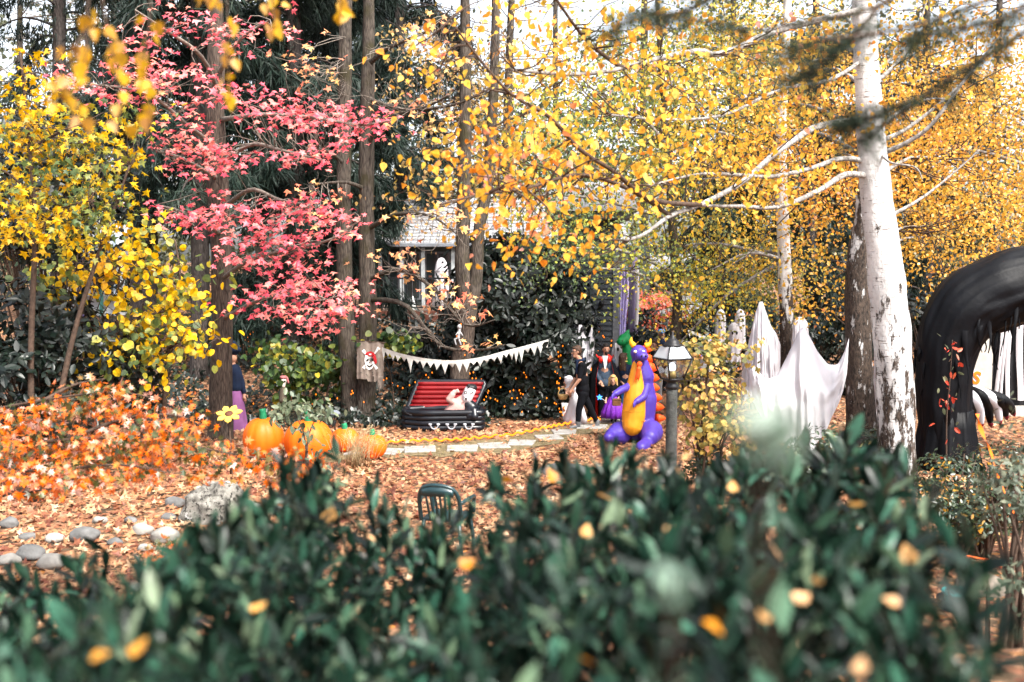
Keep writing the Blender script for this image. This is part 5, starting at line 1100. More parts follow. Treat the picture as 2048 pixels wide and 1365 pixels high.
# ------------------------------------------------------------------ stones
M_STONE = plain('grey_river_stone', (.12, .12, .118), .85, .35, 5, .4, 30)
M_STONE2 = plain('pale_river_stone', (.23, .22, .20), .85, .25, 5, .4, 30)
def rockmesh(c, r, seed, rough=.18, sub=3, cut=.3):
    bm = bmesh.new(); bmesh.ops.create_icosphere(bm, subdivisions=sub, radius=1); o = Vector((seed * 3.7, seed * 1.3, 0))
    for v in bm.verts:
        d = v.co.normalized(); k = 1 + rough * noise.noise(d * 1.1 + o) * 1.6 + rough * .5 * noise.noise(d * 2.6 + o) + rough * .22 * noise.noise(d * 6 + o)
        v.co = Vector((d.x * r[0] * k, d.y * r[1] * k, max(d.z * k, -cut) * r[2])) + Vector(c)
    me = bpy.data.meshes.new('stone'); bm.to_mesh(me); bm.free(); me.polygons.foreach_set('use_smooth', [True] * len(me.polygons)); return me
def boulder():
    m, nt, nd, lk, b = newmat('lichen_boulder'); tc = nd.new('ShaderNodeTexCoord')
    def nz(s, d=8): n = nd.new('ShaderNodeTexNoise'); n.inputs['Scale'].default_value = s; n.inputs['Detail'].default_value = d; n.inputs['Roughness'].default_value = .65; lk.new(tc.outputs['Object'], n.inputs[0]); return n
    a = nz(9); r = ramp(nd, [(.4, (.07, .065, .055, 1)), (.62, (.22, .21, .185, 1))]); lk.new(a.outputs[0], r.inputs[0])
    d = nz(14); rd = ramp(nd, [(.55, (0, 0, 0, 1)), (.58, (1, 1, 1, 1))]); lk.new(d.outputs[0], rd.inputs[0])
    mx = nd.new('ShaderNodeMix'); mx.data_type = 'RGBA'; lk.new(rd.outputs[0], mx.inputs[0]); lk.new(r.outputs[0], mx.inputs[6]); mx.inputs[7].default_value = (.018, .015, .012, 1)
    w = nz(3.2, 6); rw = ramp(nd, [(.62, (0, 0, 0, 1)), (.65, (1, 1, 1, 1))]); lk.new(w.outputs[0], rw.inputs[0])
    m2 = nd.new('ShaderNodeMix'); m2.data_type = 'RGBA'; lk.new(rw.outputs[0], m2.inputs[0]); lk.new(mx.outputs[2], m2.inputs[6]); m2.inputs[7].default_value = (.45, .44, .43, 1)
    lk.new(m2.outputs[2], b.inputs['Base Color']); b.inputs['Roughness'].default_value = .9
    bp = nd.new('ShaderNodeBump'); bp.inputs['Strength'].default_value = .8; bp.inputs['Distance'].default_value = .04; lk.new(a.outputs[0], bp.inputs['Height']); lk.new(bp.outputs[0], b.inputs['Normal'])
    c = G(415, 1045); c.z = Tf(c.x, c.y)
    single('boulder', rockmesh(c + V(0, .3, .05), (.46, .4, .47), 4, .3, 4), m, 'large lichen-spotted grey boulder at the edge of the leaf litter', 'boulder')
boulder()
STN = [(350, 1003, 42, 0, 'dark oval stone touching the upper left of the boulder'), (338, 1028, 30, 0, 'small dark stone tucked against the left side of the boulder'), (508, 1018, 44, 1, 'tan rounded stone right of the boulder'), (475, 993, 28, 0, 'small grey stone behind the right shoulder of the boulder'),
       (285, 1055, 44, 1, 'pale stone left of the boulder beside the large flat-topped one'), (330, 1068, 58, 1, 'large pale stone in front of the boulder'), (200, 1036, 30, 1, 'small pale stone under the orange maple fringe'), (262, 1034, 26, 0, 'small grey stone under the maple fringe, nearest the boulder'), (20, 1052, 40, 0, 'grey stone at the far left edge under the maple'),
       (170, 1070, 62, 0, 'long brown-grey stone behind the hedge tips on the left'), (110, 1075, 40, 1, 'pale stone between the left hedge tips'), (55, 1075, 34, 0, 'dark flat stone near the left edge'), (60, 1110, 56, 0, 'broad grey stone low at the left edge'), (20, 1120, 44, 1, 'rounded pale stone in the lower left corner of the litter'), (105, 1125, 60, 1, 'large pale stone low left behind the hedge'),
       (540, 1073, 46, 0, 'blue-grey stone right of and below the boulder'), (585, 1062, 34, 0, 'small grey stone farthest right beside the hedge'), (555, 1020, 34, 0, 'dark rough stone right of the tan one'), (535, 1048, 26, 1, 'small pale stone between the boulder and the hedge tip'), (290, 1085, 30, 1, 'small pale stone in front of the large pale one'), (230, 1075, 30, 0, 'small dark stone left of the pale stones')]
for k, (px, py, w, m, lab) in enumerate(STN):
    c = G(px, py + 10); c.z = Tf(c.x, c.y); r = w * c.y / FPX / 2
    single('river_stone', rockmesh(c + V(0, 0, r * .35), (r, r * .8, r * .62), k + 10, .16, 3, .6), M_STONE2 if m else M_STONE, lab, 'stone', 'river stones by the boulder')
c = G(1130, 955); c.z = Tf(c.x, c.y); single('stone', rockmesh(c, (.42, .3, .2), 40, .15), M_STONE, 'flat grey stone half hidden by the hedge below the dragon', 'stone')
c = P(1960, 1105, 10.4); c.z = Tf(c.x, c.y); single('stone', rockmesh(c + V(0, 0, .06), (.3, .2, .17), 41, .2), plain('brown_stone', (.22, .18, .15), .9, .3, 6, .4, 30), 'brown-grey stone in the leaf litter at the lower right', 'stone')

# ------------------------------------------------------------------ lantern
def lantern():
    Y = 12.0; c = P(1339.5, 1109, Y); c.z = Tf(c.x, Y); k = Y / FPX
    t = thing('lamp_post', 'black glazed lantern on a round grey post beside the dragon', 'lamp post', c)
    zz = lambda py: P(1339, py, Y).z
    ms = plain('weathered_grey_post', (.045, .047, .044), .9, .45, 14, .6, 50)
    part(t, 'post', lathe([(.078, c.z - .1), (.072, c.z + .3), (.067, zz(790)), (.066, zz(776))], 28, c=V(c.x, Y, 0)), ms)
    part(t, 'collar', lathe([(.075, zz(778)), (.078, zz(772)), (.06, zz(768)), (.055, zz(764)), (.10, zz(761)), (.105, zz(759))], 28, c=V(c.x, Y, 0)), M_BLACK)
    z0, z1, z2, z3 = zz(758), zz(717), zz(693), zz(684); a0, a1, a2 = .098, .172, .105
    rot = Matrix.Rotation(math.radians(24), 3, 'Z')
    def cor(s, z, i): return rot @ V(*[(s, s, 0), (-s, s, 0), (-s, -s, 0), (s, -s, 0)][i]) + V(c.x, Y, z)
    fr = Geo()
    for i in range(4):
        tube([cor(a0, z0, i), cor(a1, z1, i)], .011, 6, fr); tube([cor(a1, z1, i), cor(a1, z1, (i + 1) % 4)], .014, 6, fr); tube([cor(a0, z0, i), cor(a0, z0, (i + 1) % 4)], .012, 6, fr); tube([cor(a1 * 1.03, z1, i), cor(a2, z2, i)], .010, 6, fr)
    part(t, 'frame', fr, M_BLACK)
    m, nt, nd, lk, b = newmat('lantern_glass'); gl = nd.new('ShaderNodeBsdfGlossy'); gl.inputs['Roughness'].default_value = .05; tr = nd.new('ShaderNodeBsdfTransparent'); tr.inputs[0].default_value = (.9, .93, .93, 1)
    mx = nd.new('ShaderNodeMixShader'); mx.inputs[0].default_value = .16; lk.new(tr.outputs[0], mx.inputs[1]); lk.new(gl.outputs[0], mx.inputs[2]); lk.new(mx.outputs[0], nd['Material Output'].inputs['Surface'])
    mr = plain('frosted_roof_glass', (.36, .39, .41), .25, .1, 5, spec=.6)
    for i in range(4):
        j = (i + 1) % 4
        part(t, 'glass_pane', Geo().add([cor(a0 * .97, z0, i), cor(a0 * .97, z0, j), cor(a1 * .97, z1, j), cor(a1 * .97, z1, i)], [(0, 1, 2, 3)]).mesh('glass_pane', False), m)
        part(t, 'roof_pane', Geo().add([cor(a1, z1 + .004, i), cor(a1, z1 + .004, j), cor(a2, z2, j), cor(a2, z2, i)], [(0, 1, 2, 3)]).mesh('roof_pane', False), mr)
    part(t, 'cap', lathe([(.115, z2 - .004), (.118, z2 + .02), (.085, z2 + .035), (.08, z3 + .01), (.05, z3 + .03), (.03, z3 + .05), (.028, z3 + .07), (.012, z3 + .08), (.01, z3 + .12)], 24, c=V(c.x, Y, 0)), M_BLACK)
    part(t, 'lamp_base', lathe([(.05, z0 + .004), (.05, z0 + .09), (.035, z0 + .1)], 20, c=V(c.x, Y, 0)), plain('brass', (.4, .28, .1), .4, metal=.7))
    part(t, 'bulb', ell(V(c.x, Y, z0 + .14), (.045, .045, .06)), plain('white_bulb', (.85, .85, .9), .3, emit=(.8, .85, 1), estr=.6))
lantern()

# ------------------------------------------------------------------ inflatable dragon
def dragon():
    Y = 19.2; k = Y / FPX; c = P(1268, 884, Y); c.z = Tf(c.x, Y); X = lambda px: P(px, 800, Y).x
    def D(px, py, dy=0): q = P(px, py, Y); return V(q.x, Y + dy, q.z)
    t = thing('inflatable_dragon', 'purple and orange inflatable dragon sitting upright beside the lantern', 'inflatable', c)
    mp = plain('purple_nylon', (.07, .038, .33), .42, .08, 3, .5, 9, spec=.45, trans=.15); mo = plain('orange_nylon', (.8, .32, .014), .45, .06, 3, .5, 9, spec=.4, trans=.2); mr = plain('red_orange_nylon', (.9, .10, .01), .45, .08, 3, spec=.4, trans=.25); mh = plain('amber_nylon', (.9, .42, .02), .45, .08, trans=.2)
    g = Geo()
    cap(D(1275, 850, .1), .34, D(1286, 800, .08), .29, g); cap(D(1286, 800, .08), .28, D(1285, 755, .05), .2, g); cap(D(1287, 755, .05), .22, D(1279, 722, .02), .155, g)
    ell(D(1277, 706, -.02), (.165, .18, .155), g=g); ell(D(1281, 711, -.2), (.13, .15, .10), g=g)
    ell(D(1276, 722, -.14), (.09, .14, .05), g=g)                           # lower jaw
    cap(D(1237, 866, -.1), .24, D(1222, 866, -.28), .15, g); cap(D(1299, 862, -.15), .25, D(1294, 868, -.38), .17, g)   # haunches
    cap(D(1288, 878, -.45), .13, D(1272, 882, -.75), .12, g); cap(D(1222, 870, -.3), .12, D(1212, 866, -.5), .1, g)
    cap(D(1300, 866, .3), .16, D(1312, 868, .7), .1, g); cap(D(1312, 868, .7), .1, D(1322, 862, 1.0), .04, g)      # tail
    part(t, 'body', fuse(g, .022, 4), mp)
    # belly
    g = Geo(); cap(D(1265, 830, -.16), .235, D(1268, 790, -.14), .215, g); cap(D(1268, 790, -.14), .215, D(1271, 728, -.12), .085, g); cap(D(1262, 848, -.22), .2, D(1265, 830, -.16), .23, g)
    part(t, 'belly', fuse(g, .022, 5), mo)
    for py, w, dy in ((752, .105, .105), (774, .15, .15), (796, .205, .205), (818, .225, .22), (838, .235, .225)):
        cx = 1268 - (py - 752) * .045; part(t, 'seam', tube([D(cx, py, -.13 - .02 * (py > 810)) + V(w * math.cos(a), -dy * math.sin(a) - .012, .012 * math.sin(a * 9)) for a in np.linspace(.25, 2.9, 24)], .006, 6), mo)
    for s, (a, b, w) in enumerate([((1262, 770), (1240, 776), (1226, 782)), ((1292, 772), (1283, 790), (1268, 797))]):
        g = Geo(); cap(D(*a, -.1), .085, D(*b, -.3), .075, g); cap(D(*b, -.3), .075, D(*w, -.42), .06, g)
        for q in (-1, 0, 1): cap(D(w[0] - 3, w[1] + 2 + 3 * q, -.44), .03, D(w[0] - 8, w[1] + 8 + 3 * q, -.5), .012, g)
        part(t, 'arm', fuse(g, .014, 3), mp)
    for s, pts in ((-1, [(1268, 692), (1262, 684), (1263, 674)]), (1, [(1290, 692), (1299, 688), (1301, 677)])):
        q = resample([D(*p, -.02) for p in pts], 9); part(t, 'horn', tube(q, [.06, .058, .054, .048, .04, .032, .024, .014, .004], 12), mh)
    for s in (-1, 1):
        e = part(t, 'eye', ell(D(1276 + s * 8, 702, -.2), (.032, .02, .03)), M_WHITE); part(e, 'pupil', ell(D(1276 + s * 8.6, 702.5, -.217), (.014, .01, .014)), mo)
        part(t, 'nostril', ell(D(1283 + s * 4, 709, -.345), (.018, .012, .02)), M_BLACK)
    part(t, 'mouth', ell(D(1276, 719, -.25), (.095, .06, .028)), M_BLACK)
    g = Geo(); ell(D(1275, 726, -.3), (.055, .04, .06), g=g); cap(D(1273, 735, -.32), .045, D(1271, 752, -.34), .02, g); cap(D(1271, 740, -.32), .03, D(1264, 762, -.33), .008, g); cap(D(1275, 745, -.32), .025, D(1272, 760, -.33), .008, g)
    part(t, 'flame', fuse(g, .012, 2), plain('flame_cloth', (.9, .12, .02), .5, .3, 14, trans=.3))
    for k2, (px, py, s) in enumerate([(1298, 700, 9), (1302, 718, 12), (1306, 736, 14), (1308, 756, 14), (1310, 776, 13), (1315, 796, 13), (1320, 815, 12), (1325, 838, 10)]):
        a = D(px - 6, py - s * .8, .1); b = D(px - 4, py + s * .8, .12); tip = D(px + s, py + s * .35, .22); g = Geo(); cen = a.lerp(b, .5)
        q = resample([cen - V(.05, 0, 0), cen.lerp(tip, .5), tip], 6); tube(q, [s * .0085, s * .0078, s * .0064, s * .0045, s * .0025, .004], 10, g); part(t, 'back_spike', g, mr)
    for px in (1270, 1274.5, 1279): part(t, 'claw', cap(D(px - 4, 884, -.82), .03, D(px - 6, 886, -.9), .012), mp)
dragon()

# ------------------------------------------------------------------ inflatable coffin and its vampire
def coffin():
    Y = 20.5; mk = plain('black_vinyl', (.006, .008, .012), .3, .2, 4, spec=.4); mr = plain('red_nylon', (.17, .003, .005), .5, .12, 4, spec=.3); mg = plain('silver_print', (.34, .35, .38), .4, .1)
    c = P(886, 866, Y); z0 = Tf(c.x, Y); t = thing('inflatable_coffin', 'open black inflatable coffin with ribbed red lining', 'inflatable', V(c.x, Y, z0))
    xl, xr = P(808, 830, Y).x, P(964, 830, Y).x; w = xr - xl; D = .72; r = .062
    hexa = [(0, .2), (.24, 0), (.98, .08), (1, .2), (1, .52), (.98, .64), (.24, .72), (0, .52)]
    def ring(z, e, rr):
        pts = [V(xl + u * w + (e if u < .5 else -e), Y + v + (e if v < .36 else -e), z) for u, v in hexa]
        pts = pts + pts[:1]; q = []
        for i in range(len(pts) - 1):
            for s in range(5): q.append(pts[i].lerp(pts[i + 1], s / 5))
        q.append(pts[0]); return tube(q, rr, 12)
    for i in range(4): part(t, 'side_tube', ring(z0 + r + i * .105, 0.0 if i < 3 else -.01, r if i < 3 else r * 1.08), mk)
    zt = z0 + .40
    bed = Geo(); n = len(hexa); bed.add([V(xl + u * w, Y + v, z0 + .26) for u, v in hexa], [tuple(range(n))]); part(t, 'lining', bed.mesh('lining', False), mr)
    # lid hinged on the back edge, leaning back
    th = math.radians(62); hx = [(.0, 0), (.02, .1), (.13, .62), (1.0, .62), (1.02, .55), (.90, .06), (.88, 0)]
    def LP(u, v, off=0): return V(xl + u * w, Y + D - .02 + math.cos(th) * v + math.sin(th) * off, zt - .03 + math.sin(th) * v - math.cos(th) * off)
    q = []
    for i in range(len(hx)):
        a, b = LP(*hx[i]), LP(*hx[(i + 1) % len(hx)])
        for s in range(4): q.append(a.lerp(b, s / 4))
    q.append(q[0]); part(t, 'lid_rim', tube(q, .055, 10), mk)
    part(t, 'lid_shell', Geo().add([LP(u, v, .05) for u, v in hx], [tuple(range(len(hx)))]).mesh('lid_shell', False), mk)
    for k in range(6):
        v = .05 + .105 * k; f = min(1, v / .62); ul = .02 + .12 * f; ur = .89 + .12 * f; part(t, 'lid_rib', tube([LP(ul + (ur - ul) * s / 10, v) for s in range(11)], .054, 10), mr)
    for px in (869, 903, 938):
        h = thing_part = Geo(); a, b = P(px - 8, 853, Y), P(px + 8, 853, Y); y = Y - .07 + (.0 if px > 880 else .0)
        pts = [V(a.x, y, a.z + .04), V(a.x + .03, y, a.z - .025), V((a.x + b.x) / 2, y, a.z - .05), V(b.x - .03, y, a.z - .025), V(b.x, y, a.z + .04)]; g = tube(resample(pts, 12), .016, 8)
        for e in (pts[0], pts[-1]): ell(e + V(.016, 0, .012), (.026, .014, .024), g=g); ell(e + V(-.016, 0, .012), (.026, .014, .024), g=g)
        part(t, 'bone_handle', fuse(g, .009, 1), mg)
    part(t, 'tether', tube(resample([P(807, 815, Y + .1), P(812, 826, Y - .04), P(824, 831, Y - .1)], 8), .012, 6), M_BLACK)
    # the figure
    def W(px, py, dy): return P(905 + (px - 895) * 1.3, 838 + (py - 838) * 1.22, Y + dy)
    v = thing('vampire_figure', 'pale bare-chested inflatable vampire rising out of the coffin with arm raised', 'inflatable', W(895, 840, .35)); ms = plain('pale_pink_nylon', (.55, .34, .31), .5, .08, 4, trans=.15); mw = plain('white_face_nylon', (.55, .5, .54), .5, .06)
    g = Geo(); cap(W(893, 834, .3), 0.204, W(905, 818, .28), 0.198, g); cap(W(905, 818, .28), 0.192, W(914, 808, .26), 0.144, g); cap(W(900, 812, .2), 0.072, W(890, 806, .15), 0.072, g); cap(W(890, 806, .15), 0.072, W(895, 798, .14), 0.066, g); ell(W(898, 794, .14), (.06, .05, .05), g=g)
    for k in range(3): cap(W(898, 793, .13), 0.029, W(903 + k, 790 + 2 * k, .11), 0.019, g)
    part(v, 'torso', fuse(g, .014, 3), ms)
    hr = part(v, 'head', fuse(cap(W(917, 804, .2), 0.120, W(922, 792, .2), .125, ell(W(913, 800, .1), (.02, .03, .03))), .013, 3), mw)
    part(v, 'hair', fuse(ell(W(924, 787, .23), (.125, .13, .085), g=cap(W(920, 783, .13), 0.036, W(919, 788, .09), .012)), .012, 2), M_BLACK)
    for dx in (-5, 6):
        part(hr, 'eye', ell(W(919 + dx * .8, 795, .05 + .008 * abs(dx)), (.036, .022, .03)), M_BLACK); part(hr, 'iris', ell(W(919 + dx * .8, 795.5, .026 + .008 * abs(dx)), (.016, .01, .014)), M_WHITE)
    part(hr, 'mouth', ell(W(915.5, 805, .07), (.05, .022, .016)), M_BLACK)
    for dx in (-2.5, 2.5): part(hr, 'fang', cap(W(915.5 + dx, 805, .046), .009, W(915.5 + dx, 808, .046), .003), M_WHITE)
    g = Geo(); cap(W(916, 812, .25), 0.132, W(925, 820, .2), 0.132, g); cap(W(925, 820, .2), 0.132, W(922, 832, .12), 0.144, g); cap(W(922, 832, .12), 0.120, W(900, 838, .1), 0.066, g); cap(W(928, 826, .1), 0.108, W(929, 834, .02), 0.084, g)
    part(v, 'cape', fuse(g, .016, 3), mk); part(v, 'trousers', fuse(cap(W(893, 838, .3), 0.192, W(850, 842, .32), 0.144), .02, 2), mr)
coffin()

# ------------------------------------------------------------------ ghosts
def sheet_ghost(label, Y, top, bot, bulge, seed, folds=9, fa=.06, head=None, mat=None, eyes=None):
    """sheet held up at points, falling in folds, hollow with a front and a back"""
    t = thing('ghost', label, 'ghost decoration', P(*[sum(p[k] for p in bot) / len(bot) for k in (0, 1)], Y), 'white sheet ghosts'); NU, NV = 90, 40
    tx = [p[0] for p in top]; ty = [p[1] for p in top]; bx = [p[0] for p in bot]; by = [p[1] for p in bot]
    ts = np.linspace(0, 1, len(top)); bs = np.linspace(0, 1, len(bot)); us = np.linspace(0, 1, NU); rng = np.random.default_rng(seed); ph = rng.random(4) * 6
    def smooth(a, k):
        for _ in range(k): a = np.concatenate([[a[0]], (a[:-2] + 2 * a[1:-1] + a[2:]) / 4, [a[-1]]])
        return a
    TX, TY, BX, BY = smooth(np.interp(us, ts, tx), 2), smooth(np.interp(us, ts, ty), 2), smooth(np.interp(us, bs, bx), 6), smooth(np.interp(us, bs, by), 8)
    BY = BY + 4 * np.sin(us * 40 + ph[0]) * np.sin(math.pi * us)
    for side, nm in ((-1, 'front_sheet'), (1, 'back_sheet')):
        g = Geo()
        for j in range(NV):
            v = j / (NV - 1)
            for i in range(NU):
                u = us[i]; fold = (math.sin(u * folds * 6.28 + ph[1] + 1.5 * math.sin(u * 5)) + .5 * math.sin(u * folds * 2.3 * 6.28 + ph[2])) * fa * (.25 + .75 * v) * min(1, 6 * u, 6 * (1 - u))
                b = bulge * math.sin(math.pi * u) ** .6 * (min(1, (v * 2.2) ** .55))
                wr = noise.noise(V(u * 9 + seed, v * 5, side)) * fa * .9 + noise.noise(V(u * 22 + seed, v * 9, side)) * fa * .35; g.v.append(tuple(P(TX[i] + (BX[i] - TX[i]) * v + wr * 40 * v, TY[i] + (BY[i] - TY[i]) * v, Y + side * b + (fold if side < 0 else -fold) + wr * min(1, 8 * u, 8 * (1 - u)))))
        g.f = [(j * NU + i, j * NU + i + 1, (j + 1) * NU + i + 1, (j + 1) * NU + i) for j in range(NV - 1) for i in range(NU - 1)]
        part(t, nm, g, mat or M_SHEET)
    if head: part(t, 'head_form', ell(P(head[0], head[1], Y), (head[2], head[2] * .9, head[2] * 1.1)), M_SHEET)
    for e in eyes or []: part(t, 'eye_hole', ell(P(e[0], e[1], Y - e[4] if len(e) > 4 else Y - bulge), (e[2] * Y / FPX, .03, e[3] * Y / FPX)), M_BLACK)
    return t
sheet_ghost('large white sheet ghost with raised arms in front of the birches', 16.5, [(1499, 742), (1505, 731), (1516, 740), (1532, 760), (1554, 752), (1578, 705), (1596, 664), (1606, 653), (1616, 666), (1634, 702), (1656, 730), (1675, 730), (1688, 706), (1698, 676)],
            [(1504, 800), (1520, 830), (1535, 850), (1552, 872), (1570, 890), (1590, 902), (1605, 905), (1622, 905), (1636, 888), (1652, 860), (1668, 828), (1684, 790), (1694, 745)], .42, 1, 5, .05, None)
sheet_ghost('sheet ghost with pointed hood and raised hand behind the walking man', 22.4, [(1122, 672), (1132, 684), (1144, 680), (1152, 660), (1158, 650), (1164, 650), (1168, 668), (1174, 678), (1180, 664), (1184, 650), (1187, 668), (1189, 690)], [(1126, 700), (1134, 720), (1142, 738), (1150, 752), (1156, 748), (1162, 752), (1170, 740), (1178, 748), (1184, 730), (1189, 705)], .22, 2, 6, .04, None, None, [(1164, 660, 3.2, 6, .16)])
sheet_ghost('small hooded sheet ghost between the caped man and the green inflatable', 23.6, [(1222, 708), (1226, 694), (1231, 686), (1237, 686), (1241, 697), (1245, 700), (1248, 688), (1251, 704)], [(1222, 740), (1226, 770), (1232, 775), (1238, 770), (1244, 772), (1250, 745)], .2, 3, 5, .03, None, None, [(1236, 699, 2.4, 4, .2)])
sheet_ghost('tall white draped ghost left of the big ghost, partly behind leaves', 19.5, [(1496, 690), (1503, 660), (1511, 625), (1519, 604), (1525, 603), (1533, 625), (1542, 652), (1553, 668), (1561, 690)], [(1492, 770), (1500, 790), (1512, 795), (1524, 790), (1538, 796), (1550, 788), (1560, 770)], .3, 4, 6, .05)
sheet_ghost('small rounded ghost head between the tall ghost and slim birch', 21, [(1585, 660), (1588, 640), (1597, 634), (1607, 634), (1615, 645), (1617, 662)], [(1580, 720), (1592, 735), (1605, 730), (1620, 722)], .22, 6, 4, .03)
sheet_ghost('narrow white ghost sheet seen between the two birch trunks', 19.6, [(1748, 660), (1751, 645), (1756, 640), (1762, 650), (1768, 690)], [(1747, 830), (1755, 860), (1762, 850), (1772, 840)], .2, 7, 3, .03)
def round_ghost(px, top, bot, Y, w, lab, seed, face=True):
    a = P(px, bot, Y); h = P(px, top, Y).z - a.z; r = w * Y / FPX / 2; t = thing('ghost', lab, 'ghost decoration', a, 'white sheet ghosts'); c = V(a.x, Y, a.z)
    prof = [(r * 1.15, 0), (r * 1.08, .15 * h), (r * .98, .4 * h), (r * .95, .6 * h), (r * .95, .75 * h), (r * .86, .87 * h), (r * .6, .95 * h), (r * .3, .99 * h), (.01, h)]
    part(t, 'sheet', lathe([prof[0]] + prof, 48, c=c, fn=lambda R, z, an, f: (R * (1 + .13 * (1 - f) * math.sin(an * 7 + seed)), z)), M_SHEET)
    if face:
        for s in (-1, 1): part(t, 'eye_hole', ell(c + V(s * r * .35, -r * .86, h * .74), (r * .17, .03, r * .3)), M_BLACK)
        part(t, 'mouth_hole', ell(c + V(0, -r * .93, h * .55), (r * .16, .03, r * .3)), M_BLACK)
round_ghost(1440, 619, 700, 24.5, 21, 'left of two round-headed ghosts hanging above the railing', 1); round_ghost(1479, 619, 700, 24.5, 21, 'right of two round-headed ghosts hanging above the railing', 2)
round_ghost(1466, 645, 725, 23.8, 24, 'lower round-headed ghost between the two hanging above the railing', 3, True); round_ghost(1412, 685, 748, 24, 23, 'small faceless ghost sheet left of the railing ghosts', 4, False)
round_ghost(1500, 700, 800, 22.2, 34, 'broad white ghost sheet standing behind the railing', 5, False)

# ------------------------------------------------------------------ lavender drape, column, green inflatable
def drapes():
    Y = 24.8; t = thing('drape', 'pale lavender cloth hanging beside the grey siding corner', 'cloth', P(1248, 690, Y)); g = Geo(); m = plain('lavender_cloth', (.52, .45, .76), .7, .1, 5, trans=.2)
    for j in range(30):
        for i in range(20):
            u = i / 19; px = 1238 + 17 * u + 3 * math.sin(j * .2) * u; g.v.append(tuple(P(px, 535 + j * 5.2 + 3 * math.sin(i), Y + .05 * math.sin(u * 20 + j * .08))))
    g.f = [(j * 20 + i, j * 20 + i + 1, (j + 1) * 20 + i + 1, (j + 1) * 20 + i) for j in range(29) for i in range(19)]; part(t, 'cloth', g, m)
    c = P(1265, 700, 25.4); t = thing('wrapped_post', 'purple-grey round column wrapped beside the lavender drape', 'column', V(c.x, 25.4, 0))
    part(t, 'shaft', lathe([(.13, -.1), (.13, P(1265, 500, 25.4).z)], 24, c=V(c.x, 25.4, 0)), plain('purple_grey_paint', (.16, .13, .22), .6, .25, 3)); part(t, 'capital', lathe([(.15, P(1265, 500, 25.4).z), (.2, P(1265, 497, 25.4).z), (.2, P(1265, 490, 25.4).z)], 24, c=V(c.x, 25.4, 0)), M_TRIM)
    part(t, 'white_ribbon', tube(resample([P(1274, 540, 25.2), P(1275, 600, 25.15), P(1272, 660, 25.2)], 12), .05, 6), M_SHEET)
    Y = 23.2; q = lambda px, py, dy=0: P(px, py, Y + dy); t = thing('green_inflatable', 'round green inflatable creature behind the dragon head', 'inflatable', q(1250, 740)); g = Geo()
    ell(q(1250, 680), (.17, .17, .15), g=g); ell(q(1243, 684, -.1), (.12, .12, .1), g=g); cap(q(1255, 690), .13, q(1262, 740), .2, g); cap(q(1254, 668), .07, q(1258, 660), .02, g); cap(q(1262, 740), .2, q(1262, 790), .22, g); cap(q(1255, 780, -.1), .1, q(1255, 822, -.1), .11, g); cap(q(1272, 780, .1), .1, q(1272, 822, .1), .11, g)
    part(t, 'body', fuse(g, .02, 3), plain('green_nylon', (.008, .22, .06), .45, .1, 3, trans=.15))
    for s in (-1, 1): part(t, 'nostril', ell(q(1241 + 4 * s, 682, -.21), (.014, .012, .014)), M_BLACK)
drapes()

# ------------------------------------------------------------------ people
M_SKIN = plain('skin', (.36, .19, .125), .5, .1, 6); M_BCLOTH = plain('black_cloth', (.003, .0033, .005), .9, .3, 8, .3, 60, spec=.12); M_NAVY = plain('navy_cloth', (.008, .014, .032), .9, .25, 8, .3, 60, spec=.12); M_BHAIR = plain('dark_brown_hair', (.045, .022, .013), .6, .4, 30, .6, 60); M_BLOND = plain('blond_hair', (.42, .26, .10), .55, .3, 30, .5, 60); M_KHAIR = plain('black_hair', (.015, .011, .01), .55, .3, 30, .5, 60)
def hand(g, wr, d, side, s=1.0):
    """palm and five slightly curled fingers along direction d"""
    d = Vector(d).normalized(); up = Vector((0, 0, 1)) if abs(d.z) < .8 else Vector((0, -1, 0)); sdv = d.cross(up).normalized() * side; nrm = sdv.cross(d).normalized()
    pc = wr + d * .045 * s; cap(wr, .027 * s, wr + d * .085 * s, .035 * s, g)
    for k, L in enumerate((.06, .072, .066, .05)):
        o = pc + d * .045 * s + sdv * (k - 1.5) * .021 * s; m = o + d * L * .55 * s - nrm * .006; e = m + (d * .75 - nrm * .6).normalized() * L * .5 * s
        cap(o, .0105 * s, m, .0095 * s, g, 8); cap(m, .0095 * s, e, .008 * s, g, 8)
    o = wr + d * .02 * s - sdv * .03 * s; m = o + (d * .6 - sdv * .8).normalized() * .045 * s; cap(o, .013 * s, m, .011 * s, g, 8); cap(m, .011 * s, m + d * .035 * s, .009 * s, g, 8)
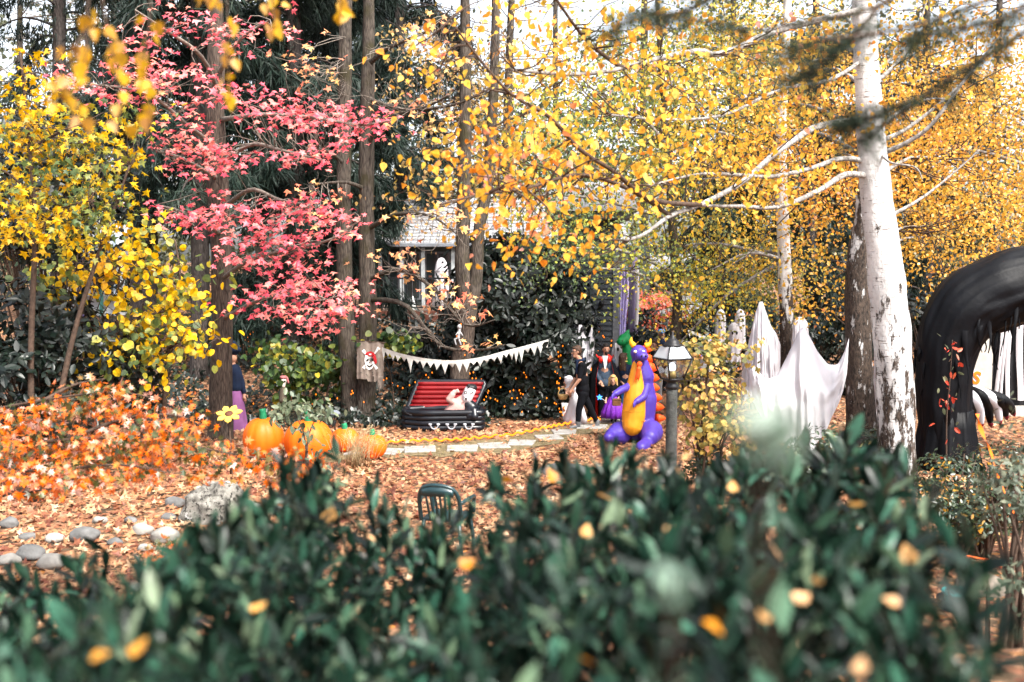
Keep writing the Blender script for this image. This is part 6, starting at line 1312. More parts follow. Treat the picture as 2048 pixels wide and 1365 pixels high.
def human(name, label, J, face, s=1.0, hair=M_BHAIR, shirt=M_BCLOTH, pants=M_BCLOTH, shoes=M_BLACK, sleeve=.95, longhair=0, beard=False, hairup=0, legs=True, build=1.0):
    """J: joints; face: direction the head looks"""
    t = thing(name, label, 'person', V(J['pel'].x, J['pel'].y, min(J['anL'].z, J['anR'].z) - .08 * s), 'visitors in costume'); f = Vector(face).normalized(); rt = f.cross(V(0, 0, 1)).normalized()
    H = J['head']; M3 = Matrix((rt, f, V(0, 0, 1))).transposed()
    g = Geo(); hs = .8 + .2 * s
    ell(H + V(0, 0, .015) * s, (.072 * hs, .092 * hs, .105 * hs), M3, g=g); cap(H + f * .025 - V(0, 0, .05) * hs, .058 * hs, H + f * .045 - V(0, 0, .085) * hs, .036 * hs, g)
    cap(H + f * .09 * hs + V(0, 0, .0), .012 * hs, H + f * .108 * hs - V(0, 0, .022), .015 * hs, g, 8)
    for sd_ in (-1, 1): ell(H + rt * .073 * hs * sd_ - f * .005, (.012, .022 * hs, .032 * hs), M3, 10, 7, g)
    cap(H - V(0, 0, .07) * hs, .052 * s * build, J['neck'], .056 * s * build, g)
    cap(J['neck'] - V(0, 0, .05), .085 * s, J['chest'], .12 * s, g); cap(J['chest'], .12 * s, J['pel'], .12 * s, g)
    for q in 'LR':
        cap(J['neck'] - V(0, 0, .04) * s, .06 * s, J['sh' + q], .055 * s, g); cap(J['sh' + q], .052 * s, J['el' + q], .042 * s, g); cap(J['el' + q], .042 * s, J['wr' + q], .029 * s, g)
        hand(g, J['wr' + q], J['wr' + q] - J['el' + q] + V(0, 0, -.05), 1 if q == 'L' else -1, s)
        cap(J['pel'], .1 * s, J['hip' + q], .085 * s, g); cap(J['hip' + q], .08 * s, J['kn' + q], .055 * s, g); cap(J['kn' + q], .052 * s, J['an' + q], .036 * s, g); cap(J['an' + q], .036 * s, J['toe' + q], .03 * s, g)
    part(t, 'body', fuse(g, .009, 2), M_SKIN)
    g = Geo(); k = 1.06 * build
    sh = (J['shL'] - J['shR']).normalized(); C3 = Matrix((sh, sh.cross(V(0, 0, 1)).normalized() * -1, V(0, 0, 1))).transposed()
    ell(J['chest'] + V(0, 0, .02), (.175 * s * build, .125 * s * build, .2 * s), C3, g=g); ell(J['chest'].lerp(J['pel'], .55), (.165 * s * build, .128 * s * build, .22 * s), C3, g=g); ell(J['pel'] + V(0, 0, .03), (.172 * s * build, .14 * s * build, .15 * s), C3, g=g)
    cap(J['shL'], .074 * s, J['shR'], .074 * s, g); cap(J['neck'] - V(0, 0, .03), .068 * s, J['chest'], .1 * s, g)
    for q in 'LR':
        a, b, c = J['sh' + q], J['el' + q], J['wr' + q]
        if sleeve <= 1: cap(a, .068 * s, a.lerp(b, sleeve), .056 * s, g)
        else: cap(a, .068 * s, b, .052 * s, g); cap(b, .052 * s, b.lerp(c, sleeve - 1), .04 * s, g)
    part(t, 'shirt', fuse(g, .012, 2), shirt)
    if legs:
        g = Geo(); ell(J['pel'] - V(0, 0, .05) * s, (.16 * s * build, .13 * s * build, .13 * s), C3, g=g)
        for q in 'LR': cap(J['hip' + q], .096 * s * build, J['kn' + q], .072 * s, g); cap(J['kn' + q], .072 * s, J['an' + q] + V(0, 0, .03), .056 * s, g)
        part(t, 'trousers', fuse(g, .012, 2), pants)
    for q in 'LR':
        g = Geo(); d = (J['toe' + q] - J['an' + q]); cap(J['an' + q] + V(0, 0, .05) * s, .06 * s, J['an' + q] - V(0, 0, .03) * s, .055 * s, g); cap(J['an' + q] - V(0, 0, .035) * s, .05 * s, J['toe' + q], .042 * s, g); part(t, 'shoe', fuse(g, .01, 2), shoes)
    g = Geo(); ell(H - f * .022 * hs + V(0, 0, .045) * hs, (.084 * hs, .094 * hs, .092 * hs), M3, g=g); ell(H - f * .05 * hs - V(0, 0, .01) * hs, (.078 * hs, .06 * hs, .085 * hs), M3, g=g); ell(H + f * .05 * hs + V(0, 0, .095) * hs, (.06 * hs, .05 * hs, .03 * hs), M3, g=g)
    rr = random.Random(int(abs(H.x) * 1000))
    for _ in range(14): a = rr.uniform(0, 6.28); cap(H - f * .02 + V(0, 0, .06) * hs + (rt * math.cos(a) - f * abs(math.sin(a)) * .9) * .06 * hs, .03 * hs, H - f * .02 + V(0, 0, .0 + rr.uniform(-.02, .06)) * hs + (rt * math.cos(a) - f * abs(math.sin(a))) * .095 * hs, .012 * hs, g, 7)
    if longhair:
        for a in np.linspace(-1.25, 1.25, 9):
            d = (rt * math.sin(a) - f * math.cos(a)) * .088 * hs; cap(H + d * .9 + V(0, 0, .03), .036 * hs, H + d * 1.15 - V(0, 0, longhair + rr.uniform(-.03, .03)), .026 * hs, g, 8)
    part(t, 'hair', fuse(g, .01, 1), hair)
    for sd_ in (-1, 1):
        part(t, 'eye', ell(H + f * .084 * hs + rt * .03 * hs * sd_ + V(0, 0, .008), (.011 * hs, .007, .007 * hs), M3, 8, 6), M_BLACK); part(t, 'eyebrow', cap(H + f * .088 * hs + rt * .016 * hs * sd_ + V(0, 0, .027) * hs, .004, H + f * .08 * hs + rt * .045 * hs * sd_ + V(0, 0, .028) * hs, .003, sides=6), hair)
    part(t, 'mouth', cap(H + f * .083 * hs - rt * .016 * hs - V(0, 0, .058) * hs, .005, H + f * .083 * hs + rt * .016 * hs - V(0, 0, .058) * hs, .005, sides=6), plain('lips', (.38, .14, .12), .5) if 'lips' not in MATS else MATS['lips'])
    if beard:
        part(t, 'beard', fuse(cap(H + f * .048 * hs - V(0, 0, .075) * hs, .046 * hs, H + f * .058 * hs - V(0, 0, .102) * hs, .03 * hs), .008, 2), hair)
    return t
def jj(Y, **k):
    return {n: P(v[0], v[1], Y + (v[2] if len(v) > 2 else 0)) for n, v in k.items()}
def walking_man():
    Y = 21.0
    J = jj(Y, head=(1153, 704), neck=(1160, 721), chest=(1163, 742), pel=(1166, 782), shL=(1164, 731, -.19), shR=(1162, 731, .19), elL=(1159, 759, -.24), wrL=(1145, 778, -.2), elR=(1151, 757, .2), wrR=(1139, 777, .1),
           hipL=(1166, 788, -.09), hipR=(1166, 788, .09), knL=(1158, 820, -.1), anL=(1156, 849, -.1), toeL=(1142, 856, -.14), knR=(1181, 818, .1), anR=(1194, 847, .1), toeR=(1184, 857, .06))
    t = human('person', 'man in black short-sleeved shirt and grey boots striding left, head lowered', J, (-.93, -.3, -.12), 1.0, sleeve=.85, shoes=plain('grey_rubber_boot', (.10, .10, .105), .6))
    g = Geo(); n = J['neck']; q = [n + V(math.cos(a) * .085, math.sin(a) * .085, .0 + .015 * math.cos(a)) for a in np.linspace(0, 6.28, 16)]; tube(q, .038, 8, g); cap(n + V(-.06, -.07, -.02), .04, n + V(-.07, -.1, -.25), .035, g); part(t, 'scarf', fuse(g, .012, 2), M_NAVY)
    H = J['head']; f = V(-.95, -.3, 0).normalized(); rt = f.cross(V(0, 0, 1)); g = Geo()
    for s in (-1, 1): tube([H + f * .102 + rt * (.032 * s + .024 * math.cos(a)) + V(0, 0, .01 + .018 * math.sin(a)) for a in np.linspace(0, 6.28, 12)], .004, 5, g); tube([H + f * .1 + rt * .056 * s + V(0, 0, .012), H + rt * .078 * s + V(0, 0, .014)], .004, 5, g)
    part(t, 'glasses', g, M_BLACK)
walking_man()
def caped_man():
    Y = 22.3
    J = jj(Y, head=(1212, 699), neck=(1211, 714), chest=(1209, 730), pel=(1208, 768), shL=(1224, 722), shR=(1195, 722), elL=(1227, 746), wrL=(1222, 766, -.06), elR=(1191, 745), wrR=(1201, 763, -.16), hipL=(1213, 772), hipR=(1203, 772), knL=(1214, 804, -.02), anL=(1215, 834), toeL=(1216, 838, -.16), knR=(1202, 804, -.02), anR=(1201, 834), toeR=(1199, 838, -.16))
    vest = plain('slate_blue_vest', (.035, .055, .085), .7, .2, 10)
    t = human('person', 'bearded man in a black vampire cape with red collar and slate vest', J, (.12, -1, -.12), 1.0, hair=M_KHAIR, shirt=vest, sleeve=1.9, beard=True)
    ml = plain('red_satin', (.72, .02, .012), .4, .1, 5)
    part(t, 'shirt_front', Geo().add([P(1205, 712, Y - .17), P(1216, 712, Y - .17), P(1212, 738, Y - .185), P(1209, 738, Y - .185)], [(0, 1, 2, 3)]).mesh('shirt_front', False), M_WHITE)
    def sheet(name, rows, mat, th=.0):
        g = Geo(); m = len(rows[0]); g.v = [tuple(p) for r in rows for p in r]; g.f = [(j * m + i, j * m + i + 1, (j + 1) * m + i + 1, (j + 1) * m + i) for j in range(len(rows) - 1) for i in range(m - 1)]; return part(t, name, g, mat)
    def cape(off):
        rows = []
        for j in range(22):
            v = j / 21; row = []
            for i in range(40):
                a = math.radians(-62 + (360 - 56) * 0) ; ang = math.radians(-52) + math.radians(284) * i / 39     # open at the front
                rx = (.2 + .13 * min(1, v * 3) + .05 * v + off) * (1 + .05 * math.sin(i * 1.1) * v); ry = (.15 + .08 * min(1, v * 3) + .04 * v + off) * (1 + .08 * math.sin(i * 1.3) * v)
                c = P(1209.5, 716 + 120 * v, Y); row.append(V(c.x + rx * math.cos(ang), Y + .03 + ry * math.sin(ang), c.z))
            rows.append(row)
        return rows
    sheet('cape', cape(0), M_BCLOTH); sheet('cape_lining', cape(-.008), ml)
    g = []
    for j in range(6):
        v = j / 5; row = []
        for i in range(24):
            ang = math.radians(-40) + math.radians(260) * i / 23; c = P(1210, 721 - 9 * v, Y); r = .10 + .075 * v; row.append(V(c.x + r * 1.15 * math.cos(ang), Y + .01 + r * .8 * math.sin(ang), c.z + .03 * math.sin(i * .8) * v))
        g.append(row)
    sheet('collar', g, ml)
    for s in (-1, 1): part(t, 'lapel', prism([(s * .03, .02), (s * .13, .04), (s * .14, -.05), (s * .08, -.12)], -.01, .01, M=Matrix.Translation(P(1210, 717, Y - .16))), ml)
caped_man()
def princess_girl():
    Y = 21.6; s = .62
    J = jj(Y, head=(1226, 761), neck=(1226, 772), chest=(1227, 780), pel=(1228, 800), shL=(1236, 776), shR=(1217, 776), elL=(1240, 788), wrL=(1236, 798, -.08), elR=(1214, 789), wrR=(1212, 800, -.1), hipL=(1231, 803), hipR=(1224, 803), knL=(1231, 822), anL=(1231, 838), toeL=(1231, 842, -.09), knR=(1224, 822), anR=(1224, 838), toeR=(1223, 842, -.09))
    t = human('person', 'small blond girl in a black top and purple tulle skirt holding a wand', J, (-.1, -1, -.05), s, hair=M_BLOND, sleeve=1.6, longhair=.16)
    c = P(1227, 835, Y); part(t, 'tulle_skirt', lathe([(.25, c.z), (.25, c.z + .12), (.2, c.z + .26), (.11, c.z + .42), (.09, c.z + .46)], 60, c=V(c.x, Y, 0), fn=lambda r, z, a, f: (r * (1 + .12 * (1 - f) * math.sin(a * 13)), z)), plain('purple_tulle', (.16, .02, .36), .6, .3, 12, trans=.2))
    w = thing('star_wand', 'blue star wand held out by the blond girl', 'wand', P(1211, 803, Y - .12)); a, b = P(1212, 803, Y - .12), P(1199, 795, Y - .2); part(w, 'stick', tube([a, b], .006, 6), M_WHITE)
    part(w, 'star', prism([(.07 * (1 if k % 2 == 0 else .42) * math.sin(k * math.pi / 5), .07 * (1 if k % 2 == 0 else .42) * math.cos(k * math.pi / 5)) for k in range(10)], -.012, .012, M=Matrix.Translation(b)).mesh('star', False), plain('blue_star', (.05, .25, .75), .4, emit=(.05, .3, 1), estr=.5))
    b = thing('treasure_box', 'brown wooden box beside the girl', 'box', P(1234, 812, 21.1)); me = box(P(1233, 806, 21.1), (.18, .14, .12)).mesh('crate', False); part(b, 'body', bevel(me, .01), plain('brown_wood', (.12, .05, .02), .7, .3, 10)); me = box(P(1233, 799, 21.1), (.19, .15, .02)).mesh('lid', False); part(b, 'lid', bevel(me, .006), MATS['brown_wood'])
princess_girl()
def others():
    Y = 22.6
    J = jj(Y, head=(1247, 717), neck=(1249, 731), chest=(1250, 745), pel=(1251, 778), shL=(1240, 736), shR=(1262, 736), elL=(1239, 757), wrL=(1247, 770, -.12), elR=(1264, 758), wrR=(1259, 772, -.1), hipL=(1247, 782), hipR=(1256, 782), knL=(1247, 808), anL=(1247, 832), toeL=(1250, 836, .1), knR=(1256, 808), anR=(1256, 832), toeR=(1259, 836, .1))
    t = human('person', 'woman with long dark hair in a navy top, turned away behind the girl', J, (.7, .5, 0), .93, shirt=M_NAVY, sleeve=1.3, longhair=.26, pants=plain('blue_skirt_cloth', (.03, .16, .42), .8, .2))
    Y = 23.2
    J = jj(Y, head=(1309, 690), neck=(1310, 704), chest=(1312, 718), pel=(1313, 752), shL=(1301, 709), shR=(1324, 709), elL=(1299, 730), wrL=(1305, 746, -.1), elR=(1326, 731), wrR=(1322, 748, -.1), hipL=(1308, 757), hipR=(1318, 757), knL=(1308, 785), anL=(1308, 810), toeL=(1305, 815, -.1), knR=(1318, 785), anR=(1318, 810), toeR=(1318, 815, -.12))
    human('person', 'curly-haired person in dark clothes half hidden behind the dragon and lantern', J, (-.7, -.6, -.2), .98, hair=M_BHAIR, sleeve=1.8, pants=plain('pale_grey_cloth', (.3, .3, .3), .8), longhair=.05)
    Y = 25.2
    J = jj(Y, head=(1323, 669), neck=(1323, 681), chest=(1324, 693), pel=(1325, 722), shL=(1314, 686), shR=(1334, 686), elL=(1312, 705), wrL=(1315, 720, -.1), elR=(1336, 705), wrR=(1334, 720, -.1), hipL=(1320, 726), hipR=(1329, 726), knL=(1320, 752), anL=(1320, 776), toeL=(1320, 780, -.12), knR=(1329, 752), anR=(1329, 776), toeR=(1329, 780, -.12))
    t = human('person', 'distant person in a blue and yellow cap behind the lantern cap', J, (.3, -1, 0), .95, hair=M_BLOND, shirt=M_NAVY, sleeve=1.8)
    part(t, 'cap', fuse(ell(J['head'] + V(0, 0, .075), (.1, .11, .06), g=cap(J['head'] + V(0, -.08, .06), .05, J['head'] + V(0, -.15, .05), .03)), .012, 2), plain('blue_cap', (.05, .2, .5), .7))
    # child in white
    Y = 21.5; s = .66
    J = jj(Y, head=(1136, 764), neck=(1140, 775), chest=(1143, 784), pel=(1150, 806), shL=(1147, 779, -.1), shR=(1138, 779, .1), elL=(1136, 783, -.15), wrL=(1130, 776, -.18), elR=(1136, 788, .1), wrR=(1131, 779, .02), hipL=(1152, 809, -.05), hipR=(1150, 809, .05), knL=(1152, 828, -.05), anL=(1154, 843, -.05), toeL=(1148, 847, -.08), knR=(1148, 828, .05), anR=(1148, 843, .05), toeR=(1142, 847, .04))
    t = human('person', 'child in a white ghost costume holding a basket beside the walking man', J, (-.9, -.35, 0), s, hair=M_SHEET, shirt=M_SHEET, pants=M_SHEET, sleeve=1.9)
    c = P(1151, 846, Y); part(t, 'white_skirt', lathe([(.25, c.z), (.24, c.z + .12), (.19, c.z + .3), (.13, c.z + .5), (.10, c.z + .62)], 48, c=V(c.x, Y, 0), fn=lambda r, z, a, f: (r * (1 + .08 * (1 - f) * math.sin(a * 9)), z)), M_SHEET)
    H = J['head']; part(t, 'hood', fuse(ell(H + V(.02, 0, .02), (.105, .10, .12), g=cap(H + V(.03, 0, -.05), .09, H + V(.06, 0, -.13), .12)), .012, 2), M_SHEET)
    b = thing('basket', 'small wicker basket held in front of the child in white', 'basket', P(1126, 800, 21.25)); c = P(1126, 799, 21.25); mw = plain('wicker', (.42, .27, .11), .8, .35, 40, .6, 70)
    part(b, 'bowl', lathe([(.07, c.z), (.095, c.z + .04), (.11, c.z + .09), (.113, c.z + .1), (.10, c.z + .095), (.08, c.z + .03), (.01, c.z + .02)], 28, c=V(c.x, c.y, 0), fn=lambda r, z, a, f: (r * (1 + .02 * math.sin(a * 18)), z)), mw)
    part(b, 'handle', tube([V(c.x + .105 * math.cos(a), c.y, c.z + .09 + .15 * math.sin(a)) for a in np.linspace(0, math.pi, 14)], .009, 7), mw)
    s_ = thing('yard_sign', 'white board with orange scrawl beside the feet of the child in white', 'sign', P(1130, 847, 21.9)); a, bq, cq, dq = P(1123, 806, 21.9), P(1146, 808, 21.9), P(1148, 847, 21.9), P(1127, 848, 21.9)
    part(s_, 'board', Geo().add([a, bq, cq, dq] + [p + V(0, .02, 0) for p in (a, bq, cq, dq)], [(0, 1, 2, 3), (7, 6, 5, 4), (0, 4, 5, 1), (1, 5, 6, 2), (2, 6, 7, 3), (3, 7, 4, 0)]).mesh('board', False), M_WHITE)
    for (x0, y0, x1, y1) in [(1126, 815, 1130, 822), (1129, 812, 1126, 822), (1131, 826, 1128, 834)]: part(s_, 'paint_stroke', tube([P(x0, y0, 21.885), P(x1, y1, 21.885)], .012, 5), plain('orange_paint', (.85, .2, .02), .6) if 'orange_paint' not in MATS else MATS['orange_paint'])
    # witch figure behind the maple trunk
    Y = 20.6; q = lambda px, py, dy=0: P(px, py, Y + dy); t = thing('witch_figure', 'figure in dark hat, navy jacket and purple skirt half hidden behind the maple trunk', 'figure', q(472, 880)); g = Geo()
    ell(q(466, 716), (.085, .09, .11), g=g); cap(q(466, 722), .05, q(466, 735), .06, g); part(t, 'head', fuse(g, .012, 2), M_SKIN)
    part(t, 'hat', fuse(ell(q(470, 700), (.13, .13, .07), g=cap(q(468, 700), .12, q(466, 688), .07)), .014, 2), M_NAVY)
    g = Geo(); cap(q(468, 742), .15, q(470, 775), .15, g); cap(q(476, 742), .07, q(484, 765), .06, g); cap(q(484, 765), .06, q(488, 785), .045, g); part(t, 'jacket', fuse(g, .015, 2), M_NAVY)
    part(t, 'hand', fuse((lambda gg: (hand(gg, q(488, 788), V(.1, -.2, -1), 1), gg)[1])(Geo()), .006, 1), M_SKIN)
    c = q(472, 882); part(t, 'skirt', lathe([(.26, c.z), (.24, c.z + .3), (.2, c.z + .65), (.15, c.z + 1.0), (.1, c.z + 1.15)], 40, c=V(c.x, Y, 0), fn=lambda r, z, a, f: (r * (1 + .08 * (1 - f) * math.sin(a * 8)), z)), plain('purple_skirt_cloth', (.19, .07, .18), .85, .2, 6, .3, 60))
others()

# ------------------------------------------------------------------ small decorations
def skulls():
    mb = plain('bone', (.5, .44, .38), .7, .2, 20)
    Y = 21.6; q = lambda px, py, dy=0: P(px, py, Y + dy); t = thing('pirate_skeleton', 'small pirate skeleton with red headscarf standing in the shrub', 'skeleton decoration', q(565, 800)); g = Geo(); ell(q(567, 762), (.07, .08, .085), g=g); cap(q(567, 768, -.03), .05, q(567, 773, -.04), .035, g)
    h = part(t, 'skull', fuse(g, .009, 2), mb)
    for s in (-1, 1): part(h, 'eye_socket', ell(q(567 + 2.8 * s, 763, -.075), (.02, .015, .022)), M_BLACK)
    part(t, 'headscarf', fuse(ell(q(567, 755), (.085, .09, .05), g=cap(q(574, 757), .03, q(577, 766), .02)), .01, 2), plain('faded_red_cloth', (.36, .12, .12), .8)); part(t, 'coat', fuse(cap(q(566, 778), .07, q(566, 800), .09), .012, 2), plain('brown_coat', (.09, .07, .05), .85))
    part(t, 'stake', tube([q(566, 800), V(q(566, 800).x, Y, Tf(q(566, 800).x, Y))], .015, 6), M_TWIG)
    Y = 21.62; q2 = lambda px, py, dy=0: P(px, py, Y + dy); t = thing('hanging_skeleton', 'little grey skeleton clinging to the forked trunk above the bunting', 'skeleton decoration', q2(918, 690)); g = Geo(); mg = plain('grey_bone', (.3, .3, .31), .7, .2, 20)
    ell(q2(919, 654), (.05, .05, .055), g=g); cap(q2(919, 660), .03, q2(917, 676), .035, g); cap(q2(919, 663), .018, q2(925, 671, -.05), .014, g); cap(q2(918, 663), .018, q2(912, 670, -.05), .014, g); cap(q2(917, 676), .022, q2(909, 679), .018, g); cap(q2(909, 679), .018, q2(912, 690), .015, g); cap(q2(917, 677), .022, q2(922, 690), .016, g)
    part(t, 'body', fuse(g, .009, 1), mg)
skulls()

def plastic_chair():
    Y = 12.0; c = P(895, 1110, Y); z0 = Tf(c.x, Y); m = plain('dark_green_plastic', (.006, .03, .035), .28, .1, 3, spec=.6); t = thing('plastic_chair', 'dark green moulded plastic garden chair with slatted back', 'chair', V(c.x, Y, z0))
    R = Matrix.Translation((c.x, Y, z0)) @ Matrix.Rotation(math.radians(-14), 4, 'Z')
    def pt(x, y, z): return R @ V(x, y, z)
    # facing away: back toward the camera
    arc = [(-.25, .43), (-.255, .6), (-.24, .75), (-.17, .86), (0, .895), (.17, .86), (.24, .75), (.255, .6), (.25, .43)]
    part(t, 'back_frame', tube(resample([pt(x, -.24 - .12 * (z - .43) / .47 - .05 * (1 - (x / .26) ** 2), z) for x, z in arc], 36), .026, 10), m)
    top = Geo(); n = 16
    for i in range(n + 1):
        x = -.2 + .4 * i / n; zc = .88 - .5 * x * x * 2.2
        for dz in (0, -.115 + .9 * x * x): top.v.append(tuple(pt(x, -.36 - .05 * (1 - (x / .26) ** 2), zc + dz)))
    top.f = [(i * 2, i * 2 + 2, i * 2 + 3, i * 2 + 1) for i in range(n)]; o = part(t, 'crest_panel', top, m); md = o.modifiers.new('s', 'SOLIDIFY'); md.thickness = .018
    for k in range(6):
        x = -.15 + .06 * k; part(t, 'back_slat', tube([pt(x * .8, -.25 - .03, .44), pt(x * .92, -.33, .62), pt(x, -.355 - .045 * (1 - (x / .26) ** 2), .80)], [.015, .015, .015], 6), m)
    part(t, 'seat', bevel(box((0, 0, 0), (.5, .48, .035)).mesh('seat', False), .012), m).matrix_basis = R @ Matrix.Translation((0, 0, .43))
    for s in (-1, 1):
        part(t, 'armrest', tube(resample([pt(s * .255, -.27, .66), pt(s * .29, -.1, .67), pt(s * .29, .18, .65), pt(s * .27, .24, .58), pt(s * .265, .25, .43)], 16), .024, 8), m)
        for y, r in ((-.25, .02), (.23, .022)): part(t, 'leg', tube([pt(s * .22, y * .92, .43), pt(s * .27, y * 1.12, 0)], [r * 1.3, r], 8), m)
plastic_chair()

# ------------------------------------------------------------------ black arch and its neighbours
def arch():
    Y = 17.0; mk = plain('black_inflatable_fabric', (.0018, .0022, .0036), .55, .3, 4, .4, 8, spec=.14); b = P(1890, 900, Y); b.z = Tf(b.x, Y); t = thing('inflatable_arch', 'huge black cloth-draped inflatable arch at the right edge', 'inflatable', b)
    pix = [(1890, 935, .40), (1889, 860, .40), (1887, 780, .42), (1890, 715, .46), (1905, 660, .52), (1935, 615, .58), (1985, 588, .62), (2050, 570, .62), (2140, 565, .6), (2230, 590, .56), (2290, 650, .5), (2320, 740, .45), (2330, 860, .4), (2332, 940, .4)]
    c = resample([P(p[0], p[1], Y) for p in pix], 110); c[0].z = b.z - .05; rr = np.interp(np.linspace(0, 1, 110), np.linspace(0, 1, len(pix)), [p[2] for p in pix]); g = Geo(); N = 72
    for i, p in enumerate(c):
        tt = (c[min(i + 1, 109)] - c[max(i - 1, 0)]).normalized(); u = V(0, 1, 0); w = tt.cross(u).normalized()
        for k in range(N):
            a = 2 * math.pi * k / N; f = .06 * noise.noise(V(math.cos(a) * 3.5, math.sin(a) * 3.5, i * .06)) + .14 * abs(noise.noise(V(math.cos(a) * 7, math.sin(a) * 7, i * .045 + 5))) + .02 * math.sin(i * .5 + 2 * math.sin(a * 3))
            g.v.append(tuple(p + (u * math.cos(a) + w * math.sin(a)) * (rr[i] * (1 + f))))
    g.f = [(i * N + k, i * N + (k + 1) % N, (i + 1) * N + (k + 1) % N, (i + 1) * N + k) for i in range(109) for k in range(N)]
    part(t, 'arch_tube', g, mk)
    rng = random.Random(8)
    for k in range(46):      # rags hanging off the tube
        i = rng.randint(8, 70); p = c[i] + V(rng.uniform(-.1, .1), -rr[i] * rng.uniform(.6, 1.04), 0) if k % 3 else c[i] + V(-rr[i] * rng.uniform(.8, 1.0) if i < 45 else 0, rng.uniform(-.3, .3), -rr[i] * .9 if i >= 45 else 0)
        L = rng.uniform(.3, 1.1); w = rng.uniform(.02, .07); q = Geo()
        if p.z - L < .1: L = max(.1, p.z - .1)
        for j in range(9):
            v = j / 8; d = V(.04 * math.sin(v * 5 + k), -.03 * v + .03 * math.sin(v * 7 + k), -L * v); ww = w * (1 - .95 * v); q.v += [tuple(p + d - V(ww, 0, 0)), tuple(p + d + V(0, -.03, 0)), tuple(p + d + V(ww, 0, 0))]
        q.f = [f for j in range(8) for f in ((j * 3, j * 3 + 3, j * 3 + 4, j * 3 + 1), (j * 3 + 1, j * 3 + 4, j * 3 + 5, j * 3 + 2))]; part(t, 'rag_strip', q, mk)
    # drape skirt gathered at the foot
    part(t, 'foot_drape', lathe([(.55, -.02), (.50, .25), (.44, .7), (.41, 1.0)], 60, c=V(c[0].x, Y, b.z), fn=lambda r, z, a, f: (r * (1 + .12 * (1 - f) * math.sin(a * 9) + .05 * math.sin(a * 23)), z)), mk)
    # striped claw
    Y2 = 19.2; q = lambda px, py, dy=0: P(px, py, Y2 + dy); t = thing('striped_claw', 'black and white striped inflatable claw with dark red nails beside the arch foot', 'inflatable', q(1960, 860)); mw = plain('white_nylon', (.72, .72, .78), .5, .08); mn = plain('dark_red_nylon', (.16, .01, .02), .5, .2)
    F = [((1918, 786), (1930, 800), (1942, 822), (1946, 846), 0), ((1926, 782), (1945, 796), (1958, 820), (1962, 848), 1), ((1934, 780), (1960, 792), (1975, 815), (1981, 846), 0), ((1944, 780), (1975, 792), (1992, 812), (1999, 842), 1), ((1954, 782), (1990, 796), (2005, 812), (2012, 832), 0), ((1964, 786), (2000, 798), (2018, 812), (2026, 826), 2)]
    for k, (a, b_, c_, d, col) in enumerate(F):
        cc = resample([q(*a, .05 * k), q(*b_, .0 - .05 * (5 - k)), q(*c_, -.1 + .05 * k), q(*d, 0 + .05 * k)], 16); part(t, 'finger', tube(cc, [.10 + .035 * math.sin(math.pi * i / 15) - .05 * (i / 15) for i in range(16)], 14), mw if col == 1 else mk)
        dd = (cc[-1] - cc[-2]).normalized(); part(t, 'nail', tube([cc[-1] - dd * .05, cc[-1] + dd * .03, cc[-1] + dd * .12], [.058, .05, .006], 12), mn)
    part(t, 'palm', fuse(ell(q(1935, 800, .25), (.32, .3, .2), g=cap(q(1925, 810, .2), .22, q(1905, 870, .2), .3)), .03, 3), mk)
    # sign
    Y3 = 20.4; t = thing('painted_sign', 'white cloth sign with orange letters beside the arch leg', 'sign', P(1950, 790, Y3)); a, b_, c_, d = P(1930, 738, Y3), P(1966, 742, Y3), P(1958, 784, Y3), P(1930, 782, Y3)
    part(t, 'cloth', Geo().add([a, b_, c_, d] + [p + V(0, .015, 0) for p in (a, b_, c_, d)], [(0, 1, 2, 3), (7, 6, 5, 4), (0, 4, 5, 1), (1, 5, 6, 2), (2, 6, 7, 3), (3, 7, 4, 0)]).mesh('cloth', False), M_WHITE)
    cu = bpy.data.curves.new('letters', 'FONT'); cu.body = 'IS'; cu.size = .36; cu.extrude = .004; cu.offset = .012; ob = bpy.data.objects.new('tmp', cu); COL.objects.link(ob); bpy.context.view_layer.update(); me = bpy.data.meshes.new_from_object(ob.evaluated_get(bpy.context.evaluated_depsgraph_get())); bpy.data.objects.remove(ob)
    M = Matrix.Translation(P(1934, 764, Y3 - .012)) @ Matrix.Rotation(math.radians(12), 4, 'Y') @ Matrix.Rotation(math.pi / 2, 4, 'X'); me.transform(M); me.materials.clear(); part(t, 'lettering', me, plain('orange_letter_paint', (.85, .16, .01), .5))
    part(t, 'post', tube([P(1944, 735, Y3 + .05), V(P(1944, 800, Y3).x, Y3 + .05, 0)], .02, 6), M_TWIG)
    # pale gate wall with black gaps
    Y4 = 22.5; t = thing('strip_curtain', 'pale wall hung with white strips over black at the right edge', 'screen', V(P(2000, 800, Y4).x, Y4, 0)); z1 = P(2000, 560, Y4).z
    slab(t, 'backing', P(1975, 700, Y4).x, P(2400, 700, Y4).x, Y4 + .1, Y4 + .25, P(1990, 812, Y4).z, z1, plain('black_cloth_backing', (.01, .01, .012), .8)); slab(t, 'pillar', P(1928, 700, Y4).x, P(1982, 700, Y4).x, Y4 - .1, Y4 + .3, -.1, z1, M_BEIGE); slab(t, 'base_wall', P(1982, 700, Y4).x + .01, P(2400, 700, Y4).x, Y4 + .02, Y4 + .3, -.1, P(1990, 813, Y4).z, M_BEIGE)
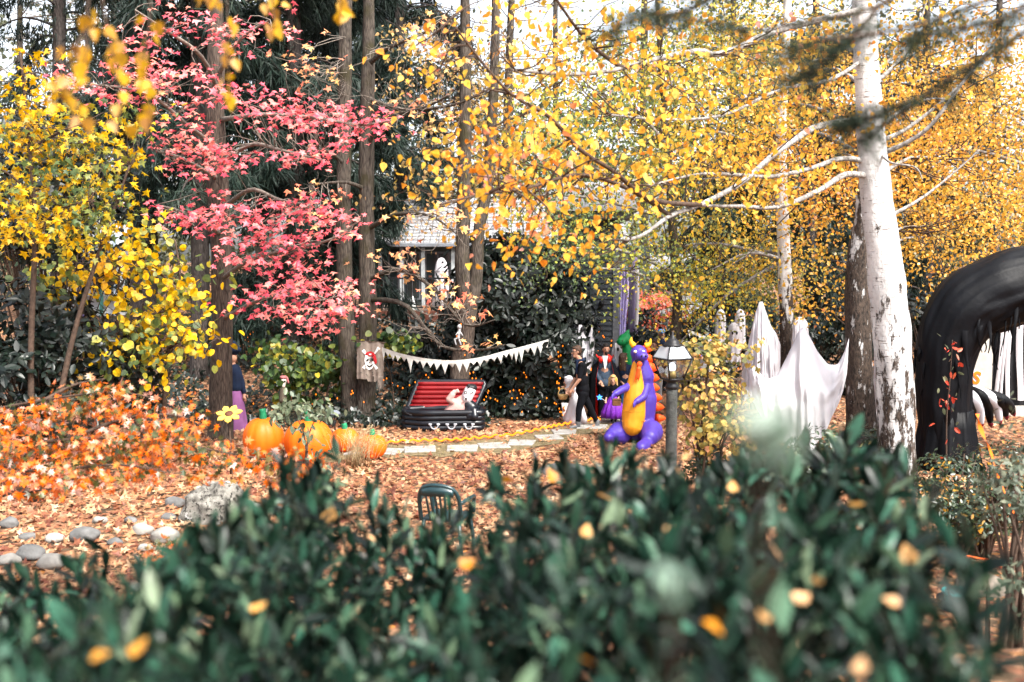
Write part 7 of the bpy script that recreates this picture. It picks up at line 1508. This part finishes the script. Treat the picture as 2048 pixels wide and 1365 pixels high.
    for k, (px, w) in enumerate([(2000, 7), (2011, 6), (2022, 9), (2044, 13), (2062, 9), (2080, 12), (2100, 9)]):
        x = P(px, 700, Y4).x; ww = w * Y4 / FPX / 2; g = Geo()
        for j in range(14): v = j / 13; z = z1 - .02 + (P(1990, 800, Y4).z - z1) * v; s = .05 * math.sin(v * 4 + k); g.v += [(x - ww + s, Y4 + .03 + .02 * math.sin(v * 9 + k), z), (x + s, Y4 - .01, z), (x + ww + s, Y4 + .03, z)]
        g.f = [f for j in range(13) for f in ((j * 3, j * 3 + 3, j * 3 + 4, j * 3 + 1), (j * 3 + 1, j * 3 + 4, j * 3 + 5, j * 3 + 2))]; part(t, 'cloth_strip', g, M_SHEET)
    # orange ribbon
    Y5 = 10.5; t = thing('ribbon', 'orange streamer trailing down in front of the striped claw', 'ribbon', P(2010, 1000, Y5)); cc = resample([P(1955, 828, 12), P(1962, 860, 11.8), P(1980, 900, 11.4), P(1995, 950, 11), P(2015, 1000, 10.6), P(2030, 1030, 10.3)], 40); g = Geo()
    for i, p in enumerate(cc): w = .028 * (1 if i < 12 else .55); a = i * .35; g.v += [tuple(p + V(w * math.cos(a), w * math.sin(a), 0)), tuple(p - V(w * math.cos(a), w * math.sin(a), 0))]
    g.f = [(i * 2, i * 2 + 1, i * 2 + 3, i * 2 + 2) for i in range(39)]; part(t, 'band', g, plain('orange_ribbon', (.9, .16, .01), .4, trans=.2))
    # red leafy stem by the arch foot
    rng = np.random.default_rng(3); b_ = P(1895, 1010, 13.5); b_.z = Tf(b_.x, b_.y); t = thing('sapling', 'thin sapling with a few red leaves in front of the arch leg', 'plant', b_); st = resample([b_, P(1893, 850, 13.5), P(1900, 760, 13.5), P(1905, 680, 13.5)], 16); part(t, 'stem', tube(st, [.012 - .0006 * i for i in range(16)], 6), M_TWIG)
    pos = np.array([tuple(p) for p in st])[rng.integers(3, 16, 46)] + rng.normal(size=(46, 3)) * .08; a, nr = hang(rng, 46, .8, .7); foliage(t, T_OVAL, leafmat('red_sapling_leaf', [(0, (.1, .14, .08)), (.45, (.2, .2, .12)), (.5, (.5, .06, .05)), (1, (.7, .16, .08))], 3, .1, .3), pos, a, nr, rng.uniform(.06, .12, 46), 46)
arch()
def pot():
    Y = 9.9; c = P(1918, 1152, Y); z = Tf(c.x, Y); t = thing('garden_pot', 'dark round planter with turquoise rim in the leaf litter', 'pot', V(c.x, Y, z)); c = V(c.x, Y, z)
    part(t, 'bowl', lathe([(.17, -.02), (.2, .06), (.21, .1), (.2, .11), (.17, .06), (.02, .05)], 32, c=c), M_BLACK); part(t, 'rim', tube([c + V(.15 * math.cos(a), .15 * math.sin(a), .17) for a in np.linspace(0, 6.28, 30)], .017, 8), plain('turquoise_glaze', (.05, .42, .42), .3)); part(t, 'inner_pot', lathe([(.12, .05), (.145, .165), (.13, .16), (.02, .12)], 28, c=c), plain('teal_glaze', (.03, .22, .22), .3))
    c = P(1995, 1335, 7.2); z = Tf(c.x, 7.2); t = thing('apple', 'small yellow-green windfall fruit at the bottom right', 'fruit', V(c.x, 7.2, z)); part(t, 'fruit', lathe([(.008, .0), (.03, .005), (.045, .03), (.043, .055), (.025, .075), (.006, .07)], 20, c=V(c.x, 7.2, z)), plain('yellow_green_skin', (.5, .45, .05), .4, .2)); part(t, 'stalk', tube([V(c.x, 7.2, z + .07), V(c.x + .008, 7.2, z + .095)], .003, 5), M_TWIG)
    t = thing('hose', 'thin orange garden hose end lying by the planter', 'hose', G(1960, 1120)); part(t, 'tube', tube(resample([P(1935, 1112, 10.2) - V(0, 0, .0), G(1960, 1124) + V(0, 0, .04), G(1985, 1128) + V(0, 0, .04), G(2010, 1150) + V(0, 0, .04)], 16), .012, 7), plain('orange_hose', (.8, .15, .03), .5))
    p = G(1090, 925); t = thing('hose', 'pale orange hose loop on the leaves behind the hedge', 'hose', p); part(t, 'tube', tube([V(p.x + .35 * math.cos(a), p.y + .5 * math.sin(a), Tf(p.x, p.y) + .06 + .05 * math.sin(a)) for a in np.linspace(.6, 4.2, 24)], .012, 7), plain('tan_hose', (.5, .25, .12), .6))
pot()
